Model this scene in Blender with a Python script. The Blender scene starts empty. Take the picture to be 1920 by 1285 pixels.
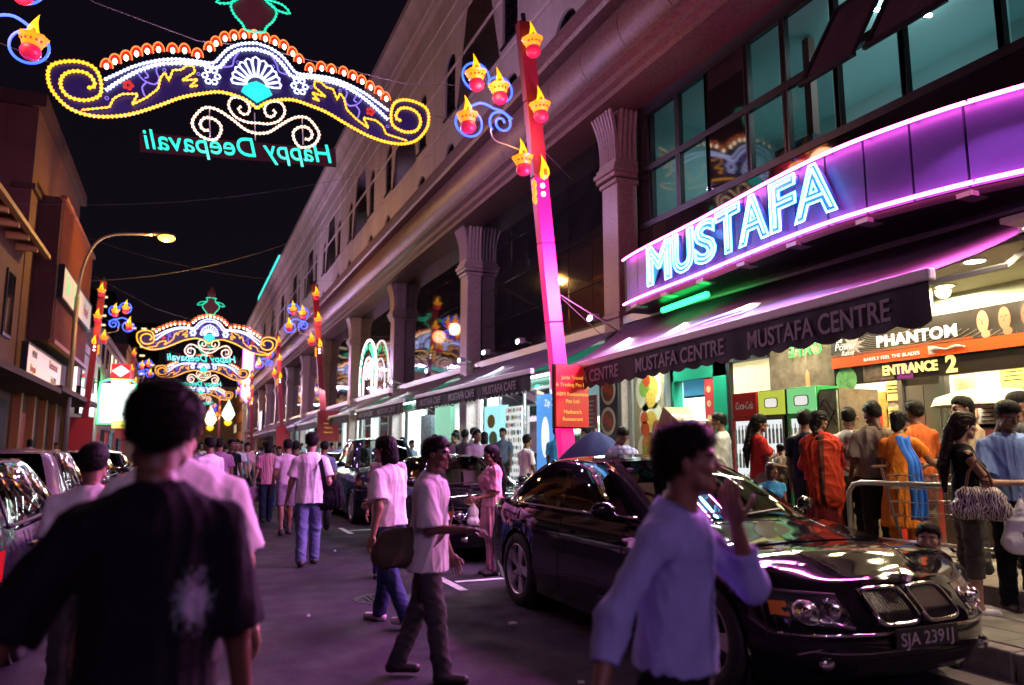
import bpy, math, random
import numpy as np
from mathutils import Vector, Matrix
random.seed(7)
rng = np.random.default_rng(7)
S = bpy.context.scene
COL = S.collection
R = math.radians
# ------------------------------------------------------------------ camera
cam_d = bpy.data.cameras.new('camera'); cam = bpy.data.objects.new('camera', cam_d); COL.objects.link(cam)
cam.location = (0, 0, 1.55)
cam_d.sensor_width = 36.0; cam_d.lens = 36.0*1400/1920
cam_d.clip_start = 0.05; cam_d.clip_end = 2000
_yaw, _pit = R(23.5), R(8.15)
_fw = Vector((math.sin(_yaw)*math.cos(_pit), math.cos(_yaw)*math.cos(_pit), math.sin(_pit)))
cam.rotation_euler = _fw.to_track_quat('-Z', 'Y').to_euler()
cam_d.dof.use_dof = True; cam_d.dof.focus_distance = 9.0; cam_d.dof.aperture_fstop = 1.3
S.camera = cam
# ------------------------------------------------------------------ night sky, exposure
W = bpy.data.worlds.new('World'); S.world = W; W.use_nodes = True
_n = W.node_tree.nodes; _l = W.node_tree.links
_bg = _n['Background']
_sky = _n.new('ShaderNodeTexSky'); _sky.sky_type = 'NISHITA'; _sky.sun_disc = False
_sky.sun_elevation = R(2); _sky.sun_rotation = R(200); _sky.air_density = 1; _sky.dust_density = 2
_mix = _n.new('ShaderNodeMixRGB'); _mix.inputs['Fac'].default_value = 0.97
_mix.inputs['Color2'].default_value = (0.09, 0.045, 0.12, 1)
_l.new(_sky.outputs['Color'], _mix.inputs['Color1']); _l.new(_mix.outputs['Color'], _bg.inputs['Color'])
_bg.inputs['Strength'].default_value = 0.035
S.view_settings.view_transform = 'Standard'; S.view_settings.look = 'None'
S.view_settings.exposure = 0.25; S.view_settings.gamma = 1.0; S.view_settings.use_curve_mapping = False
S.cycles.use_denoising = True
S.cycles.max_bounces = 7; S.cycles.diffuse_bounces = 3; S.cycles.glossy_bounces = 4
S.cycles.transmission_bounces = 6; S.cycles.transparent_max_bounces = 10
S.cycles.sample_clamp_indirect = 3.0; S.cycles.sample_clamp_direct = 0.0
S.cycles.caustics_reflective = False; S.cycles.caustics_refractive = False
S.cycles.use_light_tree = True

# ------------------------------------------------------------------ helpers
def obj(name, mesh, parent=None, mats=None, loc=None, rot=None, scl=None):
    o = bpy.data.objects.new(name, mesh); COL.objects.link(o)
    if mats is not None and mesh is not None and len(mesh.materials) == 0:
        for m in (mats if isinstance(mats, (list, tuple)) else [mats]): mesh.materials.append(m)
    if parent is not None: o.parent = parent
    if loc is not None: o.location = loc
    if rot is not None: o.rotation_euler = rot
    if scl is not None: o.scale = scl
    return o
def tag(o, label=None, cat=None, group=None, kind=None):
    if label: o['label'] = label
    if cat: o['category'] = cat
    if group: o['group'] = group
    if kind: o['kind'] = kind
    return o
def thing(name, label, cat, loc=(0, 0, 0), rz=0, group=None):
    o = bpy.data.objects.new(name, None); COL.objects.link(o)
    o.empty_display_size = .2; o.location = loc; o.rotation_euler = (0, 0, rz)
    return tag(o, label, cat, group)
def copy_tree(o, parent=None):
    c = o.copy(); COL.objects.link(c)
    if parent is not None: c.parent = parent
    for ch in list(o.children): copy_tree(ch, c)
    return c

class MB:
    def __init__(s): s.v = []; s.f = []; s.m = []; s.mi = 0
    def add(s, vs, fs):
        b = len(s.v); s.v += [tuple(p) for p in vs]
        for f in fs: s.f.append(tuple(b+i for i in f)); s.m.append(s.mi)
        return s
    def box(s, c, d, rz=0, M=None):
        x, y, z = d[0]/2, d[1]/2, d[2]/2
        vs = [(-x,-y,-z),(x,-y,-z),(x,y,-z),(-x,y,-z),(-x,-y,z),(x,-y,z),(x,y,z),(-x,y,z)]
        if M is not None: vs = [tuple(M @ Vector(p)) for p in vs]
        elif rz:
            ca, sa = math.cos(rz), math.sin(rz); vs = [(p[0]*ca-p[1]*sa, p[0]*sa+p[1]*ca, p[2]) for p in vs]
        vs = [(p[0]+c[0], p[1]+c[1], p[2]+c[2]) for p in vs]
        return s.add(vs, [(0,3,2,1),(4,5,6,7),(0,1,5,4),(1,2,6,5),(2,3,7,6),(3,0,4,7)])
    def bb(s, a, b):
        return s.box([(a[i]+b[i])/2 for i in range(3)], [abs(b[i]-a[i]) for i in range(3)])
    def quad(s, a, b, c, d): return s.add([a, b, c, d], [(0, 1, 2, 3)])
    def cyl(s, p0, p1, r0, r1=None, n=12, cap=True):
        r1 = r0 if r1 is None else r1
        return s.tube([p0, p1], [r0, r1], n, cap=cap)
    def tube(s, pts, r, n=6, closed=False, cap=True):
        pts = [Vector(p) for p in pts]; k = len(pts)
        rs = list(r) if isinstance(r, (list, tuple)) else [r]*k
        vs = []; u = None
        for i in range(k):
            if closed: t = pts[(i+1) % k]-pts[i-1]
            else: t = pts[min(i+1, k-1)]-pts[max(i-1, 0)]
            if t.length < 1e-9: t = Vector((0, 0, 1))
            t.normalize()
            if u is None:
                u = t.orthogonal().normalized()
            else:
                u = u-t*u.dot(t)
                u = u.normalized() if u.length > 1e-6 else t.orthogonal().normalized()
            w = t.cross(u)
            for j in range(n):
                a = 2*math.pi*j/n
                vs.append(pts[i]+(u*math.cos(a)+w*math.sin(a))*rs[i])
        fs = []
        for i in range(k if closed else k-1):
            i2 = (i+1) % k
            for j in range(n):
                j2 = (j+1) % n
                fs.append((i*n+j, i*n+j2, i2*n+j2, i2*n+j))
        if cap and not closed:
            fs.append(tuple(range(n))[::-1]); fs.append(tuple((k-1)*n+j for j in range(n)))
        return s.add(vs, fs)
    def lathe(s, prof, n=24, c=(0, 0, 0), ang=2*math.pi, sx=1, sy=1):
        full = abs(ang-2*math.pi) < 1e-6; m = n if full else n+1; k = len(prof); vs = []
        for j in range(m):
            a = ang*j/n
            for r, z in prof: vs.append((c[0]+r*math.cos(a)*sx, c[1]+r*math.sin(a)*sy, c[2]+z))
        fs = []
        for j in range(n):
            j2 = (j+1) % m
            for i in range(k-1): fs.append((j*k+i, j2*k+i, j2*k+i+1, j*k+i+1))
        return s.add(vs, fs)
    def prism(s, poly, ax, a, b):
        """extrude 2D polygon along axis ax ('x','y','z') from a to b"""
        n = len(poly)
        def P(p, t):
            return {'x': (t, p[0], p[1]), 'y': (p[0], t, p[1]), 'z': (p[0], p[1], t)}[ax]
        vs = [P(p, a) for p in poly]+[P(p, b) for p in poly]
        fs = [tuple(range(n)), tuple(range(2*n-1, n-1, -1))]
        fs += [(i, i+n, (i+1) % n+n, (i+1) % n) for i in range(n)]
        return s.add(vs, fs)
    def grid(s, P):
        """P: array (a,b,3)"""
        P = np.asarray(P); a, b = P.shape[:2]
        fs = [(i*b+j, i*b+j+1, (i+1)*b+j+1, (i+1)*b+j) for i in range(a-1) for j in range(b-1)]
        return s.add(P.reshape(-1, 3).tolist(), fs)
    def sphere(s, c, r, n=12, m=8, rot=None):
        rr = r if isinstance(r, (tuple, list)) else (r, r, r)
        P = []
        for i in range(m+1):
            th = math.pi*i/m
            P.append([(math.sin(th)*math.cos(2*math.pi*j/n)*rr[0], math.sin(th)*math.sin(2*math.pi*j/n)*rr[1], math.cos(th)*rr[2]) for j in range(n)])
        vs = [p for row in P for p in row]
        if rot is not None: vs = [tuple(rot @ Vector(p)) for p in vs]
        vs = [(p[0]+c[0], p[1]+c[1], p[2]+c[2]) for p in vs]
        fs = [(i*n+j, (i+1)*n+j, (i+1)*n+(j+1) % n, i*n+(j+1) % n) for i in range(m) for j in range(n)]
        return s.add(vs, fs)
    def mesh(s, name, smooth=False):
        me = bpy.data.meshes.new(name); me.from_pydata(s.v, [], s.f)
        if any(s.m): me.polygons.foreach_set('material_index', s.m)
        if smooth: me.polygons.foreach_set('use_smooth', [True]*len(s.f))
        me.update(); return me
    def build(s, name, mat, parent=None, smooth=False, fix=True, **k):
        me = s.mesh(name, smooth)
        if fix: fixn(me)
        return obj(name, me, parent, mat, **k)
import bmesh
def fixn(me):
    bm = bmesh.new(); bm.from_mesh(me); bmesh.ops.recalc_face_normals(bm, faces=bm.faces); bm.to_mesh(me); bm.free()
def bevel_mesh(me, w, seg=2):
    bm = bmesh.new(); bm.from_mesh(me)
    bmesh.ops.remove_doubles(bm, verts=bm.verts, dist=1e-5)
    bmesh.ops.bevel(bm, geom=bm.edges[:], offset=w, segments=seg, affect='EDGES', profile=.5, clamp_overlap=True)
    bm.to_mesh(me); bm.free(); return me
def smooth_angle(o, deg=35):
    me = o.data; me.polygons.foreach_set('use_smooth', [True]*len(me.polygons))
    try: me.set_sharp_from_angle(angle=R(deg))
    except Exception: pass

def split_islands(o):
    """make every loose piece of a mesh object an object of its own (same name, parent and material)"""
    me = o.data; n = len(me.vertices); par = list(range(n))
    def find(a):
        while par[a] != a: par[a] = par[par[a]]; a = par[a]
        return a
    for e in me.edges:
        a, b = find(e.vertices[0]), find(e.vertices[1])
        if a != b: par[a] = b
    groups = {}
    for p in me.polygons: groups.setdefault(find(p.vertices[0]), []).append(p)
    if len(groups) < 2: return [o]
    out = []; nm = o.name.split('.')[0]
    for ps in groups.values():
        used = sorted({v for p in ps for v in p.vertices}); mp = {v: k for k, v in enumerate(used)}
        m2 = bpy.data.meshes.new(nm); m2.from_pydata([me.vertices[v].co[:] for v in used], [], [[mp[v] for v in p.vertices] for p in ps])
        m2.polygons.foreach_set('use_smooth', [p.use_smooth for p in ps]); m2.update()
        for m in me.materials: m2.materials.append(m)
        c = bpy.data.objects.new(nm, m2); COL.objects.link(c); c.parent = o.parent; c.matrix_parent_inverse = o.matrix_parent_inverse.copy(); out.append(c)
    bpy.data.objects.remove(o); return out
MATS = {}
def mat(name, col, rough=.6, metal=0., spec=.5, var=0., vscale=4., bump=0., bscale=40., coat=0., alpha=None, stretch=None):
    if name in MATS: return MATS[name]
    m = bpy.data.materials.new(name); m.use_nodes = True; MATS[name] = m
    nt = m.node_tree; b = nt.nodes['Principled BSDF']
    b.inputs['Base Color'].default_value = (*col, 1); b.inputs['Roughness'].default_value = rough
    b.inputs['Metallic'].default_value = metal; b.inputs['Specular IOR Level'].default_value = spec
    b.inputs['Coat Weight'].default_value = coat; b.inputs['Coat Roughness'].default_value = .03
    m.diffuse_color = (*col, 1)
    if var or bump:
        tc = nt.nodes.new('ShaderNodeTexCoord'); src = tc.outputs['Object']
        if stretch:
            mp = nt.nodes.new('ShaderNodeMapping'); mp.inputs['Scale'].default_value = stretch
            nt.links.new(src, mp.inputs['Vector']); src = mp.outputs['Vector']
    if var:
        nz = nt.nodes.new('ShaderNodeTexNoise'); nz.inputs['Scale'].default_value = vscale; nz.inputs['Detail'].default_value = 6; nz.inputs['Roughness'].default_value = .65
        nt.links.new(src, nz.inputs['Vector'])
        rp = nt.nodes.new('ShaderNodeMapRange'); rp.inputs['From Min'].default_value = .3; rp.inputs['From Max'].default_value = .7
        rp.inputs['To Min'].default_value = 1-var; rp.inputs['To Max'].default_value = 1+var
        nt.links.new(nz.outputs['Fac'], rp.inputs['Value'])
        mx = nt.nodes.new('ShaderNodeVectorMath'); mx.operation = 'SCALE'; mx.inputs[0].default_value = col
        nt.links.new(rp.outputs['Result'], mx.inputs['Scale']); nt.links.new(mx.outputs['Vector'], b.inputs['Base Color'])
    if bump:
        n2 = nt.nodes.new('ShaderNodeTexNoise'); n2.inputs['Scale'].default_value = bscale; n2.inputs['Detail'].default_value = 4
        nt.links.new(src, n2.inputs['Vector'])
        bp = nt.nodes.new('ShaderNodeBump'); bp.inputs['Strength'].default_value = bump; bp.inputs['Distance'].default_value = .02
        nt.links.new(n2.outputs['Fac'], bp.inputs['Height']); nt.links.new(bp.outputs['Normal'], b.inputs['Normal'])
    return m
def emi(name, col, st, sample=False):
    if name in MATS: return MATS[name]
    m = bpy.data.materials.new(name); m.use_nodes = True; MATS[name] = m
    b = m.node_tree.nodes['Principled BSDF']
    b.inputs['Base Color'].default_value = (*[c*.5 for c in col], 1); b.inputs['Roughness'].default_value = .4
    b.inputs['Emission Color'].default_value = (*col, 1); b.inputs['Emission Strength'].default_value = st
    m.diffuse_color = (*col, 1)
    m.cycles.emission_sampling = 'FRONT' if sample else 'NONE'
    return m
def glass(name, tint=(.6, .6, .6), clear=.75, rough=.02, ior=1.5):
    """thin pane: mix of transparent and glossy"""
    if name in MATS: return MATS[name]
    m = bpy.data.materials.new(name); m.use_nodes = True; MATS[name] = m
    nt = m.node_tree; nt.nodes.remove(nt.nodes['Principled BSDF']); out = nt.nodes['Material Output']
    tr = nt.nodes.new('ShaderNodeBsdfTransparent'); tr.inputs['Color'].default_value = (*[c*clear for c in tint], 1)
    gl = nt.nodes.new('ShaderNodeBsdfGlossy'); gl.inputs['Roughness'].default_value = rough
    fr = nt.nodes.new('ShaderNodeFresnel'); fr.inputs['IOR'].default_value = ior
    mx = nt.nodes.new('ShaderNodeMixShader')
    nt.links.new(fr.outputs[0], mx.inputs['Fac']); nt.links.new(tr.outputs[0], mx.inputs[1]); nt.links.new(gl.outputs[0], mx.inputs[2])
    nt.links.new(mx.outputs[0], out.inputs['Surface'])
    return m
_TX = {}
def text_mesh(txt, size=1., ext=.01, align='CENTER', outline=0., shear=0., offset=0., space=1.):
    key = (txt, size, ext, align, outline, shear, offset, space)
    if key in _TX: return _TX[key].copy()
    cu = bpy.data.curves.new('lettering', 'FONT'); cu.body = txt; cu.size = size; cu.align_x = align; cu.align_y = 'BOTTOM_BASELINE'
    cu.shear = shear; cu.offset = offset; cu.space_character = space; cu.resolution_u = 4
    if outline: cu.fill_mode = 'NONE'; cu.bevel_depth = outline; cu.bevel_resolution = 1
    else: cu.extrude = ext
    o = bpy.data.objects.new('lettering', cu)
    me = bpy.data.meshes.new_from_object(o); me.name = 'lettering'
    bpy.data.objects.remove(o); bpy.data.curves.remove(cu)
    me.materials.clear(); _TX[key] = me
    return me.copy()
def M_axes(o, x, y, z):
    """matrix with columns x,y,z and origin o"""
    return Matrix(((x[0], y[0], z[0], o[0]), (x[1], y[1], z[1], o[1]), (x[2], y[2], z[2], o[2]), (0, 0, 0, 1)))
def text(name, txt, m, parent, M, size=1., fitw=None, **k):
    """lettering in the plane given by M (x = reading direction, y = up)"""
    me = text_mesh(txt, size, **k)
    if fitw:
        xs = np.empty(len(me.vertices)*3); me.vertices.foreach_get('co', xs); xs = xs.reshape(-1, 3)
        w = xs[:, 0].max()-xs[:, 0].min(); sc = fitw/w; me.transform(Matrix.Diagonal((sc, 1, 1, 1)))
    me.transform(M)
    return obj(name, me, parent, m)
def wallM(x, y, z): # plane facing the street (-X): reading direction is -Y
    return M_axes((x, y, z), (0, -1, 0), (0, 0, 1), (-1, 0, 0))
def pt_light(name, loc, col, power, radius=.1, parent=None):
    d = bpy.data.lights.new(name, 'POINT'); d.color = col; d.energy = power; d.shadow_soft_size = radius
    o = bpy.data.objects.new(name, d); COL.objects.link(o); o.location = loc
    if parent is not None: o.parent = parent
    return o
def area_light(name, loc, size, col, power, direction=(0, 0, -1), parent=None, sizey=None, spread=180):
    d = bpy.data.lights.new(name, 'AREA'); d.color = col; d.energy = power
    d.size = size
    if sizey: d.shape = 'RECTANGLE'; d.size_y = sizey
    d.spread = R(spread)
    o = bpy.data.objects.new(name, d); COL.objects.link(o); o.location = loc
    o.rotation_euler = Vector(direction).to_track_quat('-Z', 'Y').to_euler()
    if parent is not None: o.parent = parent
    return o
def spot_light(name, loc, col, power, direction=(0, 0, -1), ang=90, blend=.4, radius=.05, parent=None):
    d = bpy.data.lights.new(name, 'SPOT'); d.color = col; d.energy = power; d.spot_size = R(ang); d.spot_blend = blend; d.shadow_soft_size = radius
    o = bpy.data.objects.new(name, d); COL.objects.link(o); o.location = loc
    o.rotation_euler = Vector(direction).to_track_quat('-Z', 'Y').to_euler()
    if parent is not None: o.parent = parent
    return o
# ================================================================== materials
m_asph = mat('asphalt', (.036, .031, .034), .75, spec=.25, bump=.5, bscale=210)
def asphalt_detail(m):
    nt = m.node_tree; b = nt.nodes['Principled BSDF']; tc = nt.nodes.new('ShaderNodeTexCoord')
    def nz(sc, det=5):
        n = nt.nodes.new('ShaderNodeTexNoise'); n.inputs['Scale'].default_value = sc; n.inputs['Detail'].default_value = det; nt.links.new(tc.outputs['Object'], n.inputs['Vector']); return n
    def rng_(src, a0, a1, b0, b1):
        r = nt.nodes.new('ShaderNodeMapRange'); r.inputs['From Min'].default_value = a0; r.inputs['From Max'].default_value = a1; r.inputs['To Min'].default_value = b0; r.inputs['To Max'].default_value = b1; nt.links.new(src, r.inputs['Value']); return r.outputs[0]
    def mul(a_, b_):
        x = nt.nodes.new('ShaderNodeMath'); x.operation = 'MULTIPLY'; nt.links.new(a_, x.inputs[0]); nt.links.new(b_, x.inputs[1]); return x.outputs[0]
    big = rng_(nz(.55, 4).outputs['Fac'], .35, .65, .7, 1.3); mid = rng_(nz(5, 8).outputs['Fac'], .3, .7, .75, 1.25); fine = rng_(nz(70, 3).outputs['Fac'], .35, .68, .35, 2.1)
    vo = nt.nodes.new('ShaderNodeTexVoronoi'); vo.feature = 'DISTANCE_TO_EDGE'; vo.inputs['Scale'].default_value = .33; wv = nz(1.7, 6)
    va = nt.nodes.new('ShaderNodeVectorMath'); va.operation = 'MULTIPLY_ADD'; va.inputs[1].default_value = (1.2, 1.2, 1.2); nt.links.new(wv.outputs['Color'], va.inputs[0]); nt.links.new(tc.outputs['Object'], va.inputs[2]); nt.links.new(va.outputs[0], vo.inputs['Vector'])
    crack = rng_(vo.outputs['Distance'], 0, .012, .35, 1)
    stain = rng_(nz(1.6, 3).outputs['Fac'], .62, .72, 1, .45)
    f = mul(mul(mul(big, mid), mul(fine, crack)), stain); sc = nt.nodes.new('ShaderNodeVectorMath'); sc.operation = 'SCALE'; sc.inputs[0].default_value = (.019, .0145, .024); nt.links.new(f, sc.inputs['Scale']); nt.links.new(sc.outputs[0], b.inputs['Base Color'])
    nt.links.new(rng_(nz(2.2, 4).outputs['Fac'], .35, .7, .55, .9), b.inputs['Roughness'])
asphalt_detail(m_asph)
m_pave = mat('pavement_concrete', (.22, .2, .18), .6, var=.25, vscale=3, bump=.2, bscale=90)
m_slab = mat('paving_slab', (.26, .23, .2), .45, var=.2, vscale=5, bump=.15, bscale=90)
m_kerb = mat('kerb_stone', (.25, .23, .21), .7, var=.3, vscale=6, bump=.3, bscale=60)
m_white = mat('road_paint', (.6, .6, .58), .6, var=.3, vscale=8)
m_wallp = mat('cream_plaster', (.55, .47, .45), .8, var=.2, vscale=.9, bump=.08, bscale=30, stretch=(1.2, 1.2, .22))
m_gran = mat('pink_granite', (.19, .105, .095), .45, var=.4, vscale=14, bump=.03, bscale=50)
m_gran2 = mat('pale_granite', (.33, .24, .22), .35, var=.3, vscale=16)
m_dgl = mat('dark_cladding_glass', (.012, .011, .012), .045, spec=.9, var=.5, vscale=.8)
m_frame = mat('dark_metal_frame', (.02, .02, .022), .4, metal=.6)
m_pane = mat('black_window_pane', (.006, .006, .008), .05, spec=.7)
m_steel = mat('brushed_steel', (.55, .54, .52), .28, metal=1.)
m_alu = mat('aluminium', (.6, .6, .6), .4, metal=.9)
m_black = mat('matt_black', (.01, .01, .01), .7)
m_teal = mat('teal_room_paint', (.42, .62, .62), .8)
m_cwhite = mat('white_ceiling', (.75, .74, .70), .8)
m_iwall = mat('shop_wall_white', (.7, .74, .74), .7)

# ================================================================== ground
XK = 5.2      # kerb line on the store side
g = MB().bb((-4.0, -40, -.3), (XK, 260, 0)).build('road', m_asph); tag(g, kind='structure')
tag(MB().bb((-200, -60, -.6), (220, 420, -.31)).build('ground', m_asph), kind='structure')
pv = MB().bb((XK+.16, -12, -.3), (6.55, 140, .18)).build('pavement', m_pave); tag(pv, kind='structure')
wk = MB().bb((6.555, -12, -.3), (14, 140, .33)).build('walkway_floor', m_pave); tag(wk, kind='structure')
tile = MB().box((0, 0, 0), (.594, .594, .03)).mesh('paving_tile'); bevel_mesh(tile, .004, 1)
for i in range(22):
    for j in range(3):
        obj('paving_tile', tile, wk, m_slab, loc=(6.86+.6*j, 2.2+.6*i, .33+.0155+random.uniform(0, .003)))
tile2 = MB().box((0, 0, 0), (.39, .594, .03)).mesh('paving_tile'); bevel_mesh(tile2, .004, 1)
for i in range(22):
    for j in range(3):
        obj('paving_tile', tile2, pv, m_pave, loc=(XK+.365+.4*j, 2.2+.6*i, .18+.004+random.uniform(0, .004)))
kb = MB().box((0, 0, 0), (.15, .985, .5)).mesh('kerb_stone'); bevel_mesh(kb, .018, 2)
for i in range(30):
    obj('kerb_stone', kb, pv, m_kerb, loc=(XK+.08, 1.0+1.0*i, -.055+random.uniform(0, .004)))
MB().bb((XK, 31, -.3), (XK+.155, 140, .19)).build('kerb_run', m_kerb, pv)
lp = MB().bb((-40, -40, -.3), (-4.15, 260, .15)).build('pavement', m_pave); tag(lp, kind='structure')
for i in range(40):
    obj('kerb_stone', kb, lp, m_kerb, loc=(-4.07, 1.0+1.5*i, -.09), scl=(1, 1.5, 1))
# gutter and parking-bay paint
MB().bb((XK-.32, -12, 0), (XK, 120, .006)).build('gutter', mat('gutter_concrete', (.12, .11, .10), .7, var=.4, vscale=5), g)
for y in (2.55, 8.62, 14.75, 20.8, 26.9):
    MB().bb((3.02, y-.05, .004), (XK-.33, y+.05, .008)).build('parking_line', m_white, g)
    MB().bb((2.88, y-.55, .004), (2.98, y+.55, .008)).build('parking_line', m_white, g)
for y in range(32, 110, 6):
    MB().bb((3.02, y-.05, .004), (XK-.33, y+.05, .008)).build('parking_line', m_white, g)

mh = thing('manhole_cover', 'round iron manhole cover in the road left of the white parking line', 'manhole', (2.0, 8.0, .0))
mb_ = MB(); mb_.lathe([(0, .006), (.3, .006), (.31, .0)], 32); mb_.build('plate', mat('cast_iron', (.03, .028, .028), .5, metal=.6), mh); mb_ = MB()
for i_ in range(-4, 5):
    for j_ in range(-4, 5):
        if i_*i_+j_*j_ < 17: mb_.box((i_*.06, j_*.06, .008), (.035, .035, .006))
tag(mb_.build('studs', MATS['cast_iron'], mh), kind='stuff')
gr_ = MB()
for i_ in range(9): gr_.box((0, -.2+.05*i_, 0), (.26, .025, .012))
grm = gr_.mesh('grate_bar')
for i_, y_ in enumerate((3.1, 9.2, 15.2)):
    t_ = thing('drain_grate', ('drain grate in the gutter under the front of the luxury saloon', 'drain grate in the gutter between the two saloons', 'drain grate in the gutter before the pickup')[i_], 'drain', (XK-.17, y_, .012)); obj('grate_bar', grm, t_, MATS['cast_iron'])
for i_, (x_, y_, a_) in enumerate(((1.15, 7.4, 20), (2.5, 4.6, 70), (.55, 9.6, 130), (2.2, 11.8, 40), (.9, 12.9, 10), (2.75, 6.3, 95))):
    p_ = MB(); w_ = .022+.01*(i_ % 3); p_.grid([[(w_*(u-1.5)*.6, w_*(v-1)*.7, .006+.012*((u*v+i_) % 3)) for v in range(3)] for u in range(4)])
    tag(p_.build('paper_scrap', mat('paper_scrap', (.5, .47, .45), .8), loc=(x_, y_, .008), rot=(0, 0, R(a_)), fix=False), ('crumpled white paper scrap on the road, nearest the manhole', 'paper scrap on the road closest to the luxury saloon door', 'paper scrap on the road left of the sling bag man', 'paper scrap on the road by the second saloon', 'paper scrap farthest down the open road', 'paper scrap beside the rear wheel of the luxury saloon')[i_], 'litter', 'paper scraps on the road')
# ================================================================== department store
BL = thing('department_store_building', 'long cream department store with arched upper windows, round granite cornice and dark glass', 'building', (8, 12.8, 0))
def bpart(mb, name, m, par=None, **k):
    o = mb.build(name, m, None, **k); o.parent = par or BL
    if par is None: o.matrix_parent_inverse = Matrix.Translation((-8, -12.8, 0))
    return o
BAY = 8.85; C0 = 12.8; NB = 12
YEND = C0+BAY*NB
XF = 8.0
def arch_outline(w, h, n=10):
    """pointed-round arch outline, base centre at 0,0, list of (y,z)"""
    r = w/2; pts = [(r, 0)]
    for i in range(n+1):
        a = math.pi*i/n; pts.append((r*math.cos(a), h-r+r*math.sin(a)))
    pts.append((-r, 0)); return pts
def wall_cell(mb, y0, y1, z0, z1, yc, zb, w, h, x=XF, depth=.28):
    out = [(yc+a, zb+b) for a, b in arch_outline(w, h)]
    cx, cz = yc, zb+h*.5
    def edge(p):
        dy, dz = p[0]-cx, p[1]-cz; t = 1e9
        if dy > 1e-9: t = min(t, (y1-cx)/dy)
        if dy < -1e-9: t = min(t, (y0-cx)/dy)
        if dz > 1e-9: t = min(t, (z1-cz)/dz)
        if dz < -1e-9: t = min(t, (z0-cz)/dz)
        return (cx+dy*t, cz+dz*t)
    ring = []
    # walk inner outline, inserting rectangle corners where needed
    n = len(out); eo = [edge(p) for p in out]
    cor = [(y1, z0), (y1, z1), (y0, z1), (y0, z0)]
    b = len(mb.v)
    vs = [(x, p[0], p[1]) for p in out]+[(x, p[0], p[1]) for p in eo]+[(x+depth, p[0], p[1]) for p in out]
    fs = []
    for i in range(n):
        j = (i+1) % n
        e0, e1 = eo[i], eo[j]
        cs = None
        for k, c in enumerate(cor):
            on0 = (abs(e0[0]-c[0]) < 1e-6, abs(e0[1]-c[1]) < 1e-6); on1 = (abs(e1[0]-c[0]) < 1e-6, abs(e1[1]-c[1]) < 1e-6)
            if (on0[0] and on1[1] and not on0[1] and not on1[0]) or (on0[1] and on1[0] and not on0[0] and not on1[1]): cs = c
        if cs:
            vs.append((x, cs[0], cs[1])); fs.append((i, n+i, len(vs)-1, n+j, j))
        else: fs.append((i, n+i, n+j, j))
        fs.append((i, j, 2*n+j, 2*n+i))
    mb.add(vs, fs)
wall = MB(); wins = []
def upw(y0, y1, yc, w1=1.15, w2=1.1):
    wall_cell(wall, y0, y1, 10.75, 13.0, yc, 10.95, w1, 1.3)
    wall_cell(wall, y0, y1, 13.0, 16.4, yc, 13.35, w2, 2.3)
    wins.append((yc, 10.95, w1, 1.3)); wins.append((yc, 13.35, w2, 2.3))
for k in range(-1, NB):
    yb = C0+BAY*k
    upw(yb, yb+BAY*.455, yb+2.3); upw(yb+BAY*.455, yb+BAY, yb+5.75)
wall.quad((XF, C0-BAY, 16.4), (XF, YEND, 16.4), (XF, YEND, 18.3), (XF, C0-BAY, 18.3))
bpart(wall, 'upper_wall', m_wallp)
# roof moulding and string courses (real sections swept along the facade)
def sweep(name, prof, m, y0=C0-BAY, y1=YEND, smooth=False):
    mb = MB(); n = len(prof)
    mb.add([(x, y0, z) for x, z in prof]+[(x, y1, z) for x, z in prof], [(i, i+1, i+1+n, i+n) for i in range(n-1)]+[tuple(range(n)), tuple(range(n, 2*n))])
    return bpart(mb, name, m, smooth=smooth)
sweep('roof_moulding', [(8.02, 18.28), (7.8, 18.3), (7.8, 18.42), (7.72, 18.5), (7.66, 18.8), (7.5, 19.1), (7.3, 19.28), (7.3, 19.6), (9, 19.6), (9, 18.28)], m_wallp)
for z in (13.02, 16.42, 14.9, 17.3):
    sweep('string_course', [(8.01, z), (7.95, z+.02), (7.95, z+.07), (8.01, z+.1)], m_wallp)
bpart(MB().bb((8.05, C0-BAY, 19.45), (24, YEND, 19.58)), 'roof', m_wallp)
bpart(MB().bb((8.4, YEND-.2, 0), (24, YEND, 19.4)), 'end_wall', m_wallp)
bpart(MB().bb((23.6, C0-BAY, 0), (24, YEND, 19.4)), 'rear_wall', m_wallp)
bpart(MB().bb((8.3, C0-BAY, 8.5), (23.5, YEND, 8.7)), 'floor_slab', m_cwhite)
# windows
wmesh = {}
def window_meshes(w, h):
    if (w, h) in wmesh: return wmesh[(w, h)]
    o = arch_outline(w-.02, h-.01, 12)
    pane = MB().add([(.14, a, b) for a, b in o], [tuple(range(len(o)))]).mesh('pane')
    fr = MB(); fr.tube([(.1, a, b) for a, b in o], .035, 4, closed=True)
    for a in (-w/6, w/6): fr.bb((.08, a-.018, 0), (.12, a+.018, h-w/2+math.sqrt(max(0, (w/2)**2-a*a))-.02))
    zz = .45
    while zz < h-w/2+.02: fr.bb((.078, -w/2, zz-.018), (.122, w/2, zz+.018)); zz += .45
    sill = fr.bb((-.06, -w/2-.08, -.08), (.16, w/2+.08, -.012))
    f = fr.mesh('window'); fixn(f); wmesh[(w, h)] = (f, pane); return f, pane
for yc, zb, w, h in wins:
    f, p = window_meshes(w, h)
    o = obj('window', f, BL, m_frame, loc=(0, yc-12.8, zb)); obj('pane', p, o, m_pane)
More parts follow.
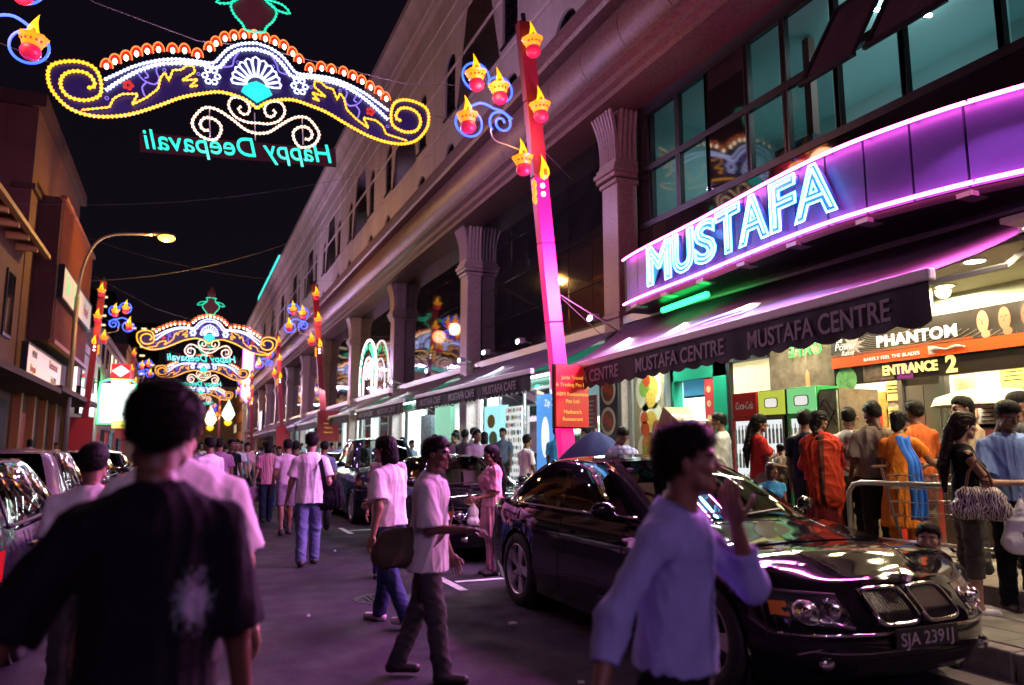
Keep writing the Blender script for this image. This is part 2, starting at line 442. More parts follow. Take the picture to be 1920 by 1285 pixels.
# cornice: round granite roll in segments, ledges above and below
def roll(y0, y1):
    prof = []
    for i in range(13):
        a = R(-90)+R(180)*i/12; prof.append((7.78-.68*math.cos(a), 9.62+.68*math.sin(a)))
    mb = MB(); n = len(prof)
    mb.add([(x, y0, z) for x, z in prof]+[(x, y1, z) for x, z in prof], [(i, i+1, i+1+n, i+n) for i in range(n-1)])
    return mb
seg = BAY/6
rm = None
for i in range(-6, NB*6):
    y0 = C0+seg*i
    if rm is None:
        rm = roll(.012, seg-.012).mesh('cornice_roll', True); fixn(rm); rm.materials.append(m_gran)
    obj('cornice_roll', rm, BL, None, loc=(-8, y0-12.8, 0))
sweep('cornice_ledge', [(8, 10.32), (7.2, 10.32), (7.15, 10.4), (7.0, 10.45), (7.0, 10.6), (7.12, 10.66), (7.12, 10.75), (8, 10.78)], m_gran)
sweep('cornice_ledge', [(8.3, 8.5), (7.4, 8.5), (7.4, 8.62), (7.28, 8.66), (7.28, 8.8), (7.12, 8.84), (7.12, 8.93), (8, 8.93)], m_gran)
bpart(MB().bb((7.86, C0-BAY, 8.95), (8.2, YEND, 10.3)), 'cornice_backing', m_gran)
# columns
sh = MB(); sh.box((0, 0, 3.5), (.5, .8, 7.0)); sh.box((0, 0, .25), (.62, .92, .5)); sh.box((0, 0, 4.2), (.56, .86, .12))
shm = sh.mesh('column'); bevel_mesh(shm, .02, 1)
nk = MB()
for z, e in ((6.98, .1), (7.1, .22), (7.2, .3), (7.3, .2), (7.4, .1)): nk.box((0, 0, z), (.5+e, .8+e, .1))
nkm = nk.mesh('column_neck'); bevel_mesh(nkm, .025, 2)
cp = MB(); cp.box((.05, 0, 7.95), (.46, .74, 1.1))
def rib(p, out):
    pts = []; rs = []
    for i in range(8):
        t = i/7; o = .02+.19*t**2.6
        pts.append((p[0]+out[0]*o, p[1]+out[1]*o, 7.45+1.02*t)); rs.append(.062 if i < 7 else .045)
    cp.tube(pts, rs, 6)
for i in range(7): rib((-.22, -.36+.12*i), (-1, (i-3)*.16))
for sy in (-1, 1):
    for i in range(4): rib((-.16+.12*i, sy*.37), (-.12, sy))
cpm = cp.mesh('capital', False); fixn(cpm)
for k in range(-1, NB+1):
    o = obj('column', shm, BL, m_gran2, loc=(-.0, BAY*k, 0), scl=(.95, .76, 1)); obj('column_neck', nkm, o, m_gran2); obj('capital', cpm, o, m_gran2)
# dark reflective cladding between columns: single panes near, joined far away
pn = MB().box((0, 0, 0), (.03, 1.03, 1.085)).mesh('cladding_pane'); bevel_mesh(pn, .006, 1)
for k in range(0, NB):
    y0 = C0+BAY*k+.42; w = BAY-.84; nc = 7; cw = w/nc
    bpart(MB().bb((8.26, y0-.4, 4.0), (8.4, y0+w+.4, 8.5)), 'cladding_backing', m_black)
    if k < 6:
        for i in range(nc):
            for j in range(4):
                obj('cladding_pane', pn, BL, m_dgl, loc=(.24, y0+cw*(i+.5)-12.8, 4.12+1.095*(j+.5)),
                    rot=(0, random.uniform(-.004, .004), random.uniform(-.004, .004)), scl=(1, (cw-.012)/1.03, 1))
    else:
        mb = MB()
        for i in range(nc):
            for j in range(4): mb.box((8.24, y0+cw*(i+.5), 4.12+1.095*(j+.5)), (.03, cw-.012, 1.085))
        tag(bpart(mb, 'cladding_glass', m_dgl), kind='stuff')
    bpart(MB().bb((7.9, y0-.02, 4.0), (8.3, y0+w+.02, 4.13)), 'ledge', m_steel)

# ---- first bay: lit office windows above the sign
m_offp = glass('office_pane', (.75, .85, .85), .7, ior=1.12)
yA, yB = 3.2, 12.4
off = thing('office_room', 'teal painted office seen through the windows above the neon sign', 'room', (8.3, 8, 6))
off.location = (0, 0, 0)
MB().bb((12, 3, 5.9), (12.1, 12.6, 8.5)).build('wall', m_teal, off)
MB().bb((8.4, 12.5, 5.9), (12, 12.6, 8.45)).build('wall', m_teal, off)
MB().bb((8.4, 3.0, 5.9), (12, 3.1, 8.45)).build('wall', m_teal, off)
MB().bb((8.3, 3.0, 5.78), (12.1, 12.6, 5.88)).build('floor', m_teal, off)
MB().bb((8.4, 3.1, 8.44), (12, 12.5, 8.49)).build('ceiling', m_teal, off)
MB().bb((9.2, 8.72, 5.9), (9.34, 8.86, 8.4)).build('pipe', mat('red_brown_pipe', (.25, .12, .1), .6), off)
MB().bb((9.1, 3.1, 7.7), (9.24, 12.4, 7.8)).build('pipe', MATS['red_brown_pipe'], off)
MB().box((10.6, 7.6, 6.9), (.02, .42, .3)).build('wall_plate', mat('dark_plate', (.05, .06, .07), .6), off)
MB().bb((9.0, 8.55, 5.9), (9.5, 9.4, 6.6)).build('cabinet', mat('dark_cabinet', (.04, .05, .06), .5), off)
tl = MB(); tl.cyl((9.3, 7.55, 8.25), (10.3, 7.3, 8.25), .03, n=8); tl.build('fluorescent_tube', emi('cool_tube', (.65, 1, 1), 26, True), off)
area_light('office_light', (10.2, 7.6, 8.15), 1.2, (.75, .97, 1), 34, parent=off); area_light('office_light', (10.2, 11.0, 8.15), 1.0, (.75, .97, 1), 16, parent=off)
cols_ = [(12.32, 11.98, 0), (11.93, 11.12, 1), (11.0, 10.22, 1), (10.15, 9.2, 0), (9.1, 8.36, 1), (8.25, 7.36, 1), (7.28, 6.3, 2), (6.22, 5.05, 2), (4.98, 3.9, 1)]
wf = MB()
for z in (5.98, 7.12, 8.3): wf.bb((8.2, 3.2, z-.06), (8.3, 12.4, z+.06))
edges = sorted({c[0] for c in cols_} | {c[1] for c in cols_})
for a, b, t in cols_:
    wf.bb((8.205, a-.005, 5.92), (8.305, a+.07, 8.36)); wf.bb((8.205, b-.07, 5.92), (8.305, b+.005, 8.36))
bpart(wf, 'window_frame', m_frame)
for a, b, t in cols_:
    for z0, z1 in ((6.04, 7.06), (7.18, 8.24)):
        if t == 0: bpart(MB().bb((8.22, b, z0), (8.25, a, z1)), 'cladding_pane', m_dgl)
        elif t == 2 and z1 > 8:   # top-hung sash standing open
            hgt = 1.55; an = R(30)
            p0 = Vector((8.18, 0, 7.78)); d = Vector((-math.sin(an), 0, -math.cos(an)))*hgt
            s_ = MB(); q = 0.05
            p1 = p0+d
            for ya, yb_ in ((b+.03, b+.09), (a-.09, a-.03)):
                s_.add([(p0.x, ya, p0.z), (p0.x, yb_, p0.z), (p1.x, yb_, p1.z), (p1.x, ya, p1.z), (p0.x+.04, ya, p0.z), (p0.x+.04, yb_, p0.z), (p1.x+.04, yb_, p1.z+.02), (p1.x+.04, ya, p1.z+.02)],
                       [(0, 1, 2, 3), (7, 6, 5, 4), (0, 4, 5, 1), (1, 5, 6, 2), (2, 6, 7, 3), (3, 7, 4, 0)])
            for t_ in (0.02, .97):
                c = p0+d*t_; s_.box((c.x+.02, (a+b)/2, c.z), (.05, a-b-.06, .06))
            so = bpart(s_, 'open_sash', m_frame)
            gq = MB().quad((p0.x+.02, b+.09, p0.z), (p0.x+.02, a-.09, p0.z), (p1.x+.02, a-.09, p1.z), (p1.x+.02, b+.09, p1.z))
            go = bpart(gq, 'pane', mat('dusty_pane', (.05, .035, .05), .25, spec=.6, var=.4, vscale=3), so)
        elif t == 2: continue
        else: bpart(MB().quad((8.25, b+.06, z0), (8.25, a-.06, z0), (8.25, a-.06, z1), (8.25, b+.06, z1)), 'pane', m_offp)
# dark cladding below and beside the office windows
for i in range(9):
    bpart(MB().bb((8.2, 3.3+1.01*i, 3.95), (8.24, 3.3+1.01*i+1.0, 5.9)), 'cladding_pane', m_dgl)
bpart(MB().bb((8.26, 3.0, 3.9), (8.34, 12.5, 5.9)), 'cladding_backing', m_black)
bpart(MB().bb((8.2, 3.0, 8.36), (8.34, 12.5, 8.5)), 'cladding_backing', m_black)

# ================================================================== store side: other buildings beyond
def facade_block(name, label, x0, x1, y0, y1, h, m, winm, rows, ncol, face, cat='building', ww=1.1, wh=1.4, z0=4.5, dz=3.2, lit=0., group=None):
    """plain block with recessed windows on the face 'x-' / 'x+' (street side) and on 'y-'"""
    t = thing(name, label, cat, ((x0+x1)/2, (y0+y1)/2, 0), group=group)
    ox, oy = t.location.x, t.location.y
    MB().bb((x0-ox, y0-oy, 0), (x1-ox, y1-oy, h)).build('wall', m, t)
    MB().bb((x0-.15-ox, y0-.15-oy, h-.35), (x1+.15-ox, y1+.15-oy, h+.12)).build('parapet', m, t)
    fr = MB().box((0, 0, 0), (.08, ww+.16, wh+.16)).mesh('window')
    pn_ = MB().box((0, 0, 0), (.02, ww, wh)).mesh('pane')
    pl_ = pn_.copy()
    for r in range(rows):
        for c in range(ncol):
            z = z0+dz*r+wh/2
            if z+wh/2 > h-.5: continue
            spots = []
            if 'x' in face:
                xx = (x1-ox+.02) if face.startswith('x+') else (x0-ox-.02)
                spots.append((xx, y0-oy+(y1-y0)*(c+.5)/ncol, 0, 1 if face.startswith('x+') else -1))
            for xx, yy, rz, sg in spots:
                o = obj('window', fr, t, m_frame, loc=(xx, yy, z)); L = random.random() < lit
                obj('pane', pl_ if L else pn_, o, winm if L else m_pane, loc=(sg*.045, 0, 0))
    return t
m_lit = emi('lit_window', (1, .8, .5), 1.2)
m_brown = mat('brown_render', (.13, .055, .035), .8, var=.2, vscale=1.2)
m_brown2 = mat('dark_brown_render', (.07, .03, .02), .8, var=.2, vscale=1.2)
m_grey = mat('grey_render', (.24, .2, .18), .85, var=.2, vscale=.8)
m_pink = mat('salmon_render', (.42, .2, .16), .8, var=.15, vscale=.8)
# end of the street: pale block that closes the view, salmon block next to the store
facade_block('end_building', 'pale block that closes the far end of the street', -6, 22, 150, 165, 13, m_grey, m_lit, 0, 0, '')
facade_block('salmon_building', 'salmon block with tall windows past the end of the store', 8.2, 20, YEND+1, 146, 17, m_pink, m_lit, 4, 7, 'x-', lit=.2)
# left row
sh_ = thing('shophouse', 'two storey shophouse with striped eave at the left picture edge', 'building', (-8, 26, 0))
ox, oy = -8, 26
MB().bb((-5, -9.5, 0), (2.4, 4.6, 8.6)).build('wall', m_brown, sh_)
e_ = MB()
e_.prism([(2.35, 8.6), (3.15, 8.45), (3.15, 8.55), (2.3, 9.6), (-4.8, 11.5), (-4.8, 11.3)], 'y', -9.6, 4.7); e_.build('roof', mat('clay_roof', (.2, .08, .05), .8, var=.3), sh_)
for i in range(9):
    MB().bb((2.42, -9.4+1.55*i, 8.2), (3.05, -9.2+1.55*i, 8.42)).build('eave_bracket', mat('ochre_paint', (.5, .32, .08), .6), sh_)
MB().bb((3.02, -9.6, 8.33), (3.2, 4.7, 8.47)).build('eave_board', MATS['ochre_paint'], sh_)
for i in range(5):
    o = MB().bb((2.36, -8.2+2.6*i, 5.2), (2.46, -7.0+2.6*i, 7.4)).build('window', m_frame, sh_)
    MB().bb((2.465, -8.1+2.6*i, 5.3), (2.48, -7.1+2.6*i, 7.3)).build('pane', m_pane, o)
MB().bb((2.4, -9.4, 3.5), (3.9, 4.6, 3.68)).build('canopy', m_brown2, sh_)
MB().bb((2.405, -9.0, .3), (2.42, 4.0, 3.2)).build('shutter', m_black, sh_)
# brown building with slatted box
bb_ = thing('slatted_building', 'tall brown building with a projecting box of vertical slats and lit sign', 'building', (-5.6, 34, 0))
MB().bb((-10, -3.2, 0), (0, 8.8, 14.3)).build('wall', m_brown, bb_)
MB().bb((-10.1, -3.4, 14.0), (.25, 9.0, 14.5)).build('parapet', m_brown2, bb_)
MB().bb((-.6, -3.3, 10.9), (.12, 8.9, 11.1)).build('band', m_brown2, bb_)
bx = MB().bb((.02, -1.6, 5.6), (.75, 8.2, 11.2)).build('projecting_box', m_brown2, bb_)
sl = MB().box((0, 0, 0), (.07, .05, 1)).mesh('slat')
m_sl = mat('red_brown_slat', (.27, .085, .045), .6, var=.2)
for i in range(28):
    y = -1.45+9.5*i/27
    obj('slat', sl, bx, m_sl, loc=(.80, y, 9.9), scl=(1, 1, 2.5)); obj('slat', sl, bx, m_sl, loc=(.80, y, 6.45), scl=(1, 1, 1.6))
MB().bb((.7, -1.7, 5.5), (.92, 8.3, 5.66)).build('box_edge', m_sl, bx); MB().bb((.7, -1.7, 11.1), (.92, 8.3, 11.25)).build('box_edge', m_sl, bx)
MB().bb((0, -3.2, 3.62), (1.5, 8.8, 3.82)).build('canopy', m_brown2, bb_)
for y in (-3, -.4, 2.2, 4.8, 8.4):
    MB().bb((-.05, y, 0), (.25, y+.35, 3.6)).build('pier', mat('ochre_pier', (.42, .2, .05), .6), bb_)
dm = MB(); o_ = arch_outline(1.6, 2.9, 12); dm.add([(.03, a, b+.15) for a, b in o_], [tuple(range(len(o_)))])
for y in (1.2, 3.9): dm.build('doorway', m_black, bb_).location = (0, y, 0)
MB().bb((.01, -2.5, .3), (.04, -.6, 2.9)).build('shop_window', mat('red_shop_poster', (.5, .06, .05), .5, var=.6, vscale=3), bb_)
# further left-hand blocks
lblk = [('grey_building', 'low grey block with open windows beyond the street lamp', 44, 57, 7.4, m_grey, 1), ('tan_building', 'tan block behind the green draped shopfront', 57.3, 80, 9.6, m_grey, 2),
        ('brick_building', 'dim brick block far down the left side', 80.3, 104, 11.5, m_brown2, 2), ('pale_building', 'pale narrow block at the far left bend', 104.3, 130, 9.5, m_grey, 2)]
for nm, lb, y0, y1, h, m, rows in lblk:
    facade_block(nm, lb, -17, -5.6, y0, y1, h, m, m_lit, rows, max(3, int((y1-y0)/3)), 'x+', lit=.3, z0=4.6, dz=2.8)
# distant towers with lit windows
def tower(x, y, w, d, h, label, nr, nc):
    t = thing('tower_block', label, 'tower', (x, y, 0), group='distant towers')
    MB().bb((-w/2, -d/2, 0), (w/2, d/2, h)).build('wall', mat('tower_concrete', (.05, .045, .05), .9), t)
    wm = MB().box((0, 0, 0), (1.5, .1, .55)).mesh('window')
    wm2 = wm.copy()
    for r in range(nr):
        for c in range(nc):
            if random.random() < .75: obj('window', wm if random.random() < .6 else wm2, t, m_lit if 1 else None, loc=(-w/2+w*(c+.5)/nc, -d/2-.06, h-2-2.9*r))
tower(-29.5, 250, 6, 10, 48, 'dark distant tower with a column of lit windows above the left lamp post', 12, 2)
tower(-25.0, 262, 5, 10, 50, 'dark distant tower with one stair of bright windows beside the red pole', 14, 1)
tower(-14, 270, 9, 10, 42, 'faint distant tower with few windows right of the red pole', 6, 3)
# ================================================================== festive arches, diya poles, neon
e_yel = emi('led_yellow', (1, .47, .02), 1.7); e_cream = emi('led_cream', (1, .68, .42), 1.7)
e_wblue = emi('led_white_blue', (.55, .62, 1), 2.4); e_white = emi('led_white', (1, .95, .95), 4.0)
e_blue = emi('led_blue', (.03, .09, 1), 3.2); e_teal = emi('led_teal', (.015, .85, .45), 1.0)
e_red = emi('led_red', (1, .06, .02), 1.6); e_oran = emi('led_orange', (1, .22, .05), 1.6)
e_bulb = emi('bulb_warm', (1, .85, .55), 5.0); e_lav = emi('led_lavender', (.3, .25, .9), .55)
m_purp = emi('indigo_net', (.012, .006, .06), .5); m_redp = emi('red_net', (.6, .03, .01), .5)  # indigo net's faint emission stands in for LED light on it
m_pot = mat('pot_lattice', (.10, .02, .02), .6)
LOW = [(-0.01, -0.53), (0.28, -0.33), (0.74, -0.23), (1.1, -0.3), (1.56, -0.45), (2.03, -0.7), (2.52, -0.93), (2.95, -1.04), (3.35, -1.05), (3.71, -0.92), (3.98, -0.61), (4.06, -0.32), (4.01, -0.07), (3.76, 0.06), (3.45, 0.09), (3.21, -0.02), (3.11, -0.27), (3.11, -0.55), (3.24, -0.68), (3.47, -0.74), (3.72, -0.67), (3.84, -0.45), (3.78, -0.23), (3.58, -0.12), (3.34, -0.15), (3.22, -0.33), (3.25, -0.43), (3.39, -0.46)]
UPA = [(0.0, 1.04), (0.31, 0.97), (0.58, 0.81), (0.76, 0.59), (0.91, 0.43), (1.26, 0.43), (1.7, 0.41), (2.08, 0.31), (2.47, 0.14), (2.79, -0.07), (3.06, -0.25)]
UPB = [(0.0, 0.89), (0.31, 0.83), (0.51, 0.69), (0.66, 0.51), (0.82, 0.33), (1.25, 0.37), (1.69, 0.32), (2.07, 0.22), (2.43, 0.02), (2.72, -0.2), (3.04, -0.49)]
BULB = [(0.0, 1.18), (0.23, 1.16), (0.44, 1.1), (0.64, 1.03), (0.83, 0.89), (0.97, 0.74), (1.22, 0.55), (1.48, 0.62), (1.72, 0.59), (2.0, 0.57), (2.22, 0.5), (2.43, 0.41), (2.63, 0.29), (2.84, 0.18), (3.0, 0.05)]
FLAME = [(1.23, -0.15), (1.39, -0.2), (1.23, -0.01), (1.55, -0.08), (1.28, 0.15), (1.31, 0.29), (1.44, 0.28), (1.56, 0.16), (1.72, 0.14), (1.81, -0.12), (1.88, 0.06), (1.97, -0.07), (2.02, -0.33), (2.24, -0.55), (2.53, -0.75), (2.41, -0.49), (2.71, -0.53), (2.87, -0.65), (2.95, -0.85), (3.47, -0.97)]
LAV = [[(1.81, 0.26), (1.98, 0.24), (2.05, 0.09), (2.0, -0.09), (2.09, -0.22), (2.29, -0.16), (2.4, -0.01), (2.3, 0.06), (2.21, -0.06), (2.28, -0.11)], [(2.28, -0.51), (2.33, -0.33), (2.25, -0.2)], [(0.31, 0.83), (0.46, 0.59), (0.51, 0.42), (0.72, 0.36)]]
RINGS = [(0.38, 0.52), (0.68, 0.45), (1.21, 0.13), (1.58, 0.3), (1.89, 0.13), (2.83, -0.31), (3.0, -0.64)]
CS1 = [(0, -1.12), (0.25, -1.06), (0.56, -0.82), (0.84, -0.65), (1.09, -0.63), (1.26, -0.79), (1.36, -1.0), (1.28, -1.21), (1.12, -1.33), (0.91, -1.35), (0.79, -1.19), (0.78, -1.0), (0.93, -0.87), (1.11, -0.87), (1.2, -1.02), (1.13, -1.15), (1.02, -1.14)]
CS2 = [(0, -0.87), (0.23, -0.87), (0.47, -0.77), (0.6, -0.56), (0.57, -0.39), (0.46, -0.31), (0.27, -0.35), (0.16, -0.5), (0.2, -0.67), (0.32, -0.69), (0.4, -0.58), (0.34, -0.52)]
POT = [(0.0, 1.31), (0.2, 1.33), (0.26, 1.46), (0.42, 1.64), (0.5, 1.86), (0.42, 2.01), (0.26, 2.12), (0.24, 2.3), (.3, 2.38), (0, 2.4)]
LEAF = [(0.26, 2.14), (0.46, 2.12), (0.66, 2.06), (0.8, 1.89), (0.58, 1.9), (0.42, 1.98), (0.26, 2.14)]
def cat(pts, k=5, closed=False):
    """Catmull-Rom through 2D or 3D points"""
    P = [np.array(p, float) for p in pts]; n = len(P); out = []
    for i in range(n if closed else n-1):
        p0 = P[i-1] if (i > 0 or closed) else P[0]; p1 = P[i]; p2 = P[(i+1) % n]; p3 = P[(i+2) % n] if (i+2 < n or closed) else P[-1]
        for j in range(k):
            t = j/k; out.append(.5*((2*p1)+(-p0+p2)*t+(2*p0-5*p1+4*p2-p3)*t*t+(-p0+3*p1-3*p2+p3)*t**3))
    if not closed: out.append(P[-1])
    return out
def build_arch():
    A = thing('light_arch', '', 'light arch', (0, 0, 0), group='Deepavali light arches over the street')
    def line(name, pts, m, r=.034, k=4, both=True, y=-.06, smoothc=True, n=5):
        for s in ((1, -1) if both else (1,)):
            q = cat(pts, k) if smoothc else pts
            Q = np.array([(s*p[0], y, p[1]) for p in q], float)
            if r > .02:      # LED rope: beads along the line
                d = np.r_[0, np.cumsum(np.linalg.norm(np.diff(Q, axis=0), axis=1))]; u = np.arange(0, d[-1], .042); Q = np.stack([np.interp(u, d, Q[:, i]) for i in range(3)], 1)
                MB().tube(Q.tolist(), [r*(1.15 if i % 2 else .45) for i in range(len(Q))], n).build(name, m, A)
            else: MB().tube(Q.tolist(), r, n).build(name, m, A)
    # backing net
    q = [tuple(p) for p in cat(LOW[:17], 3)]; u = [tuple(p) for p in cat(UPA, 3)]
    mb = MB()
    poly = [(0, -.5)]+q[1:]+u[::-1]
    for s in (1, -1):
        mb.add([(s*a, 0, b) for a, b in poly], [tuple(range(len(poly)))]); mb.add([(s*a, .05, b) for a, b in poly], [tuple(range(len(poly)))])
    bm = bmesh.new(); me = mb.mesh('backing_panel'); bm.from_mesh(me); bmesh.ops.triangulate(bm, faces=bm.faces, ngon_method='EAR_CLIP'); bm.to_mesh(me); bm.free()
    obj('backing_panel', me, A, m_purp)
    line('yellow_outline', LOW, e_yel, .04); line('white_band', UPA, e_wblue, .036); line('white_band', UPB, e_wblue, .045)
    line('flame_scroll', FLAME, e_yel, .026, smoothc=False, y=-.09)
    for L in LAV: line('lavender_curl', L, e_lav, .018)
    line('cream_scroll', CS1, e_cream, .034); line('cream_scroll', CS2, e_cream, .03)
    mb = MB()
    for p in RINGS:
        for s in (1, -1): mb.tube([(s*p[0]+.035*math.cos(t*.785), -.06, p[1]+.035*math.sin(t*.785)) for t in range(8)], .009, 4, closed=True)
    tag(mb.build('ring_lights', e_lav, A), kind='stuff')
    # bulbs and red petals along the crest
    bl = MB(); pe = MB(); pl = MB()
    for i, p in enumerate(BULB):
        for s in ((1, -1) if i else (1,)):
            bl.sphere((s*p[0], -.08, p[1]), (.045, .04, .07), 8, 6)
            arc = [(s*p[0]+.13*math.cos(a)*.9, -.02, p[1]+.0+.2*math.sin(a)) for a in [R(15*t) for t in range(0, 13)]]
            pe.tube(arc, .014, 4)
            pl.add([(a[0], .0, a[2]) for a in arc], [tuple(range(len(arc)))])
    [tag(o_, kind='stuff') for o_ in (bl.build('crest_bulbs', e_bulb, A), pe.build('crest_petals', e_oran, A), pl.build('crest_panel', m_redp, A))]
    # fan
    fn = MB(); fp = MB()
    for i in range(11):
        a = R(8+164*i/10); L = .68-.14*abs(math.cos(a)); w = .085
        d = (math.cos(a), math.sin(a)); nrm = (-d[1], d[0])
        q = [(d[0]*r+nrm[0]*o, -.1, d[1]*r+nrm[1]*o) for r, o in ((.2, .02), (L*.7, w*.75), (L*.93, w*.8), (L, 0), (L*.93, -w*.8), (L*.7, -w*.75), (.2, -.02))]
        fn.tube(q, .024, 4)
    fn.build('fan', e_wblue, A)
    dm = MB(); dm.add([(x, -.11, z) for x, z in ((.34, -.19), (.25, 0), (0, .1), (-.25, 0), (-.34, -.19), (0, -.42))], [(0, 1, 2, 3, 4, 5)]); dm.build('teal_diamond', emi('teal_panel', (.02, .75, .5), 1.1), A)
    for s in (1, -1):
        fl = MB()
        for t in range(6): fl.tube([(s*(.95+.13*math.cos(R(60*t))+.06*math.cos(R(k*60))), -.1, .1+.15*math.sin(R(60*t))+.06*math.sin(R(k*60))) for k in range(6)], .02, 4, closed=True)
        tag(fl.build('side_flower', e_wblue, A), kind='stuff')
    rf = MB()
    for s in (1, -1):
        for t in range(5): rf.sphere((s*2.6+.07*math.cos(R(72*t)), -.05, -.3+.07*math.sin(R(72*t))), (.05, .02, .05), 6, 4)
    rf.build('red_flower', m_redp, A)
    # pot with leaves on top
    line('pot_outline', POT, e_teal, .03); line('leaf_outline', LEAF, e_teal, .028)
    pq = [tuple(p) for p in cat(POT, 3)]; MB().add([(a, .01, b) for a, b in pq]+[(-a, .01, b) for a, b in pq[::-1]], [tuple(range(2*len(pq)))]).build('pot_body', m_pot, A)
    mb = MB(); mb.lathe([(.02, 2.38), (.22, 2.5), (.27, 2.66), (.17, 2.86), (.05, 3.05), (0, 3.2)], 10, sy=.25); mb.build('coconut', m_pot, A)
    # greeting board; read from behind, so the letters run backwards
    bd = MB()
    for sx, sz in ((1, 1),):
        bd.bb((-2.4, .0, -1.74), (1.74, .035, -1.3))
    o = bd.build('greeting_board', mat('maroon_board', (.014, .002, .002), .8, spec=.1), A); bevel_mesh(o.data, .015, 2)
    Mx = M_axes((-.32, -.03, -1.66), (-1, 0, 0), (0, 0, 1), (0, 1, 0))
    text('lettering', 'Happy Deepavali', e_teal, o, Mx, size=.62, fitw=3.95, ext=.02, shear=.18, offset=.0)
    # suspension frame and cables
    fr = MB()
    for x in (-1.0, 1.0, -.05): fr.cyl((x, .03, -.6), (x, .03, -1.25), .012, n=5)
    fr.build('hanger', m_alu, A)
    return A
cable_m = mat('steel_cable', (.25, .23, .22), .5, metal=.5)
arch0 = build_arch()
ARCH = [(1.04, 17.0, 9.71, 4.3, 'nearest light arch with purple scrolls and mirrored green greeting, beside the store wall'),
        (1.05, 50.0, 8.62, 0, 'second light arch down the street with a dark bud on top'),
        (1.25, 75.0, 9.05, 0, 'third light arch seen below the second one'),
        (1.6, 108.0, 9.2, 0, 'smallest, farthest light arch down the street'),
        (1.0, -13.0, 9.4, 0, 'added unseen light arch behind the viewer')]  # last arch is an unseen copy, added for purple light from behind
for i, (x, y, z, rl, lab) in enumerate(ARCH):
    a = arch0 if i == 0 else copy_tree(arch0)
    a['label'] = lab; a.location = (x, y, z); a.rotation_euler = (0, R(-rl), 0)
    c = MB(); c.tube([(0, .03, 1.0), (3.5, .03, .55), (6.95-x+1, .03, .9)], .011, 5); c.tube([(4.0, .03, -.2), (6.95-x+1, .03, -.3)], .01, 5)
    c.tube([(0, .03, 1.0), (-1.2, .03, .95), (-3.2, .03, 1.5), (-6.6, .03, 3.2)], .011, 5); c.tube([(-3.9, .03, 0), (-6.6, .03, .9)], .01, 5); c.build('cable', cable_m, a)
    pw = (420, 500, 350, 250, 420)[i]; cl_ = (.74, .42, .98)
    for lx in ((-2.9, -1.0, 1.0, 2.9) if i in (0, 4) else (-1.8, 1.8)):
        for sy in (-1.1, 1.1):
            pt_light('arch_glow', (lx, sy*1.4, -1.5), cl_ if sy < 0 else (.78, .46, .98), pw*(.25 if i in (0, 4) else .5), .06, a)

# ---------------------------------------------------------------- diya lamp poles
e_crown = emi('diya_crown', (1, .37, .012), .9); e_flame = emi('diya_flame', (1, .5, .01), 1.5); e_core = emi('diya_core', (1, .16, .0), 1.1)
e_base = emi('diya_base', (.9, .02, .09), .45); e_baseo = emi('diya_base_orange', (1, .06, .01), .8); e_dot = emi('diya_dot', (.6, .05, .03), .6); e_dotb = emi('diya_dot_blue', (.05, .15, .5), .6)
e_mag = emi('magenta_lightbox', (1, .008, .23), .8, True)
m_mar = mat('maroon_pole', (.24, .015, .03), .45, var=.15)
def spiral(cx, cz, r0, r1, a0, turns, n=40, sgn=1, y=0):
    return [(cx+(r0+(r1-r0)*i/n)*math.cos(a0+sgn*2*math.pi*turns*i/n), y, cz+(r0+(r1-r0)*i/n)*math.sin(a0+sgn*2*math.pi*turns*i/n)) for i in range(n+1)]
dy = {}
mb = MB(); mb.lathe([(.0, -.25), (.09, -.245), (.14, -.2), (.16, -.13), (.14, -.06), (.12, -.03)], 16); dy['base'] = mb.mesh('diya_base', True)
mb = MB(); n = 24; P = []
for r, z in ((.115, -.05), (.15, -.02), (.165, .03), (.19, .09), (.225, .13)):
    P.append([((r)*math.cos(2*math.pi*j/n), (r)*math.sin(2*math.pi*j/n), z+(.010*math.cos(8*2*math.pi*j/n) if z > .12 else 0)) for j in range(n+1)])
mb.grid(P); mb.lathe([(.0, .07), (.2, .07)], 16); dy['crown'] = mb.mesh('diya_crown', True)
mb = MB(); mb.lathe([(0, .07), (.07, .11), (.098, .19), (.08, .28), (.04, .40), (0, .54)], 14, sy=.55)
mb.v = [(x+.035*math.sin(max(0, z-.1)*8), y, z) for x, y, z in mb.v]; dy['flame'] = mb.mesh('flame', True)
mb = MB(); mb.sphere((.02, -.045, .2), (.04, .02, .07), 10, 6); dy['core'] = mb.mesh('flame_core', True)
mb = MB()
for a in range(-90-54, -90+55, 27): mb.sphere((.17*math.cos(R(a)), .17*math.sin(R(a)), .035), .022, 7, 5)
dy['dots'] = mb.mesh('dots', True)
mb = MB(); mb.sphere((0, -.17, -.17), (.05, .03, .04), 8, 6); dy['spot'] = mb.mesh('base_spot', True)
def diya(P, loc, s=1., orange=False):
    s *= .86; o = obj('diya', dy['crown'], P, e_crown, loc=loc, scl=(s, s, s))
    obj('diya_base', dy['base'] if not orange else dy['base'].copy(), o, e_baseo if orange else e_base)
    obj('flame', dy['flame'], o, e_flame); obj('flame_core', dy['core'], o, e_core); tag(obj('dots', dy['dots'], o, e_dot), kind='stuff')
    return o
dy['base'].materials.append(e_base)
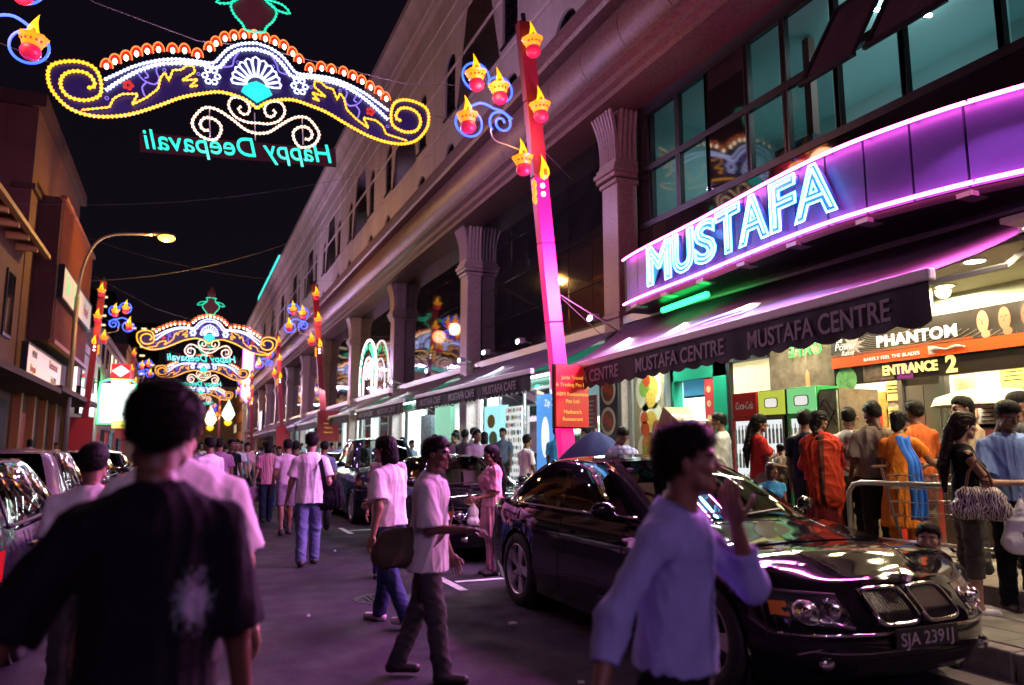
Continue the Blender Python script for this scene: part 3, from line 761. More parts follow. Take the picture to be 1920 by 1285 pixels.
def build_pole():
    P = thing('diya_pole', '', 'lamp pole', group='red poles with diya lamps')
    for z0, z1 in ((0, 2.0), (2.01, 3.6), (3.61, 5.0), (5.01, 6.2), (6.21, 7.6), (7.61, 9.1)):
        o = MB().bb((-.135, -.09, z0), (.135, .09, z1)).build('pole_section', m_mar, P); bevel_mesh(o.data, .01, 1)
    MB().cyl((0, 0, 9.1), (0, 0, 9.28), .045, n=8).build('pole_cap', m_black, P)
    diya(P, (0, -.26, 8.55), 1, True); diya(P, (.02, -.26, 7.35), 1, True)
    diya(P, (-.34, -.1, 6.42)); 
    o = obj('flame', dy['flame'], P, e_flame, loc=(.02, -.14, 6.05)); obj('flame_core', dy['core'], o, e_core)
    mb = MB(); mb.sphere((.0, -.1, 6.03), (.045, .03, .045), 8, 6); mb.sphere((.0, -.1, 5.88), (.045, .03, .045), 8, 6); mb.build('spot_bulbs', e_white, P)
    diya(P, (-1.06, -.05, 7.92)); diya(P, (-.64, -.05, 7.72)); diya(P, (-1.29, -.05, 7.14))
    mb = MB()
    mb.tube(spiral(-1.03, 7.98, .26, .24, R(250), -.75, 24), .02, 5); mb.tube(spiral(-.6, 7.78, .22, .24, R(230), .8, 24), .02, 5)
    mb.tube(spiral(-1.25, 7.12, .24, .24, R(130), .85, 24), .02, 5); mb.tube(spiral(-.63, 7.17, .05, .24, R(0), 1.6, 40), .022, 5)
    mb.tube([tuple((p[0], 0, p[1])) for p in cat([(-1.3, 7.36), (-1.0, 7.5), (-.75, 7.42), (-.6, 7.38), (-.42, 7.25)], 5)], .022, 5)
    mb.build('blue_curl', e_blue, P)
    mb = MB(); mb.tube([tuple((p[0], 0, p[1])) for p in cat([(-.85, 7.05), (-.8, 6.85), (-.5, 6.75), (-.1, 6.62)], 5)], .014, 5); mb.build('bracket', m_alu, P)
    mb = MB()
    for k_ in range(3): mb.sphere((-.16-.01*k_, -.1, 6.05-.14*k_), (.05, .03, .09), 7, 5)
    mb.build('pendant', e_crown, P)
    return P
pole0 = build_pole()
POLES = [(6.14, 11.46, 1, .102, 'near diya pole with bright magenta shaft leaning over the street', 1), (6.1, 35.2, 1, .10, 'maroon diya pole beside the pickup, second on the store side', 0), (6.1, 52.0, 1, .08, 'maroon diya pole third along the store side', 0), (6.1, 78, 1, .04, 'small diya pole far down the store side under the pink sign', 0), (4.6, 118, 1, .02, 'tiny diya pole at the street end below the smallest arch', 0),
         (-4.25, 11.6, -1, .10, 'diya pole at top left whose lamps just enter the picture', 0), (-4.3, 38.5, -1, .05, 'red diya pole beside the curved street lamp', 0), (-4.3, 63, -1, .05, 'red diya pole just behind the walking man in dark shirt', 0), (-4.3, 92, -1, .04, 'faint diya pole far along the left kerb', 0)]
for i, (x, y, sx, ln, lab, mg) in enumerate(POLES):
    p = pole0 if i == 0 else copy_tree(pole0)
    p['label'] = lab; p.location = (x, y, .15); p.rotation_euler = (0, math.atan(-ln*sx), 0); p.scale = (sx, 1, 1)
    if y < 60:
        pt_light('diya_glow', (-.95, -.35, 7.5), (1, .45, .25), 40 if i else 55, .3, p)
        pt_light('diya_glow', (-.1, -.6, 6.9), (1, .3, .12), 25, .3, p)
for i, ch in enumerate([c for c in pole0.children if c.name.startswith('pole_section')]):
    if i < 4:
        ch.data = ch.data.copy(); ch.data.materials.clear(); ch.data.materials.append(e_mag)
        if i == 3: ch.data.materials[0] = emi('magenta_lightbox_upper', (.8, .012, .2), .42)
gw = MB(); gw.tube([(5.78, 11.46, 4.3), (7.75, 12.3, 3.75)], .012, 5); gw.tube([(5.78, 11.46, 4.3), (7.75, 12.75, 3.6)], .008, 5); gw.tube([(5.4, 11.46, 7.0), (7.3, 13.6, 7.3)], .009, 5)
tag(gw.build('guy_cable', cable_m), 'thin steel cables staying the magenta pole to the granite column', 'cable')

# sponsor boards fixed to the poles
m_board = emi('red_board_glow', (.9, .02, .015), .22); e_gold = emi('gold_print', (1, .5, .08), .8)  # board emission stands in for shop light falling on it
def board(x, y, z, label, lines, w=.62, h=1.05):
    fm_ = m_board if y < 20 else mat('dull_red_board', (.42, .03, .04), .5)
    t = thing('sponsor_board', label, 'signboard', (x, y, z), group='red boards on the diya poles')
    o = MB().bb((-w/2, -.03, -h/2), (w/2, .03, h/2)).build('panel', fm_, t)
    MB().bb((-w/2-.02, .032, -h/2-.02), (w/2+.02, .09, h/2+.02)).build('backing', m_black, t)
    for s, zz in lines:
        text('lettering', s, e_gold, o, M_axes((0, -.032, zz), (1, 0, 0), (0, 0, 1), (0, -1, 0)), size=.088, ext=.002)
    return t
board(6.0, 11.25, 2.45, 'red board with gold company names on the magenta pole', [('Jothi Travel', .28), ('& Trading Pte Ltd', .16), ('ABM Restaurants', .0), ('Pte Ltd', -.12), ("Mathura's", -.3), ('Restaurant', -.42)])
board(6.0, 34.9, 2.6, 'red board on the pole above the pickup', [('ABM', .3), ('Restaurants', .1), ("Mathura's", -.1), ('Restaurant', -.3)], .95, 1.35)
board(5.95, 51.6, 2.4, 'small red board on the third store side pole', [], .9, 1.3)
board(-4.3, 38.2, 2.1, 'dim red board on the pole beside the street lamp', [], 1.0, 1.7)
board(-4.3, 62.6, 3.0, 'pinkish red board on the pole left of the dark haired man', [], .9, 1.3)

# ---------------------------------------------------------------- street lamps
m_pole = mat('galvanised_pole', (.22, .2, .19), .5, metal=.4)
e_sod = emi('sodium_lamp', (1, .42, .05), 7)
def street_lamp(x, y, h, arm, lab, power):
    t = thing('street_lamp', lab, 'street lamp', (x, y, .15), group='curved sodium street lamps')
    pts = [(0, 0, 0), (0, 0, h*.3), (0, 0, h*.72)]+[tuple((p[0], 0, p[1])) for p in cat([(0, h*.72), (.12, h*.84), (.5, h*.94), (1.2, h*.985), (arm-.5, h)], 5)]
    MB().tube(pts, [.11, .1, .085]+[.06]*(len(pts)-3), 10).build('pole', m_pole, t, smooth=True)
    MB().cyl((0, 0, 0), (0, 0, 1.2), .14, n=12).build('base', m_pole, t)
    hd = MB(); hd.sphere((arm-.1, 0, h+.05), (.48, .17, .11), 14, 8); o = hd.build('lamp_head', m_pole, t, smooth=True)
    MB().sphere((arm+.05, 0, h-.1), (.34, .2, .16), 14, 10).build('lamp_glass', e_sod, o, smooth=True)
    pt_light('sodium_light', (arm, 0, h-.28), (1, .5, .14), power, .15, t)
street_lamp(-4.35, 34.5, 10.5, 3.1, 'curved street lamp glowing orange over the left kerb', 1700)
street_lamp(-4.35, 84, 10.0, 3.3, 'far orange street lamp seen under the second arch', 2500)
street_lamp(-4.35, -8.0, 10.0, 3.1, 'street lamp above the left kerb behind the viewer', 150)

street_lamp(-4.35, 126, 10.0, 3.3, 'added tiny orange street lamp lighting the block at the street end', 4000)  # lamp added to warm the dark block at the street end
for i, (a, b, sag, lb) in enumerate((((-5.6, 27, 9.2), (8.0, 26, 12.6), .7, 'overhead wire crossing the street beyond the nearest arch'), ((-5.6, 43, 12.5), (8.0, 41, 10.9), .8, 'overhead wire crossing the street before the second arch'), ((-4.6, 38.5, 9.2), (8.0, 33, 13.0), .9, 'overhead wire from the red pole to the store wall'), ((8.0, 14, 12.9), (8.0, 60, 12.9), 0, 'cable clipped along the cream wall between the window rows'))):
    q = [tuple(Vector(a).lerp(Vector(b), u)+Vector((-.03 if a[0] > 7 else 0, 0, -sag*4*u*(1-u)))) for u in np.linspace(0, 1, 17)]
    tag(MB().tube(q, .006, 5).build('overhead_wire', cable_m), lb, 'wire', 'overhead wires')
# ---------------------------------------------------------------- far signs
t = thing('vertical_sign', 'tall white vertical lightbox with pink rim and pointed ends far along the store side', 'sign', (6.85, 100, 11))
MB().add([(x, 0, z) for x, z in ((-.55, -2.7), (0, -3.5), (.55, -2.7), (.55, 4.2), (0, 6), (-.55, 4.2))]+[(x, .3, z) for x, z in ((-.55, -2.7), (0, -3.5), (.55, -2.7), (.55, 4.2), (0, 6), (-.55, 4.2))], [(0, 1, 2, 3, 4, 5), (6, 7, 8, 9, 10, 11)]+[(i, (i+1) % 6, (i+1) % 6+6, i+6) for i in range(6)]).build('lightbox', emi('sign_white', (.85, .95, 1), 1.6, True), t)
mb = MB(); mb.tube([(-.62, -.05, -2.75), (0, -.05, -3.6), (.62, -.05, -2.75), (.62, -.05, 4.2), (0, -.05, 6.1), (-.62, -.05, 4.2)], .07, 5, closed=True); mb.build('neon_rim', emi('neon_violet', (.9, .15, 1), 3), t)
for i in range(9): text('lettering', 'MUSTAFAHC'[i], emi('sign_green', (.02, .5, .35), .6), t, M_axes((0, -.02, 3.2-.7*i), (-1, 0, 0), (0, 0, 1), (0, 1, 0)), size=.6, ext=.01)
t = thing('rooftop_sign', 'cyan glowing sign along the far roof edge of the store', 'sign', (8, 79, 19.7))
for i, (a, b) in enumerate(((0, 9.4), (10.4, 24))):
    MB().bb((-.1, a, .1), (.1, b, 1.9)).build('letter_panel', emi('sign_cyan', (.05, .8, .75), 1.3, True), t)
mb = MB()
for y in range(0, 25, 4): mb.cyl((.1, y, -.2), (.1, y, 1.9), .06, n=5)
mb.build('support', m_frame, t)
# arched neon over the side entrance
t = thing('neon_arch_sign', 'arched green and white neon reading the store name on the dark glass', 'neon sign', (7.93, 35.7, 4.2))
o1 = [(0, a, b) for a, b in arch_outline(3.5, 2.6, 18)]; o2 = [(0, a, b) for a, b in arch_outline(1.9, 1.75, 14)]
MB().tube(o1, .05, 5).build('neon_tube', emi('neon_pale', (1, .8, .85), 3), t); MB().tube(o2, .035, 5).build('neon_tube', MATS['neon_pale'], t)
mb = MB()
for a in range(20, 170, 28): mb.tube([(0, .25*math.cos(R(a)), .6+.25*math.sin(R(a))), (0, .8*math.cos(R(a)), .7+.85*math.sin(R(a)))], .02, 4)
mb.build('neon_ray', MATS['neon_pale'], t)
word = 'MUSTAFA CENTRE'
for i, chx in enumerate(word):
    if chx == ' ': continue
    a = R(188-196*i/(len(word)-1)); ca, sa = math.cos(a), math.sin(a)
    # reading direction seen from the street is -Y
    yy, zz = -1.33*ca, .95+1.22*sa
    up = Vector((0, -ca, sa)).normalized(); rd = Vector((0, -sa, -ca)).normalized()
    text('lettering', chx, emi('neon_green', (.03, .9, .35), 1.8), t, M_axes((-.05, yy, zz), rd, up, (-1, 0, 0)), size=.42, ext=.02, offset=.01)
pt_light('neon_light', (-.8, 0, 1.3), (.6, 1, .8), 25, .4, t)
# left side signs
def lightbox(name, label, x, y0, y1, z0, z1, m, txt=(), cat_='sign', d=.18):
    t = thing(name, label, cat_, (x, (y0+y1)/2, (z0+z1)/2)); w, h = y1-y0, z1-z0
    o = MB().bb((-d, -w/2, -h/2), (0, w/2, h/2)).build('face', m, t)
    fr = MB()
    for a, b in (((-d-.01, -w/2-.06, -h/2-.06), (.03, w/2+.06, -h/2)), ((-d-.01, -w/2-.06, h/2), (.03, w/2+.06, h/2+.06)), ((-d-.01, -w/2-.06, -h/2), (.03, -w/2, h/2)), ((-d-.01, w/2, -h/2), (.03, w/2+.06, h/2))): fr.bb(a, b)
    fr.build('frame', m_frame, t)
    for s, yy, zz, sz, mm in txt:
        text('lettering', s, mm, o, M_axes((.006, yy, zz), (0, 1, 0), (0, 0, 1), (1, 0, 0)), size=sz, ext=.004)
    return t
ink_g = emi('ink_green', (.05, .75, .2), .8); ink_r = mat('ink_red', (.5, .03, .03), .6); ink_k = mat('ink_black', (.03, .03, .03), .6)
lightbox('shop_sign', 'pale sign with green lettering on the slatted brown building', -4.62, 32.6, 41.8, 7.35, 8.55, emi('sign_pale', (.8, .72, .6), .38), [('Sri', -3.2, -.25, 1.0, ink_g), ('Jothi', -.6, -.25, 1.0, ink_g), ('Hotel', 2.6, -.2, .7, ink_r)])
lightbox('shop_sign', 'yellow lit restaurant sign above the ground floor of the slatted building', -5.3, 31.0, 39.0, 4.05, 5.3, emi('sign_yellow', (1, .62, .2), .45, True), [('MENU', -2.6, .25, .35, ink_k), ('Briyani', -2.7, -.3, .4, ink_r), ('Restaurant', 1.8, .2, .5, ink_r), ('Tel 6298', 2.0, -.35, .38, ink_k)])
lightbox('billboard', 'white blank billboard lit from behind beyond the street lamp', -5.0, 43.5, 50.5, 3.4, 4.7, emi('sign_whitepink', (1, .85, .9), .75, True))
lightbox('wall_sign', 'narrow blue and yellow vertical sign far along the left side', -4.9, 87, 89.5, 4.6, 8.0, emi('sign_blue', (.1, .12, .8), .8), [('HOTEL', 0, .3, .7, e_yel)])
t = thing('shop_sign', 'big white neon shop sign with red diamond and green canopy on the left side', 'sign', (-4.5, 58, 0))
MB().bb((-.9, -.15, 3.4), (1.15, .15, 6.0)).build('white_face', emi('sign_hot', (.9, 1, .95), 2.6, True), t)
MB().bb((-.4, -.2, 6.35), (.8, .14, 7.4)).build('red_face', emi('sign_red', (1, .02, .03), .8), t)
MB().tube([(-.98, -.2, 3.3), (-.98, -.2, 6.1), (-.5, -.2, 6.3), (.9, -.2, 6.3), (1.25, -.2, 6.0), (1.25, -.2, 3.3)], .06, 5, closed=True).build('green_neon', emi('sign_green_neon', (.05, 1, .3), 3), t)
MB().add([(.2, -.22, 7.3), (.75, -.22, 6.9), (.2, -.22, 6.5), (-.35, -.22, 6.9)], [(0, 1, 2, 3)]).build('diamond', emi('sign_diamond', (1, .8, .8), 1.5), t)
MB().bb((-.32, -.23, 4.2), (.7, -.2, 6.3)).build('white_face', MATS['sign_hot'], t)
MB().bb((-.1, -.24, 3.0), (.8, -.18, 3.5)).build('yellow_face', emi('sign_yel', (1, .7, .1), 1.6), t)
text('lettering', 'N', ink_r, t, M_axes((.2, -.23, 6.75), (1, 0, 0), (0, 0, 1), (0, -1, 0)), size=.35, ext=.003)
cl = MB(); P = [[(-1.1-.2*math.sin(j*.9), -1+4*i/6, 3.2+4.6*j/8+.12*math.sin(i*2.1)) for i in range(7)] for j in range(9)]; cl.grid(P); cl.build('green_canopy', mat('green_net', (.02, .5, .08), .6), t)
pt_light('sign_light', (0, -1.6, 4.6), (.75, 1, .85), 380, .5, t)
for i, (y, c, lb) in enumerate(((60, (1, .15, .2), 'red lit shopfront panel under the neon sign'), (63.5, (.5, .8, 1), 'blue white shopfront panel under the neon sign'), (67, (1, .3, .3), 'pink shopfront panel further along the left side'), (72, (.4, .9, 1), 'cyan shopfront panel far along the left side'))):
    t = thing('shopfront', lb, 'shopfront', (-5.2, y, .15)); f_ = MB().bb((-.1, -1.4, .2), (.1, 1.4, 2.6)).build('window', emi('shopfront_%d' % i, c, .9, True), t)
    fr = MB()
    for yy in (-1.45, -.5, .45, 1.4): fr.bb((-.12, yy, 0), (.16, yy+.06, 2.7))
    fr.bb((-.12, -1.5, 2.62), (.16, 1.5, 2.75)); fr.build('frame', m_frame, t)
lt = [(430, 118, 3.2)]
for i, (x, y, z, c, lb) in enumerate(((3.4, 122, 6.2, (1, .8, .5), 'hanging festive lantern cluster at the street end, warm white'), (5.6, 116, 6.8, (.7, 1, .7), 'hanging festive lantern cluster at the street end, greenish white'))):
    t = thing('festive_lantern', lb, 'lantern', (x, y, z), group='lanterns hung at the street end')
    MB().lathe([(0, -1.3), (.5, -.9), (.9, -.2), (.6, .6), (.2, 1.4), (0, 1.9)], 12).build('lantern_body', emi('lantern_%d' % i, c, 2.2), t, smooth=True)
    MB().lathe([(.0, -1.9), (.4, -1.7), (.55, -1.3), (.2, -1.1)], 12).build('lantern_base', e_yel, t); MB().sphere((0, 0, 2.2), .3, 8, 6).build('lantern_top', e_teal, t); pt_light('lantern_light', (0, -1.5, 0), (1, .75, .5), 700, .5, t)
lightbox('wall_sign', 'small violet lightbox low at the far end of the store', 7.6, 84, 87, 3.6, 5.6, emi('sign_violet', (.6, .5, 1), 1.2))
# ================================================================== curved neon store sign
ARC = cat([(8.1, 13.2), (7.3, 11.5), (7.03, 8.9), (6.8, 6.5), (6.93, 5.2), (7.25, 4.2), (7.8, 3.1), (8.4, 2.2)], 16)
_ax = np.array([p[0] for p in ARC])[::-1]; _ay = np.array([p[1] for p in ARC])[::-1]
def arcx(y): return float(np.interp(y, _ay, _ax))
def arcn(y):
    d = (arcx(y+.05)-arcx(y-.05))/.1; n = Vector((-1, d, 0)); return n.normalized()
ZB, ZT = 4.14, 5.0
SG = thing('neon_store_sign', 'curved blue panelled sign with pink neon edges and seven big cyan letters', 'sign', (7.2, 7, 4.14))
def sgp(o):
    o.parent = SG; o.matrix_parent_inverse = Matrix.Translation((-7.2, -7, -4.14)); return o
m_pan = mat('blue_sign_panel', (.11, .13, .36), .38, metal=.0, spec=.6, var=.1, vscale=3)
ys = [11.5]
while ys[-1] > 2.6: ys.append(ys[-1]-.52)
for a, b in zip(ys[:-1], ys[1:]):
    mb = MB(); P = []
    for k in range(5):
        y = a-.012+(b-a+.024)*k/4; x = arcx(y); P.append([(x, y, ZB), (x, y, ZT)])
    mb.grid(P)
    P2 = [[(p[0][0]+.03, p[0][1], ZB), (p[0][0]+.03, p[0][1], ZT)] for p in P]; mb.grid(P2)
    sgp(mb.build('sign_panel', m_pan, smooth=True, fix=False))
mb = MB(); mb.grid([[(arcx(y)+.04, y, ZB-.03), (arcx(y)+.04, y, ZT+.03)] for y in np.linspace(11.5, 2.6, 60)]); sgp(mb.build('backing', m_black, fix=False))
mb = MB(); mb.grid([[(arcx(y)-.02, y, ZB-.1), (arcx(y)+.9, y, ZB-.1)] for y in np.linspace(11.5, 2.6, 60)]); mb.grid([[(arcx(y)-.02, y, ZB-.1), (arcx(y)-.02, y, ZB-.02)] for y in np.linspace(11.5, 2.6, 60)])
sgp(mb.build('soffit', m_frame))
mb = MB(); mb.grid([[(arcx(y)-.01, y, ZT+.03), (8.2, y, ZT+.03)] for y in np.linspace(11.5, 2.6, 60)]); mb.bb((7.3, 11.5, ZB-.1), (8.2, 11.56, ZT+.03)); sgp(mb.build('top_cover', m_frame))
e_pink = emi('neon_pink', (1, .10, .45), 17.0, True)
for z in (ZT-.01, ZB+.02):
    mb = MB(); mb.tube([(arcx(y)-.09, y, z) for y in np.linspace(11.46, 2.7, 50)], .021, 6); sgp(mb.build('pink_neon_tube', e_pink, smooth=True))
for z in (ZT-.01, ZB+.02):      # the light the tubes throw into the street
    for ya, yb in ((11.4, 8.6), (8.5, 5.6), (5.5, 2.8)):
        ym = (ya+yb)/2; nv = arcn(ym); l_ = area_light('neon_glow', (arcx(ym)-.13, ym, z), .03, (1, .18, .74), 270, (-1, nv.y*-.0, -.35), None, sizey=ya-yb)
        zax = Vector((1, 0, .35 if z > 4.5 else -.15)).normalized(); yax = Vector(((arcx(ya)-arcx(yb)), ya-yb, 0)).normalized(); xax = yax.cross(zax).normalized(); zax = xax.cross(yax)
        l_.matrix_world = M_axes((arcx(ym)-.13, ym, z), xax, yax, zax); l_.parent = SG; l_.matrix_parent_inverse = Matrix.Translation((-7.2, -7, -4.14))
l_ = area_light('letter_glow', (6.75, 8.2, 4.58), .1, (.15, .42, 1), 340, (-1, 0, -.25), None, sizey=4.0)
zax = Vector((1, .05, .25)).normalized(); yax = Vector((arcx(10.2)-arcx(6.2), 4.0, 0)).normalized(); xax = yax.cross(zax).normalized(); zax = xax.cross(yax)
l_.matrix_world = M_axes((arcx(8.2)-.2, 8.2, 4.58), xax, yax, zax); l_.parent = SG; l_.matrix_parent_inverse = Matrix.Translation((-7.2, -7, -4.14))
mb = MB()
for y in ys:
    for z in (ZT-.01, ZB+.02): mb.box((arcx(y)-.045, y-.1, z), (.09, .02, .02))
for y in ys[1::2]: mb.box((arcx(y)+.02, y, ZB-.09), (.25, .16, .05))
tag(sgp(mb.build('tube_bracket', m_alu)), kind='stuff')
e_let = emi('neon_cyan', (.10, .58, 1), 7.0, True); e_let2 = emi('neon_cyan_inner', (.25, .75, 1), 3.5)
def on_arc(me, y0, z0, out):
    n = len(me.vertices); co = np.empty(n*3); me.vertices.foreach_get('co', co); co = co.reshape(-1, 3)
    r = np.empty_like(co)
    for i, (x, y, z) in enumerate(co):
        yy = y0-x; nv = arcn(yy); o_ = out+z
        r[i] = (arcx(yy)+nv.x*o_, yy+nv.y*o_, z0+y)
    me.vertices.foreach_set('co', r.reshape(-1)); me.update()
def arc_text(txt, ya, yb, z0, h, out, m, name, **k):
    me = text_mesh(txt, 1., align='LEFT', **k)
    co = np.empty(len(me.vertices)*3); me.vertices.foreach_get('co', co); co = co.reshape(-1, 3)
    x0, x1, y0, y1 = co[:, 0].min(), co[:, 0].max(), co[:, 1].min(), co[:, 1].max()
    me.transform(Matrix.Diagonal(((ya-yb)/(x1-x0), h/(y1-y0), (ya-yb)/(x1-x0) if k.get('outline') else 1, 1)) @ Matrix.Translation((-x0, -y0, 0)))
    on_arc(me, ya, z0, out); sgp(obj(name, me, None, m))
LET = [('M', 10.33, 9.62), ('U', 9.53, 8.97), ('S', 8.9, 8.37), ('T', 8.32, 7.77), ('A', 7.78, 7.17), ('F', 7.1, 6.66), ('A', 6.66, 6.05)]
for c, a, b in LET:
    arc_text(c, a, b, 4.27, .62, .09, mat('letter_back', (.03, .12, .3), .4), 'letter_plate', ext=.03, offset=.02)
    arc_text(c, a+.02, b-.02, 4.25, .66, .15, e_let, 'cyan_letter_tube', outline=.015, offset=.03)
    arc_text(c, a-.05, b+.05, 4.31, .55, .155, e_let2, 'cyan_letter_tube', outline=.009, offset=-.035)
mb = MB(); mb.tube([(7.45, 10.6, 3.93), (7.3, 9.2, 3.93)], .05, 6); t = mb.build('green_strip_light', emi('neon_green_strip', (.02, 1, .15), 5, True)); tag(t, 'green fluorescent strip glowing under the left part of the curved sign', 'strip light')

# ================================================================== awnings
def fabric(name, col):
    return mat(name, col, .75, var=.18, vscale=2.2, bump=.12, bscale=7)
m_awn = fabric('purple_black_canvas', (.12, .07, .12)); m_val = fabric('black_valance', (.022, .02, .03)); m_rail = mat('white_rail', (.78, .76, .78), .4)
m_ink = mat('awning_print', (.32, .29, .32), .7); m_logo = mat('awning_logo', (.62, .5, .6), .7)
def awning(label, A, B, z, wallx, wz, valh, words, group, text_m, scal, logo=True, arms=True):
    """A = far front end (x,y), B = near front end; canvas runs up to the wall"""
    t = thing('awning', label, 'awning', (A[0], A[1], z), group=group); O = Vector((A[0], A[1], z))
    def pp(o): o.parent = t; o.matrix_parent_inverse = Matrix.Translation(-O); return o
    n = 28; P = []
    for i in range(n+1):
        u = i/n; row = []
        for j in range(9):
            v = j/8; fx, fy = A[0]+(B[0]-A[0])*u, A[1]+(B[1]-A[1])*u
            x = fx+(wallx-fx)*v; zz = z+.03+(wz-z)*v-.09*math.sin(math.pi*v)*(1+.25*math.sin(u*9)+.2*math.sin(u*23+1))
            row.append((x, fy, zz))
        P.append(row)
    mb = MB(); mb.grid(P); mb.grid([[(p[0], p[1], p[2]-.012) for p in r] for r in P]); pp(mb.build('canvas', m_awn, smooth=True, fix=False))
    d = Vector((B[0]-A[0], B[1]-A[1], 0)); L = d.length; d.normalize(); nv = Vector((-d.y, d.x, 0)); 
    if nv.x > 0: nv = -nv
    a3 = Vector((A[0], A[1], z))
    mb = MB(); Mr = Matrix((tuple((d.x, nv.x, 0)), tuple((d.y, nv.y, 0)), (0, 0, 1)))
    mb.box(tuple(a3+d*L/2+nv*.02), (L+.06, .09, .11), M=Mr); o = pp(mb.build('front_rail', m_rail)); bevel_mesh(o.data, .02, 2)
    # scalloped valance, gently waving
    mb = MB(); ns = int(L/scal); P = []
    m_ = ns*8
    for i in range(m_+1):
        s = L*i/m_; w = .012*math.sin(s*5.1)+.008*math.sin(s*13)
        zb = z-.06-valh-.045*abs(math.sin(math.pi*i/8))
        p = a3+d*s+nv*.035
        P.append([(p.x+nv.x*w*0, p.y+nv.y*w*0, z-.05), (p.x+nv.x*w*.6, p.y+nv.y*w*.6, z-.05-valh*.5), (p.x+nv.x*w*1.4, p.y+nv.y*w*1.4, zb)])
    mb.grid(P); vo = pp(mb.build('valance', m_val, smooth=True, fix=False))
    for s0, s1, wd in words:
        p = a3+d*s0+nv*.056; p.z = z-.055-valh*.82
        me = text_mesh(wd, valh*.86, align='LEFT', ext=.002, offset=.004)
        co = np.empty(len(me.vertices)*3); me.vertices.foreach_get('co', co); w = co.reshape(-1, 3)[:, 0].max()
        me.transform(M_axes(p, d, (0, 0, 1), nv) @ Matrix.Diagonal(((s1-s0)/w, 1, 1, 1))); o = obj('lettering', me, None, text_m); o.parent = vo
    # flowing logo strokes on the canvas
    def on(u, v, h=.012):
        fx, fy = A[0]+(B[0]-A[0])*u, A[1]+(B[1]-A[1])*u
        return (fx+(wallx-fx)*v, fy, z+.03+(wz-z)*v-.09*math.sin(math.pi*v)*(1+.25*math.sin(u*9)+.2*math.sin(u*23+1))+h)
    if logo:
        mb = MB()
        for st in ([(.24, .16), (.28, .15), (.33, .22), (.37, .30), (.385, .40), (.40, .30)], [(.41, .16), (.44, .28), (.50, .42), (.55, .5), (.585, .47), (.575, .40), (.53, .32), (.5, .25)]):
            q = cat(st, 6); m2 = len(q); rows = []
            for i, p in enumerate(q):
                w = .012+.03*math.sin(math.pi*min(1, i/m2*1.2)); rows.append([on(p[0]-w*.15, p[1]+w), on(p[0]+w*.15, p[1]-w)])
            mb.grid(rows)
        pp(mb.build('logo_stroke', m_logo, fix=False))
    if arms:
        mb = MB()
        for u in (.12, .88):
            f = on(u, .02, -.08); w0 = (wallx, f[1]+(.5 if u < .5 else -.5), wz-.35); mid = ((f[0]+wallx)/2-.1, f[1]+(1.0 if u < .5 else -1.0)*.9, (f[2]+wz)/2-.3)
            mb.tube([f, mid, w0], .03, 6)
        mb.box((wallx-.06, (A[1]+B[1])/2, wz+.03), (.16, abs(A[1]-B[1])+.1, .16)); pp(mb.build('arm_frame', m_alu))
    return t
awning('large purple black awning with lettered scalloped valance below the curved sign', (6.36, 12.42), (5.65, 4.2), 3.0, 7.95, 4.05, .33, [(.12, 2.55, 'MUSTAFA CENTRE'), (3.1, 5.35, 'MUSTAFA CENTRE'), (5.8, 7.85, 'MUSTAFA CENTRE')], 'store awnings', m_ink, .34)
for k, (y0, y1, x, words, lab) in enumerate([(20.25, 12.6, 5.9, [(.5, 2.3, 'MUSTAFA CAFE'), (2.9, 4.7, 'MUSTAFA CAFE'), (5.2, 7.0, 'MUSTAFA CAFE')], 'black awning with lettered valance just left of the magenta pole'), (28.7, 21.9, 6.0, [(.6, 2.8, 'MUSTAFA CAFE'), (3.6, 5.9, 'MUSTAFA CAFE')], 'black awning with dim lettering behind the walking men'), (37.5, 30.4, 6.05, [], 'black awning above the pickup roof'), (46.6, 39.4, 6.2, [], 'fourth plain dark awning along the store'), (55.4, 48.3, 6.2, [], 'fifth plain dark awning along the store'), (64.2, 57.1, 6.3, [], 'sixth plain dark awning along the store'), (73.2, 66, 6.4, [], 'seventh plain dark awning far along the store'), (91, 75, 6.6, [], 'farthest dark awning at the end of the store')]):
    awning(lab, (x, y0), (x, y1), 3.0, 7.95, 3.98, .28, words, 'store awnings', m_ink, .22, logo=k < 2, arms=k < 4)
# floodlights clipped above the small awnings
fm = MB(); fm.box((0, 0, 0), (.16, .2, .12)); fm.cyl((.08, 0, 0), (.3, 0, -.05), .02, n=5); fmm = fm.mesh('floodlight')
for i, y in enumerate((13.0, 16.6, 18.9, 20.9, 24.2, 28.9, 30.0)):
    t = thing('floodlight', ('floodlight at the top of the cafe awning beside the granite column', 'floodlight above the middle of the cafe awning', 'floodlight above the left half of the cafe awning', 'floodlight in the gap between two cafe awnings', 'floodlight above the second black awning', 'floodlight in the gap left of the second awning', 'floodlight above the awning over the pickup')[i], 'floodlight', (7.45, y, 4.2), group='floodlights over the awnings')
    obj('housing', fmm, t, m_alu); MB().sphere((-.09, 0, -.03), (.03, .09, .055), 10, 6).build('lens', emi('flood_lens', (.75, .88, 1), 14), t)

# ================================================================== ground floor, first bay (Y 4 .. 12.8)
SX = 8.3
m_green = mat('green_gloss_panel', (.01, .22, .13), .25); m_cream = mat('cream_board', (.75, .68, .42), .6); m_stone = mat('polished_brown_stone', (.16, .125, .085), .2, var=.35, vscale=9)
m_wtile = mat('white_tile', (.7, .7, .66), .3, var=.1)
fs = thing('cafe_front', 'cafe shopfront with green frame, cream panel and brown stone wall behind the car', 'shopfront', (8.1, 9.5, .33)); FO = Vector((8.1, 9.5, .33))
def fp(o, par=None):
    if par is None: o.parent = fs; o.matrix_parent_inverse = Matrix.Translation(-FO)
    else: o.parent = par
    return o
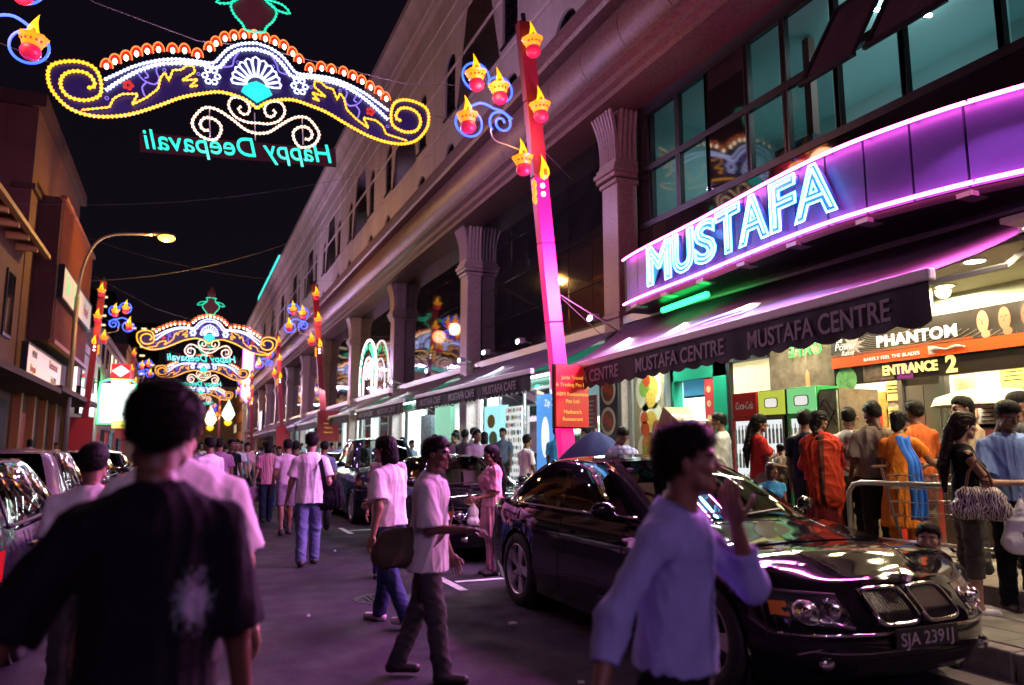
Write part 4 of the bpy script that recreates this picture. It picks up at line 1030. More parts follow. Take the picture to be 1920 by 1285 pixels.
# hatch opening with kitchen behind (Y 9.95 .. 11.2)
fp(MB().bb((8.0, 11.12, .36), (8.2, 11.25, 3.4)).build('green_post', m_green)); fp(MB().bb((8.0, 9.66, .36), (8.2, 10.02, 3.4)).build('green_post', m_green))
fp(MB().bb((8.0, 9.66, 2.75), (8.22, 11.25, 3.5)).build('green_header', m_green))
fp(MB().bb((7.92, 9.66, 3.45), (8.3, 11.25, 3.95)).build('green_header', m_green))
fp(MB().bb((8.05, 10.02, .36), (8.6, 11.12, 1.35)).build('counter', mat('red_counter', (.5, .03, .02), .4)))
kit = fp(MB().bb((10.4, 9.0, .33), (10.5, 12.4, 3.9)).build('kitchen_wall', m_iwall))
fp(MB().bb((8.4, 12.35, .33), (10.4, 12.45, 3.9)).build('kitchen_wall', m_iwall)); fp(MB().bb((8.4, 8.95, .33), (10.4, 9.05, 3.9)).build('kitchen_wall', m_iwall)); fp(MB().bb((8.3, 9.0, 3.85), (10.5, 12.4, 3.95)).build('kitchen_ceiling', m_cwhite))
fp(MB().box((9.2, 10.6, 3.8), (.25, 1.6, .06)).build('ceiling_lamp', emi('cool_white_lamp', (.75, .97, 1), 9, True)))
area_light('kitchen_light', (9.0, 10.6, 3.7), 1.2, (.7, .95, 1), 260)
fp(MB().bb((10.3, 10.1, 1.7), (10.38, 11.2, 2.5)).build('menu_board', emi('kitchen_menu', (.8, .9, .95), .7)))
tvo = fp(MB().bb((8.12, 10.35, 2.45), (8.2, 11.0, 2.78)).build('television', m_black)); fp(MB().bb((8.11, 10.38, 2.48), (8.119, 10.97, 2.75)).build('screen', emi('tv_screen', (.05, .25, .4), .6)), tvo)
ms = fp(MB().bb((8.02, 10.05, 1.2), (8.05, 10.28, 2.74)).build('menu_strip', mat('menu_red', (.5, .03, .04), .5)))
mb = MB()
for i in range(6): mb.cyl((8.018, 10.165, 1.35+.24*i), (8.014, 10.165, 1.35+.24*i), .055, n=10)
fp(mb.build('menu_pictures', mat('menu_food', (.6, .45, .2), .5, var=.6, vscale=30)), ms)
# banner with food beside the hatch
def plate(mb_list, x, y, z, r, kinds):
    for dr, dx, dz, m, rr in kinds:
        b = MB(); b.cyl((x-dr, y+dx*r, z+dz*r), (x-dr-.002, y+dx*r, z+dz*r), rr*r, n=20); mb_list.append((b, m))
f_pl = mat('print_plate', (.75, .68, .5), .5); f_bun = mat('print_bun', (.45, .18, .04), .5, var=.3, vscale=20); f_red = mat('print_chilli', (.5, .07, .02), .5, var=.5, vscale=30); f_gr = mat('print_lettuce', (.2, .35, .05), .5, var=.4, vscale=25); f_yl = mat('print_chips', (.7, .45, .08), .5, var=.4, vscale=25); f_bw = mat('print_brown', (.2, .07, .03), .5, var=.5, vscale=30)
def food_banner(name, label, x, y0, y1, z0, z1, back, plates, txt=None, rz=0):
    t = thing(name, label, 'banner', (x, (y0+y1)/2, z0))
    w, h = y1-y0, z1-z0
    o = MB().bb((-.015, -w/2, 0), (.015, w/2, h)).build('sheet', back, t)
    L = []
    for yy, zz, r, k in plates:
        kinds = [(.018, 0, 0, f_pl, 1.0)]
        kinds += {'burger': [(.022, -.02, .25, f_bun, .62), (.024, .15, -.2, f_gr, .45), (.026, -.1, -.3, f_bun, .5)], 'curry': [(.022, 0, .05, f_pl, .6), (.024, 0, .05, f_yl, .48), (.026, .5, -.3, f_red, .35), (.026, -.5, -.3, f_red, .4), (.026, .55, .2, f_red, .3)], 'wrap': [(.022, -.3, .1, f_yl, .5), (.024, .3, .1, f_gr, .4), (.026, .1, .45, f_red, .3), (.026, -.2, -.4, f_yl, .4)], 'dark': [(.022, 0, 0, f_bw, .75), (.024, .3, .2, f_red, .35), (.024, -.3, -.1, f_red, .3)]}[k]
        plate(L, 0, yy, zz, r, kinds)
    for b, m in L: b.build('printed_food', m, o)
    for s, yy, zz, sz in (txt or []): text('lettering', s, mat('white_print', (.75, .75, .7), .6), o, wallM(-.02, yy, zz), size=sz, ext=.002, shear=.2)
    return t
food_banner('food_banner', 'beige food banner with wrap, curry and burger beside the cafe hatch', 7.93, 11.3, 12.3, .8, 3.1, mat('banner_beige', (.35, .28, .16), .5, var=.25, vscale=3), [(0, 1.85, .42, 'wrap'), (-.08, 1.25, .4, 'curry'), (0, .72, .4, 'burger')], [('Taste', .15, .28, .22), ('& Go', .05, .08, .22)])
food_banner('food_banner', 'dark food banner with three plates on the granite column', 7.66, 12.45, 13.15, .8, 3.1, mat('banner_black', (.02, .015, .02), .4), [(0, 1.9, .28, 'dark'), (.02, 1.3, .28, 'dark'), (-.02, .7, .28, 'dark')])
fp(MB().bb((7.88, 12.32, .36), (8.0, 12.42, 3.3)).build('steel_post', m_alu)); fp(MB().bb((7.88, 11.2, .36), (7.99, 11.26, 3.3)).build('steel_post', m_alu))
# cream panel behind the fridges, stone wall with reflected neon
fp(MB().bb((8.06, 8.75, .36), (8.2, 9.62, 2.92)).build('cream_panel', emi('cream_lightbox', (1, .88, .45), .62, True)))
fp(MB().bb((7.98, 9.58, .36), (8.2, 9.66, 3.02)).build('dark_frame', m_frame)); fp(MB().bb((7.98, 8.72, 2.93), (8.2, 9.66, 3.02)).build('dark_frame', m_frame))
fp(MB().bb((8.02, 8.75, 3.03), (8.2, 9.66, 3.9)).build('green_header', mat('pale_green', (.16, .3, .2), .4)))
fp(MB().bb((8.04, 7.5, .36), (8.25, 8.74, 3.95)).build('stone_wall', m_stone))
text('neon_reflection', 'CAFE', emi('neon_reflection_green', (.08, .8, .12), .9), None, M_axes((8.0, 7.98, 2.87), (0, 1, 0), (0, 0, 1), (1, 0, 0)), size=.23, ext=.008, space=1.25)  # glowing letters stand in for neon mirrored in the polished stone
o = bpy.data.objects['neon_reflection']; tag(o, 'green CAFE neon reflection built as backward letters on the brown stone wall', 'neon sign')
mb = MB(); mb.add([(8.03, y, z) for y, z in ((8.3, 2.22), (7.95, 2.2), (7.75, 2.42), (7.98, 2.38), (8.05, 2.42), (8.12, 2.32))], [tuple(range(6))]); mb.add([(8.028, y, z) for y, z in ((8.02, 2.4), (7.94, 2.4), (7.95, 2.62), (7.99, 2.68), (8.02, 2.6))], [(0, 1, 2, 3, 4)])
fp(mb.build('lamp_emblem', mat('emblem_orange', (.7, .22, .08), .5)))
ptn = fp(MB().bb((7.36, 6.83, .36), (8.03, 7.13, 2.3)).build('partition', m_stone))
art = fp(MB().bb((7.33, 6.84, 1.2), (7.358, 7.12, 2.28)).build('art_panel', mat('art_green_grey', (.25, .32, .2), .5, var=.6, vscale=5)), ptn)
mb = MB()
for i in range(5): mb.tube([(7.325, 6.86+.24*t_/8, 1.85+.06*i+.08*math.sin(t_*.7+i)) for t_ in range(9)], .006, 4)
tag(fp(mb.build('art_lines', m_black), ptn), kind='stuff')
# fridges
def fridge(label, y, header, body, txt, tcol, zs=1.0):
    t = thing('drinks_fridge', label, 'fridge', (7.62, y, .36), group='drinks fridges by the stone wall')
    w = .515
    o = MB().bb((-.28, -w/2, .02), (.1, w/2, 2.0)).build('cabinet', body, t); bevel_mesh(o.data, .012, 2)
    MB().bb((-.3, -w/2+.01, 1.66), (-.285, w/2-.01, 1.985)).build('header', header, t)
    if txt: text('lettering', txt, tcol, t, wallM(-.303, 0, 1.76), size=.15, fitw=.36, ext=.002, shear=.25)
    else:
        for r_, dx, m_ in ((1, 0, m_black), (.86, .002, tcol)): e2 = MB(); e2.add([(-.302-dx, .13*r_*math.copysign(abs(math.cos(a))**.4, math.cos(a)), 1.82+.07*r_*math.copysign(abs(math.sin(a))**.4, math.sin(a))) for a in np.linspace(0, 2*math.pi, 25)[:-1]], [tuple(range(24))]); e2.build('emblem', m_, t)
    dr = MB()
    for a, b in (((-.315, -w/2+.01, .12), (-.285, -w/2+.05, 1.64)), ((-.315, w/2-.05, .12), (-.285, w/2-.01, 1.64)), ((-.315, -w/2+.05, .12), (-.285, w/2-.05, .17)), ((-.315, -w/2+.05, 1.59), (-.285, w/2-.05, 1.64))): dr.bb(a, b)
    d = dr.build('door', body, t)
    MB().bb((-.345, w/2-.06, .75), (-.318, w/2-.03, 1.2)).build('handle', body, d)
    MB().bb((-.283, -w/2+.05, .17), (-.281, w/2-.05, 1.59)).build('lit_interior', emi('fridge_light', (.9, .97, 1), .75, True), t)
    bt = MB(); 
    for r in range(4):
        for k in range(6): z = .25+.34*r; bt.cyl((-.295, -w/2+.1+.072*k, z), (-.295, -w/2+.1+.072*k, z+.2), .008 if 0 else .02, .018, n=6); bt.cyl((-.295, -w/2+.1+.072*k, z+.2), (-.295, -w/2+.1+.072*k, z+.26), .008, n=5)
    mm = MB()
    bt.build('bottles', mat('bottle_mix', (.35, .36, .3), .3, var=.8, vscale=14), t)
    return t
fridge('red fridge with white script header, leftmost of the three', 8.5, mat('fridge_red_header', (.6, .02, .02), .4), mat('fridge_red', (.45, .02, .02), .35), 'Coca-Cola', mat('fridge_white_ink', (.8, .8, .8), .5))
fridge('black fridge with yellow green header between two others', 7.96, emi('fridge_lime', (.65, .75, .08), .55), mat('fridge_black', (.015, .015, .015), .35), '', emi('emblem_white', (.9, .9, .85), .7))
fridge('green fridge at the right beside the art panel', 7.41, emi('fridge_greenh', (.25, .8, .3), .6), mat('fridge_green', (.02, .33, .08), .35), '', emi('emblem_white', (.9, .9, .85), .7))
tag(MB().bb((7.55, 7.675, .4), (7.75, 7.7, 2.1)).build('poster_strip', mat('strip_print', (.25, .3, .08), .5, var=.9, vscale=9)), 'narrow green and orange printed strip between the fridges', 'poster')

# ---------------- entrance 2 (Y 3.2 .. 7.5)
en = thing('store_entrance', 'wide lit store entrance with black header and white tiled lobby', 'entrance', (8.2, 5.4, .33)); EO = Vector((8.2, 5.4, .33))
def ep(o, par=None):
    if par is None: o.parent = en; o.matrix_parent_inverse = Matrix.Translation(-EO)
    else: o.parent = par
    return o
ep(MB().bb((8.0, 2.4, 2.4), (8.12, 7.48, 2.63)).build('header_board', mat('header_black', (.02, .016, .012), .2)))
hd = en.children[-1]
ep(text('lettering', 'ENTRANCE', emi('gold_sign', (1, .8, .25), .85), None, wallM(7.99, 6.33, 2.47), size=.165, fitw=.75, ext=.006, offset=.006), hd)
ep(text('lettering', '2', MATS['gold_sign'], None, wallM(7.99, 5.78, 2.43), size=.27, ext=.006, offset=.01), hd)
mb = MB(); mb.cyl((7.998, 7.28, 2.46), (7.994, 7.28, 2.46), .17, n=20); ep(mb.build('header_picture', mat('pic_green', (.12, .3, .1), .4, var=.6, vscale=10)), hd)
mb = MB(); mb.bb((7.992, 6.55, 2.41), (7.998, 7.0, 2.62)); ep(mb.build('header_picture', mat('pic_plates', (.12, .08, .06), .4, var=.8, vscale=12)), hd)
mb = MB(); mb.bb((7.992, 6.28, 2.405), (7.998, 6.5, 2.6)); ep(mb.build('header_picture', mat('pic_purple', (.16, .02, .2), .4)), hd)
# banner above: black fading to orange band, three men in black (flat print)
bn = thing('advert_banner', 'long black and orange advertising banner with three men above the entrance', 'banner', (8.0, 5.0, 2.86))
o = MB().bb((-.03, -2.6, -.24), (.0, 2.48, .24)).build('sheet', mat('banner_dark', (.022, .018, .013), .4, var=.5, vscale=2), bn)
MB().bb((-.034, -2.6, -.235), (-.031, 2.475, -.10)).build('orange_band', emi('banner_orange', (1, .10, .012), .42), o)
MB().bb((-.033, -2.6, -.10), (-.0305, 2.475, -.06)).build('orange_fade', mat('banner_fade', (.25, .05, .01), .4), o)
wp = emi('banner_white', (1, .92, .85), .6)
text('lettering', 'PHANTOM', wp, o, wallM(-.036, 1.2, -.03), size=.19, fitw=1.08, ext=.004, offset=.008, space=1.1)
text('lettering', 'BARELY FEEL THE BLADES', wp, o, wallM(-.04, 1.55, -.19), size=.062, fitw=.8, ext=.002)
text('lettering', 'Be', wp, o, wallM(-.036, 2.33, .1), size=.1, ext=.002, shear=.2); text('lettering', 'Power', wp, o, wallM(-.036, 2.24, .0), size=.13, ext=.002, shear=.2); text('lettering', 'Rasor', wp, o, wallM(-.036, 2.2, -.08), size=.09, ext=.002, shear=.2)
mb = MB()
for i in range(14):
    r = .25+.05*i; mb.tube([(-.033, 1.55-.1*i*.2+r*1.6*math.cos(R(a)), .22-r*.55*math.sin(R(a))) for a in range(35, 150, 8)], .0035, 4)
mb.v = [(x, y, max(-.09, min(.23, z))) for x, y, z in mb.v]; mb.build('swirl_lines', mat('swirl', (.25, .2, .14), .5), o)
for i in range(10):
    pass
st = MB(); 
star = [((.2 if k % 2 else .09)*math.cos(R(k*18))*1.1, (.15 if k % 2 else .07)*math.sin(R(k*18))) for k in range(20)]
st.add([(-.0335, 2.12+a, .04+b) for a, b in star], [tuple(range(20))]); st.build('burst', mat('burst', (.5, .42, .36), .5), o)
mb = MB(); mb.tube([(-.042, .98-.05*k, -.16+.012*math.sin(k*1.3)) for k in range(9)], [.03, .026, .014, .014, .016, .018, .018, .016, .01], 6); mb.bb((-.045, .95, -.21), (-.037, 1.03, -.11)); mb.build('printed_razor', mat('razor_print', (.45, .35, .3), .4), o)
skp = [mat('print_skin_a', (.42, .2, .11), .6), mat('print_skin_b', (.26, .11, .055), .6), mat('print_skin_c', (.17, .07, .035), .6)]
hp = mat('print_hair', (.02, .014, .01), .6)
for i, (yy, sk, hair) in enumerate(((.36, 0, 1), (.12, 1, 0), (-.12, 2, 1))):
    def disc(dx, y, z, ry, rz_, m, nm):
        b = MB(); b.add([(dx, y+ry*math.cos(R(a)), z+rz_*math.sin(R(a))) for a in range(0, 360, 15)], [tuple(range(24))]); b.build(nm, m, o)
    disc(-.0335, yy, -.07, .12, .1, hp, 'printed_suit')
    if hair: disc(-.0345, yy, .13, .082, .105, hp, 'printed_hair')
    disc(-.0355, yy-.005, .08, .066, .125, skp[sk], 'printed_face')
    for s in (-1, 1): disc(-.0365, yy+s*.026, .105, .011, .006, hp, 'printed_eye')
    disc(-.0363, yy, .055, .016, .006, mat('print_lip', (.2, .06, .04), .6), 'printed_mouth'); disc(-.0362, yy, .08, .009, .022, mat('print_shadow', (.2, .09, .05), .6), 'printed_nose')
    disc(-.0375, yy-.03, -.06, .05, .045, skp[sk], 'printed_hand')
# canopy ceiling with downlights over the walkway, glass transom above the banner
LXX = 9.1; m_ceil = mat('walkway_ceiling', (.5, .46, .38), .6)
ep(MB().bb((7.3, 4.2, 3.55), (LXX, 7.5, 3.6)).build('ceiling', m_ceil)); ep(MB().bb((6.6, 1.0, 3.55), (LXX, 4.199, 3.6)).build('ceiling', m_ceil))
ep(MB().bb((7.5, 7.501, 3.55), (8.2, 12.5, 3.6)).build('ceiling', m_ceil))
ep(MB().quad((8.16, 2.4, 3.1), (8.16, 7.48, 3.1), (8.16, 7.48, 3.54), (8.16, 2.4, 3.54)).build('transom_pane', glass('transom_glass', (.8, .85, .6), .8)))
ep(MB().bb((8.12, 6.1, 3.1), (8.2, 6.13, 3.54)).build('mullion', m_alu)); ep(MB().bb((8.12, 4.5, 3.1), (8.2, 4.53, 3.54)).build('mullion', m_alu))
e_dl = emi('downlight_lens', (1, .86, .62), 16)
dlm = MB().lathe([(0, 0), (.1, 0)], 18).mesh('lens'); dlr = MB().lathe([(.1, -.004), (.135, -.012), (.14, .012)], 18).mesh('downlight_ring')
n_ = 0
for x, y in [(6.95, 4.1), (6.95, 3.0), (7.65, 5.17), (7.65, 6.3), (7.7, 4.05), (7.7, 3.0), (8.5, 6.15), (8.6, 5.0), (8.6, 4.0), (8.6, 7.3)]:
    o = obj('downlight_ring', dlr, en, m_rail, loc=(x-8.2, y-5.4, 3.545-.33)); obj('lens', dlm, o, e_dl, loc=(0, 0, -.006))
for x, y, p in [(6.95, 4.0, 200), (6.95, 3.0, 200), (7.65, 5.17, 240), (7.65, 6.3, 240), (8.6, 4.2, 160), (8.55, 5.9, 180)]:
    spot_light('downlight_beam', (x, y, 3.52), (1, .80, .50), p, (0, 0, -1), 168, .5, .09, en).matrix_parent_inverse = Matrix.Translation(-EO)
for i, (y, c, lb) in enumerate(((11.3, (.8, 1, .85), 'fluorescent batten under the awning above the food banner'), (9.6, (.85, 1, .8), 'fluorescent batten under the awning above the red fridge'), (8.0, (1, .95, .7), 'fluorescent batten under the awning before the stone wall'))):
    t = thing('batten_light', lb, 'light', (7.55, y, 3.45), group='battens under the awning'); MB().box((0, 0, .04), (.08, 1.25, .05)).build('housing', m_rail, t); MB().cyl((0, -.6, 0), (0, .6, 0), .018, n=8).build('tube', emi('batten_%d' % i, c, 18, True), t)
    area_light('batten_glow', (-.02, 0, -.03), .05, c, 100, (-.3, 0, -1), t, sizey=1.2)
# lobby behind: shallow, panelled in white
LX = 9.0
ep(MB().bb((LX, 2.4, .33), (LX+.1, 8.45, 3.6)).build('lobby_wall', m_wtile)); ep(MB().bb((8.26, 8.4, .33), (LX, 8.45, 3.6)).build('lobby_wall', m_wtile))
ep(MB().bb((8.255, 7.5, 3.55), (LX, 8.4, 3.6)).build('ceiling', m_ceil))
wpm = MB().box((0, 0, 0), (.012, .595, .735)).mesh('wall_panel'); bevel_mesh(wpm, .004, 1)
for i in range(9):
    for j in range(4):
        obj('wall_panel', wpm, en, mat('lobby_panel', (.72, .70, .64), .35, var=.06), loc=(LX-.008-8.2, 3.1+.6*i-5.4, .36+.74*(j+.5)-.33))
lf = ep(MB().bb((LX-.06, 6.62, .36), (LX-.016, 7.16, 2.4)).build('lift_door', m_steel)); ep(MB().bb((LX-.065, 6.885, .37), (LX-.061, 6.895, 2.39)).build('door_gap', m_black), lf); ep(MB().bb((LX-.068, 6.63, 1.15), (LX-.0615, 7.15, 1.62)).build('red_notice', mat('notice_red', (.5, .02, .02), .5)), lf)
ep(MB().bb((LX-.12, 6.54, .36), (LX-.016, 6.61, 2.48)).build('lift_frame', m_steel)); ep(MB().bb((LX-.12, 7.17, .36), (LX-.016, 7.24, 2.48)).build('lift_frame', m_steel)); ep(MB().bb((LX-.12, 6.54, 2.481), (LX-.016, 7.24, 2.56)).build('lift_frame', m_steel))
gw_ = ep(MB().bb((LX-.05, 7.75, 1.7), (LX-.016, 8.25, 2.4)).build('green_window', mat('window_green_grey', (.12, .2, .15), .3))); ep(MB().bb((LX-.056, 7.8, 1.75), (LX-.051, 8.2, 2.35)).build('pane', mat('dim_green_pane', (.2, .32, .24), .15)), gw_)
for i, (y, z, w, h, c, lab) in enumerate([(7.38, 2.35, .22, .26, (.75, .65, .2), 'upper yellow notice left of the lift'), (7.38, 1.98, .22, .3, (.75, .65, .25), 'lower yellow notice left of the lift'), (6.33, 2.2, .26, .5, (.6, .3, .2), 'poster of a face right of the lift'), (6.06, 2.05, .24, .5, (.55, .53, .48), 'grey framed notice right of the face poster'), (5.72, 2.42, .3, .3, (.8, .7, .1), 'yellow warning notice by the right edge'), (5.62, 2.05, .18, .3, (.7, .6, .5), 'no smoking notice by the right edge'), (6.2, 1.78, .6, .16, (.7, .2, .18), 'long pink notice strip below the face poster'), (5.85, 1.75, .3, .18, (.15, .3, .6), 'blue notice strip right of the pink one'), (7.6, 2.1, .26, .5, (.5, .3, .06), 'flower picture over the kiosk')]):
    t = thing('wall_notice', lab, 'notice', (LX-.045, y, z), group='notices in the entrance lobby')
    MB().bb((0, -w/2, -h/2), (.02, w/2, h/2)).build('sheet', mat('notice_%d' % i, c, .6, var=.3 if i in (2, 8) else .12, vscale=10), t)
    if i not in (2, 8):
        mb = MB()
        for k in range(max(1, int(h/.055)-1)): mb.bb((-.003, -w*.4, h/2-.05-.05*k-.01), (.001, w*.4-random.uniform(0, .15)*w, h/2-.05-.05*k+.003))
        tag(mb.build('print_lines', m_black, t), kind='stuff')
    elif i == 2:
        b_ = MB(); b_.add([(-.004, .01+.075*math.cos(a), .06+.15*math.sin(a)) for a in np.linspace(0, 6.283, 19)[:-1]], [tuple(range(18))]); b_.build('printed_face', skp[0], t)
for x, y in ((8.62, 7.7), (8.62, 6.3), (8.6, 4.9)): area_light('lobby_light', (x, y, 3.5), .5, (1, .9, .68), 75, (0, 0, -1), en).matrix_parent_inverse = Matrix.Translation(-EO)
ct = thing('service_counter', 'red and yellow advertising kiosk at the back of the entrance', 'kiosk', (8.62, 7.75, .35))
MB().bb((-.2, -.7, 0), (.3, .55, 1.25)).build('kiosk_body', mat('kiosk_red', (.55, .03, .02), .4), ct); MB().bb((-.22, -.72, 1.25), (.32, .57, 1.33)).build('kiosk_top', mat('kiosk_white', (.8, .78, .75), .5), ct)
MB().bb((-.215, -.6, .5), (-.202, -.1, 1.2)).build('poster', mat('kiosk_yellow', (.8, .55, .03), .5), ct); MB().bb((-.1, -.5, 1.331), (-.04, .55, 1.68)).build('sign_back', mat('kiosk_red', (.55, .03, .02), .4), ct); MB().bb((-.106, -.5, 1.36), (-.101, .55, 1.47)).build('white_stripe', mat('kiosk_white', (.8, .78, .75), .5), ct)
ck = thing('snack_cart', 'striped snack cart with round canopy behind the man in blue shirt', 'snack cart', (8.5, 5.72, .35))
MB().bb((-.3, -.45, .1), (.3, .45, 1.2)).build('cart_body', mat('cart_brown', (.06, .035, .025), .4), ck); MB().lathe([(0, 1.9), (.3, 1.88), (.55, 1.8), (.6, 1.7)], 20).build('canopy', mat('cart_cream', (.5, .42, .28), .5), ck, smooth=True)
for a, b in ((-.28, -.4), (-.28, .4), (.28, -.4), (.28, .4)): MB().cyl((a, b, 1.2), (a, b, 1.75), .02, n=6).build('canopy_post', m_alu, ck)
text('lettering', 'FUN', wp, ck, wallM(-.304, 0, .95), size=.18, ext=.003); text('lettering', 'HOUSE', wp, ck, wallM(-.304, 0, .75), size=.15, ext=.003)
for s in (-1, 1): MB().tube([(-.1+.14*math.cos(R(a)), s*.47, .14+.14*math.sin(R(a))) for a in range(0, 360, 24)], .02, 5, closed=True).build('wheel', m_black, ck)
# ================================================================== ground floor, bays 2..5 : bright glazed shops
m_good = [mat('goods_%d' % i, c, .5) for i, c in enumerate([(.7, .65, .5), (.55, .3, .1), (.65, .1, .08), (.1, .3, .55), (.7, .55, .1), (.15, .4, .2), (.75, .75, .75)])]
lampc = emi('shop_tube', (.78, .96, 1), 16, True)
for k in range(0, 7):
    y0 = C0+BAY*k+.45; y1 = y0+BAY-.9
    t = thing('shop_unit', ['bright shop with aqua posters behind the magenta pole', 'bright shop with racks behind the walking men in white', 'glazed shop behind the pickup', 'fourth glazed shop along the store', 'fifth lit shop along the store', 'sixth lit shop along the store', 'seventh lit shop far along the store'][k], 'shop', (8.3, (y0+y1)/2, .33), group='lit shops under the awnings')
    O = t.location; w = (y1-y0)/2
    MB().bb((4.2, -w, 0), (4.3, w, 3.5)).build('rear_wall', m_iwall, t); MB().bb((.1, -w-.05, 0), (4.2, -w, 3.5)).build('side_wall', m_iwall, t); MB().bb((.1, w, 0), (4.2, w+.05, 3.5)).build('side_wall', m_iwall, t)
    MB().bb((-.3, -w-.05, 3.5), (4.3, w+.05, 3.62)).build('ceiling', m_cwhite, t)
    for yy in (-w*.6, 0, w*.6):
        MB().box((1.2, yy, 3.46), (.25, 1.5, .05)).build('ceiling_lamp', lampc, t)
        if k < 2: area_light('shop_light', (1.2, yy, 3.38), 1.3, (.8, .95, 1), 420, (-.35, 0, -1), t)
    if 2 <= k < 5: area_light('shop_light', (1.0, 0, 3.38), 3, (.85, .95, 1), 800, (-.4, 0, -1), t)
    if k < 5:
        bt_ = MB().box((-.35, 0, 3.02), (.09, 2*w-1.2, .05)).build('fill_batten', emi('fill_batten_light', (.8, 1, .95), 6, True), t)  # strip added to brighten the pavement and awning undersides
        area_light('batten_glow', (-.4, 0, 2.98), .08, (.8, 1, .95), 190, (-.45, 0, -1), t, sizey=2*w-1.2)
    if k > 0 or True:
        fr = MB()
        cuts = [-w, -w*.62, -w*.2, w*.2, w*.62, w]
        for c in cuts: fr.bb((-.14, c-.035, 0), (-.06, c+.035, 3.0))
        fr.bb((-.145, -w, 2.72), (-.055, w, 2.8)); fr.build('shop_frame', m_alu, t)
        MB().bb((-.12, -w, 2.81), (.02, w, 3.49)).build('fascia', m_green if k < 3 else mat('grey_fascia', (.15, .15, .15), .5), t)
        for i, (a, b) in enumerate(zip(cuts[:-1], cuts[1:])):
            if (i+k) % 3 != 1: MB().quad((-.1, a+.04, .05), (-.1, b-.04, .05), (-.1, b-.04, 2.72), (-.1, a+.04, 2.72)).build('pane', glass('shop_glass', (.92, 1, .98), .92), t)
    if k < 4:
        for i in range(6):
            yy = -w+.5+i*(2*w-1)/5
            rk = thing('goods_rack', '%s white goods rack in the %s shop, counted from its far wall' % (('first', 'second', 'third', 'fourth', 'fifth', 'sixth')[5-i], ('pole side', 'middle', 'pickup side', 'fourth')[k]), 'rack', (8.3+1.5, O.y+yy, .33), group='goods racks')
            MB().bb((.35, -.5, 0), (.4, .5, 2.1)).build('back_panel', m_rail, rk)
            for z in (.1, .5, .9, 1.3, 1.7): MB().bb((-.05, -.5, z), (.35, .5, z+.03)).build('shelf', m_rail, rk)
            gd = MB()
            for z in (.13, .53, .93, 1.33, 1.73):
                yv = -.47
                while yv < .42:
                    bw = random.uniform(.06, .14); gd.mi = random.randrange(7); gd.bb((-.03, yv, z), (.25, yv+bw*.92, z+random.uniform(.16, .32))); yv += bw
            tag(gd.build('goods', m_good, rk), kind='stuff')
def sheet_sign(name, label, x, y, z, w, h, m, extra=(), catg='poster'):
    t = thing(name, label, catg, (x, y, z))
    o = MB().bb((-.012, -w/2, -h/2), (.012, w/2, h/2)).build('sheet', m, t)
    for nm, dy_, dz_, ry, rz_, mm in extra:
        b = MB(); b.add([(-.016-.002*random.random(), dy_+ry*math.cos(R(a)), dz_+rz_*math.sin(R(a))) for a in range(0, 360, 18)], [tuple(range(20))]); b.build(nm, mm, o)
    return t, o
aq = emi('poster_aqua', (.35, .8, .9), .9, True); bl_ = emi('poster_blue', (.08, .3, .75), .8)
sheet_sign('lit_poster', 'aqua lit food poster on the cafe window under the awning', 8.1, 20.0, 1.75, 1.3, 2.1, aq, [('printed_food', .1, .6, .3, .2, f_yl), ('printed_food', -.05, .1, .32, .22, f_gr), ('printed_food', .05, -.4, .34, .22, f_yl), ('printed_food', 0, -.8, .3, .14, f_bw)])
t, o = sheet_sign('lit_poster', 'blue poster with a white bottle shape beside the red board', 8.1, 16.2, 1.95, 1.7, 1.9, bl_, [('printed_bottle', .35, -.1, .22, .5, e_white if 0 else emi('print_glow', (.9, .95, 1), .8))])
text('lettering', 'Zip Zap', MATS['print_glow'], o, wallM(-.02, 0, .65), size=.24, ext=.002)
sheet_sign('lit_poster', 'white poster with rows of small products on the cafe window', 8.1, 18.5, 1.7, 1.1, 2.0, emi('poster_white', (.95, .97, 1), .6), [('printed_item', .46-.115*(i % 9)+random.uniform(-.02, .02), .9-.2*(i//9), random.uniform(.025, .055), random.uniform(.05, .09), m_good[random.randrange(7)]) for i in range(90)])
sheet_sign('lit_poster', 'small food poster with red frame low by the pole', 8.05, 15.2, 1.5, .9, .7, mat('poster_dark', (.05, .06, .02), .5), [('printed_food', 0, .05, .3, .2, f_yl), ('printed_food', 0, 0, .16, .12, f_red)])
sheet_sign('menu_board', 'tall red menu board with white lines right of the magenta pole', 7.95, 14.05, 1.85, .55, 1.7, mat('menu_red2', (.5, .02, .03), .4), [('printed_line', .02*(i % 3), .72-.09*i, .18, .018, mat('menu_white', (.8, .75, .7), .5)) for i in range(17)])
sheet_sign('lit_poster', 'green and white poster beside the second awning shop', 8.1, 24.6, 1.9, 1.7, 2.2, emi('poster_green', (.35, .9, .6), .45), [])
sheet_sign('lit_poster', 'grey patterned poster on the second shop window', 8.1, 26.6, 2.0, 1.2, 1.6, mat('poster_grey', (.25, .28, .32), .5, var=.8, vscale=8), [])
tag(MB().bb((7.9, 13.4, .36), (8.3, 14.6, 1.35)).build('counter', mat('red_counter', (.5, .03, .02), .4)), 'red food counter by the tall menu board', 'counter')
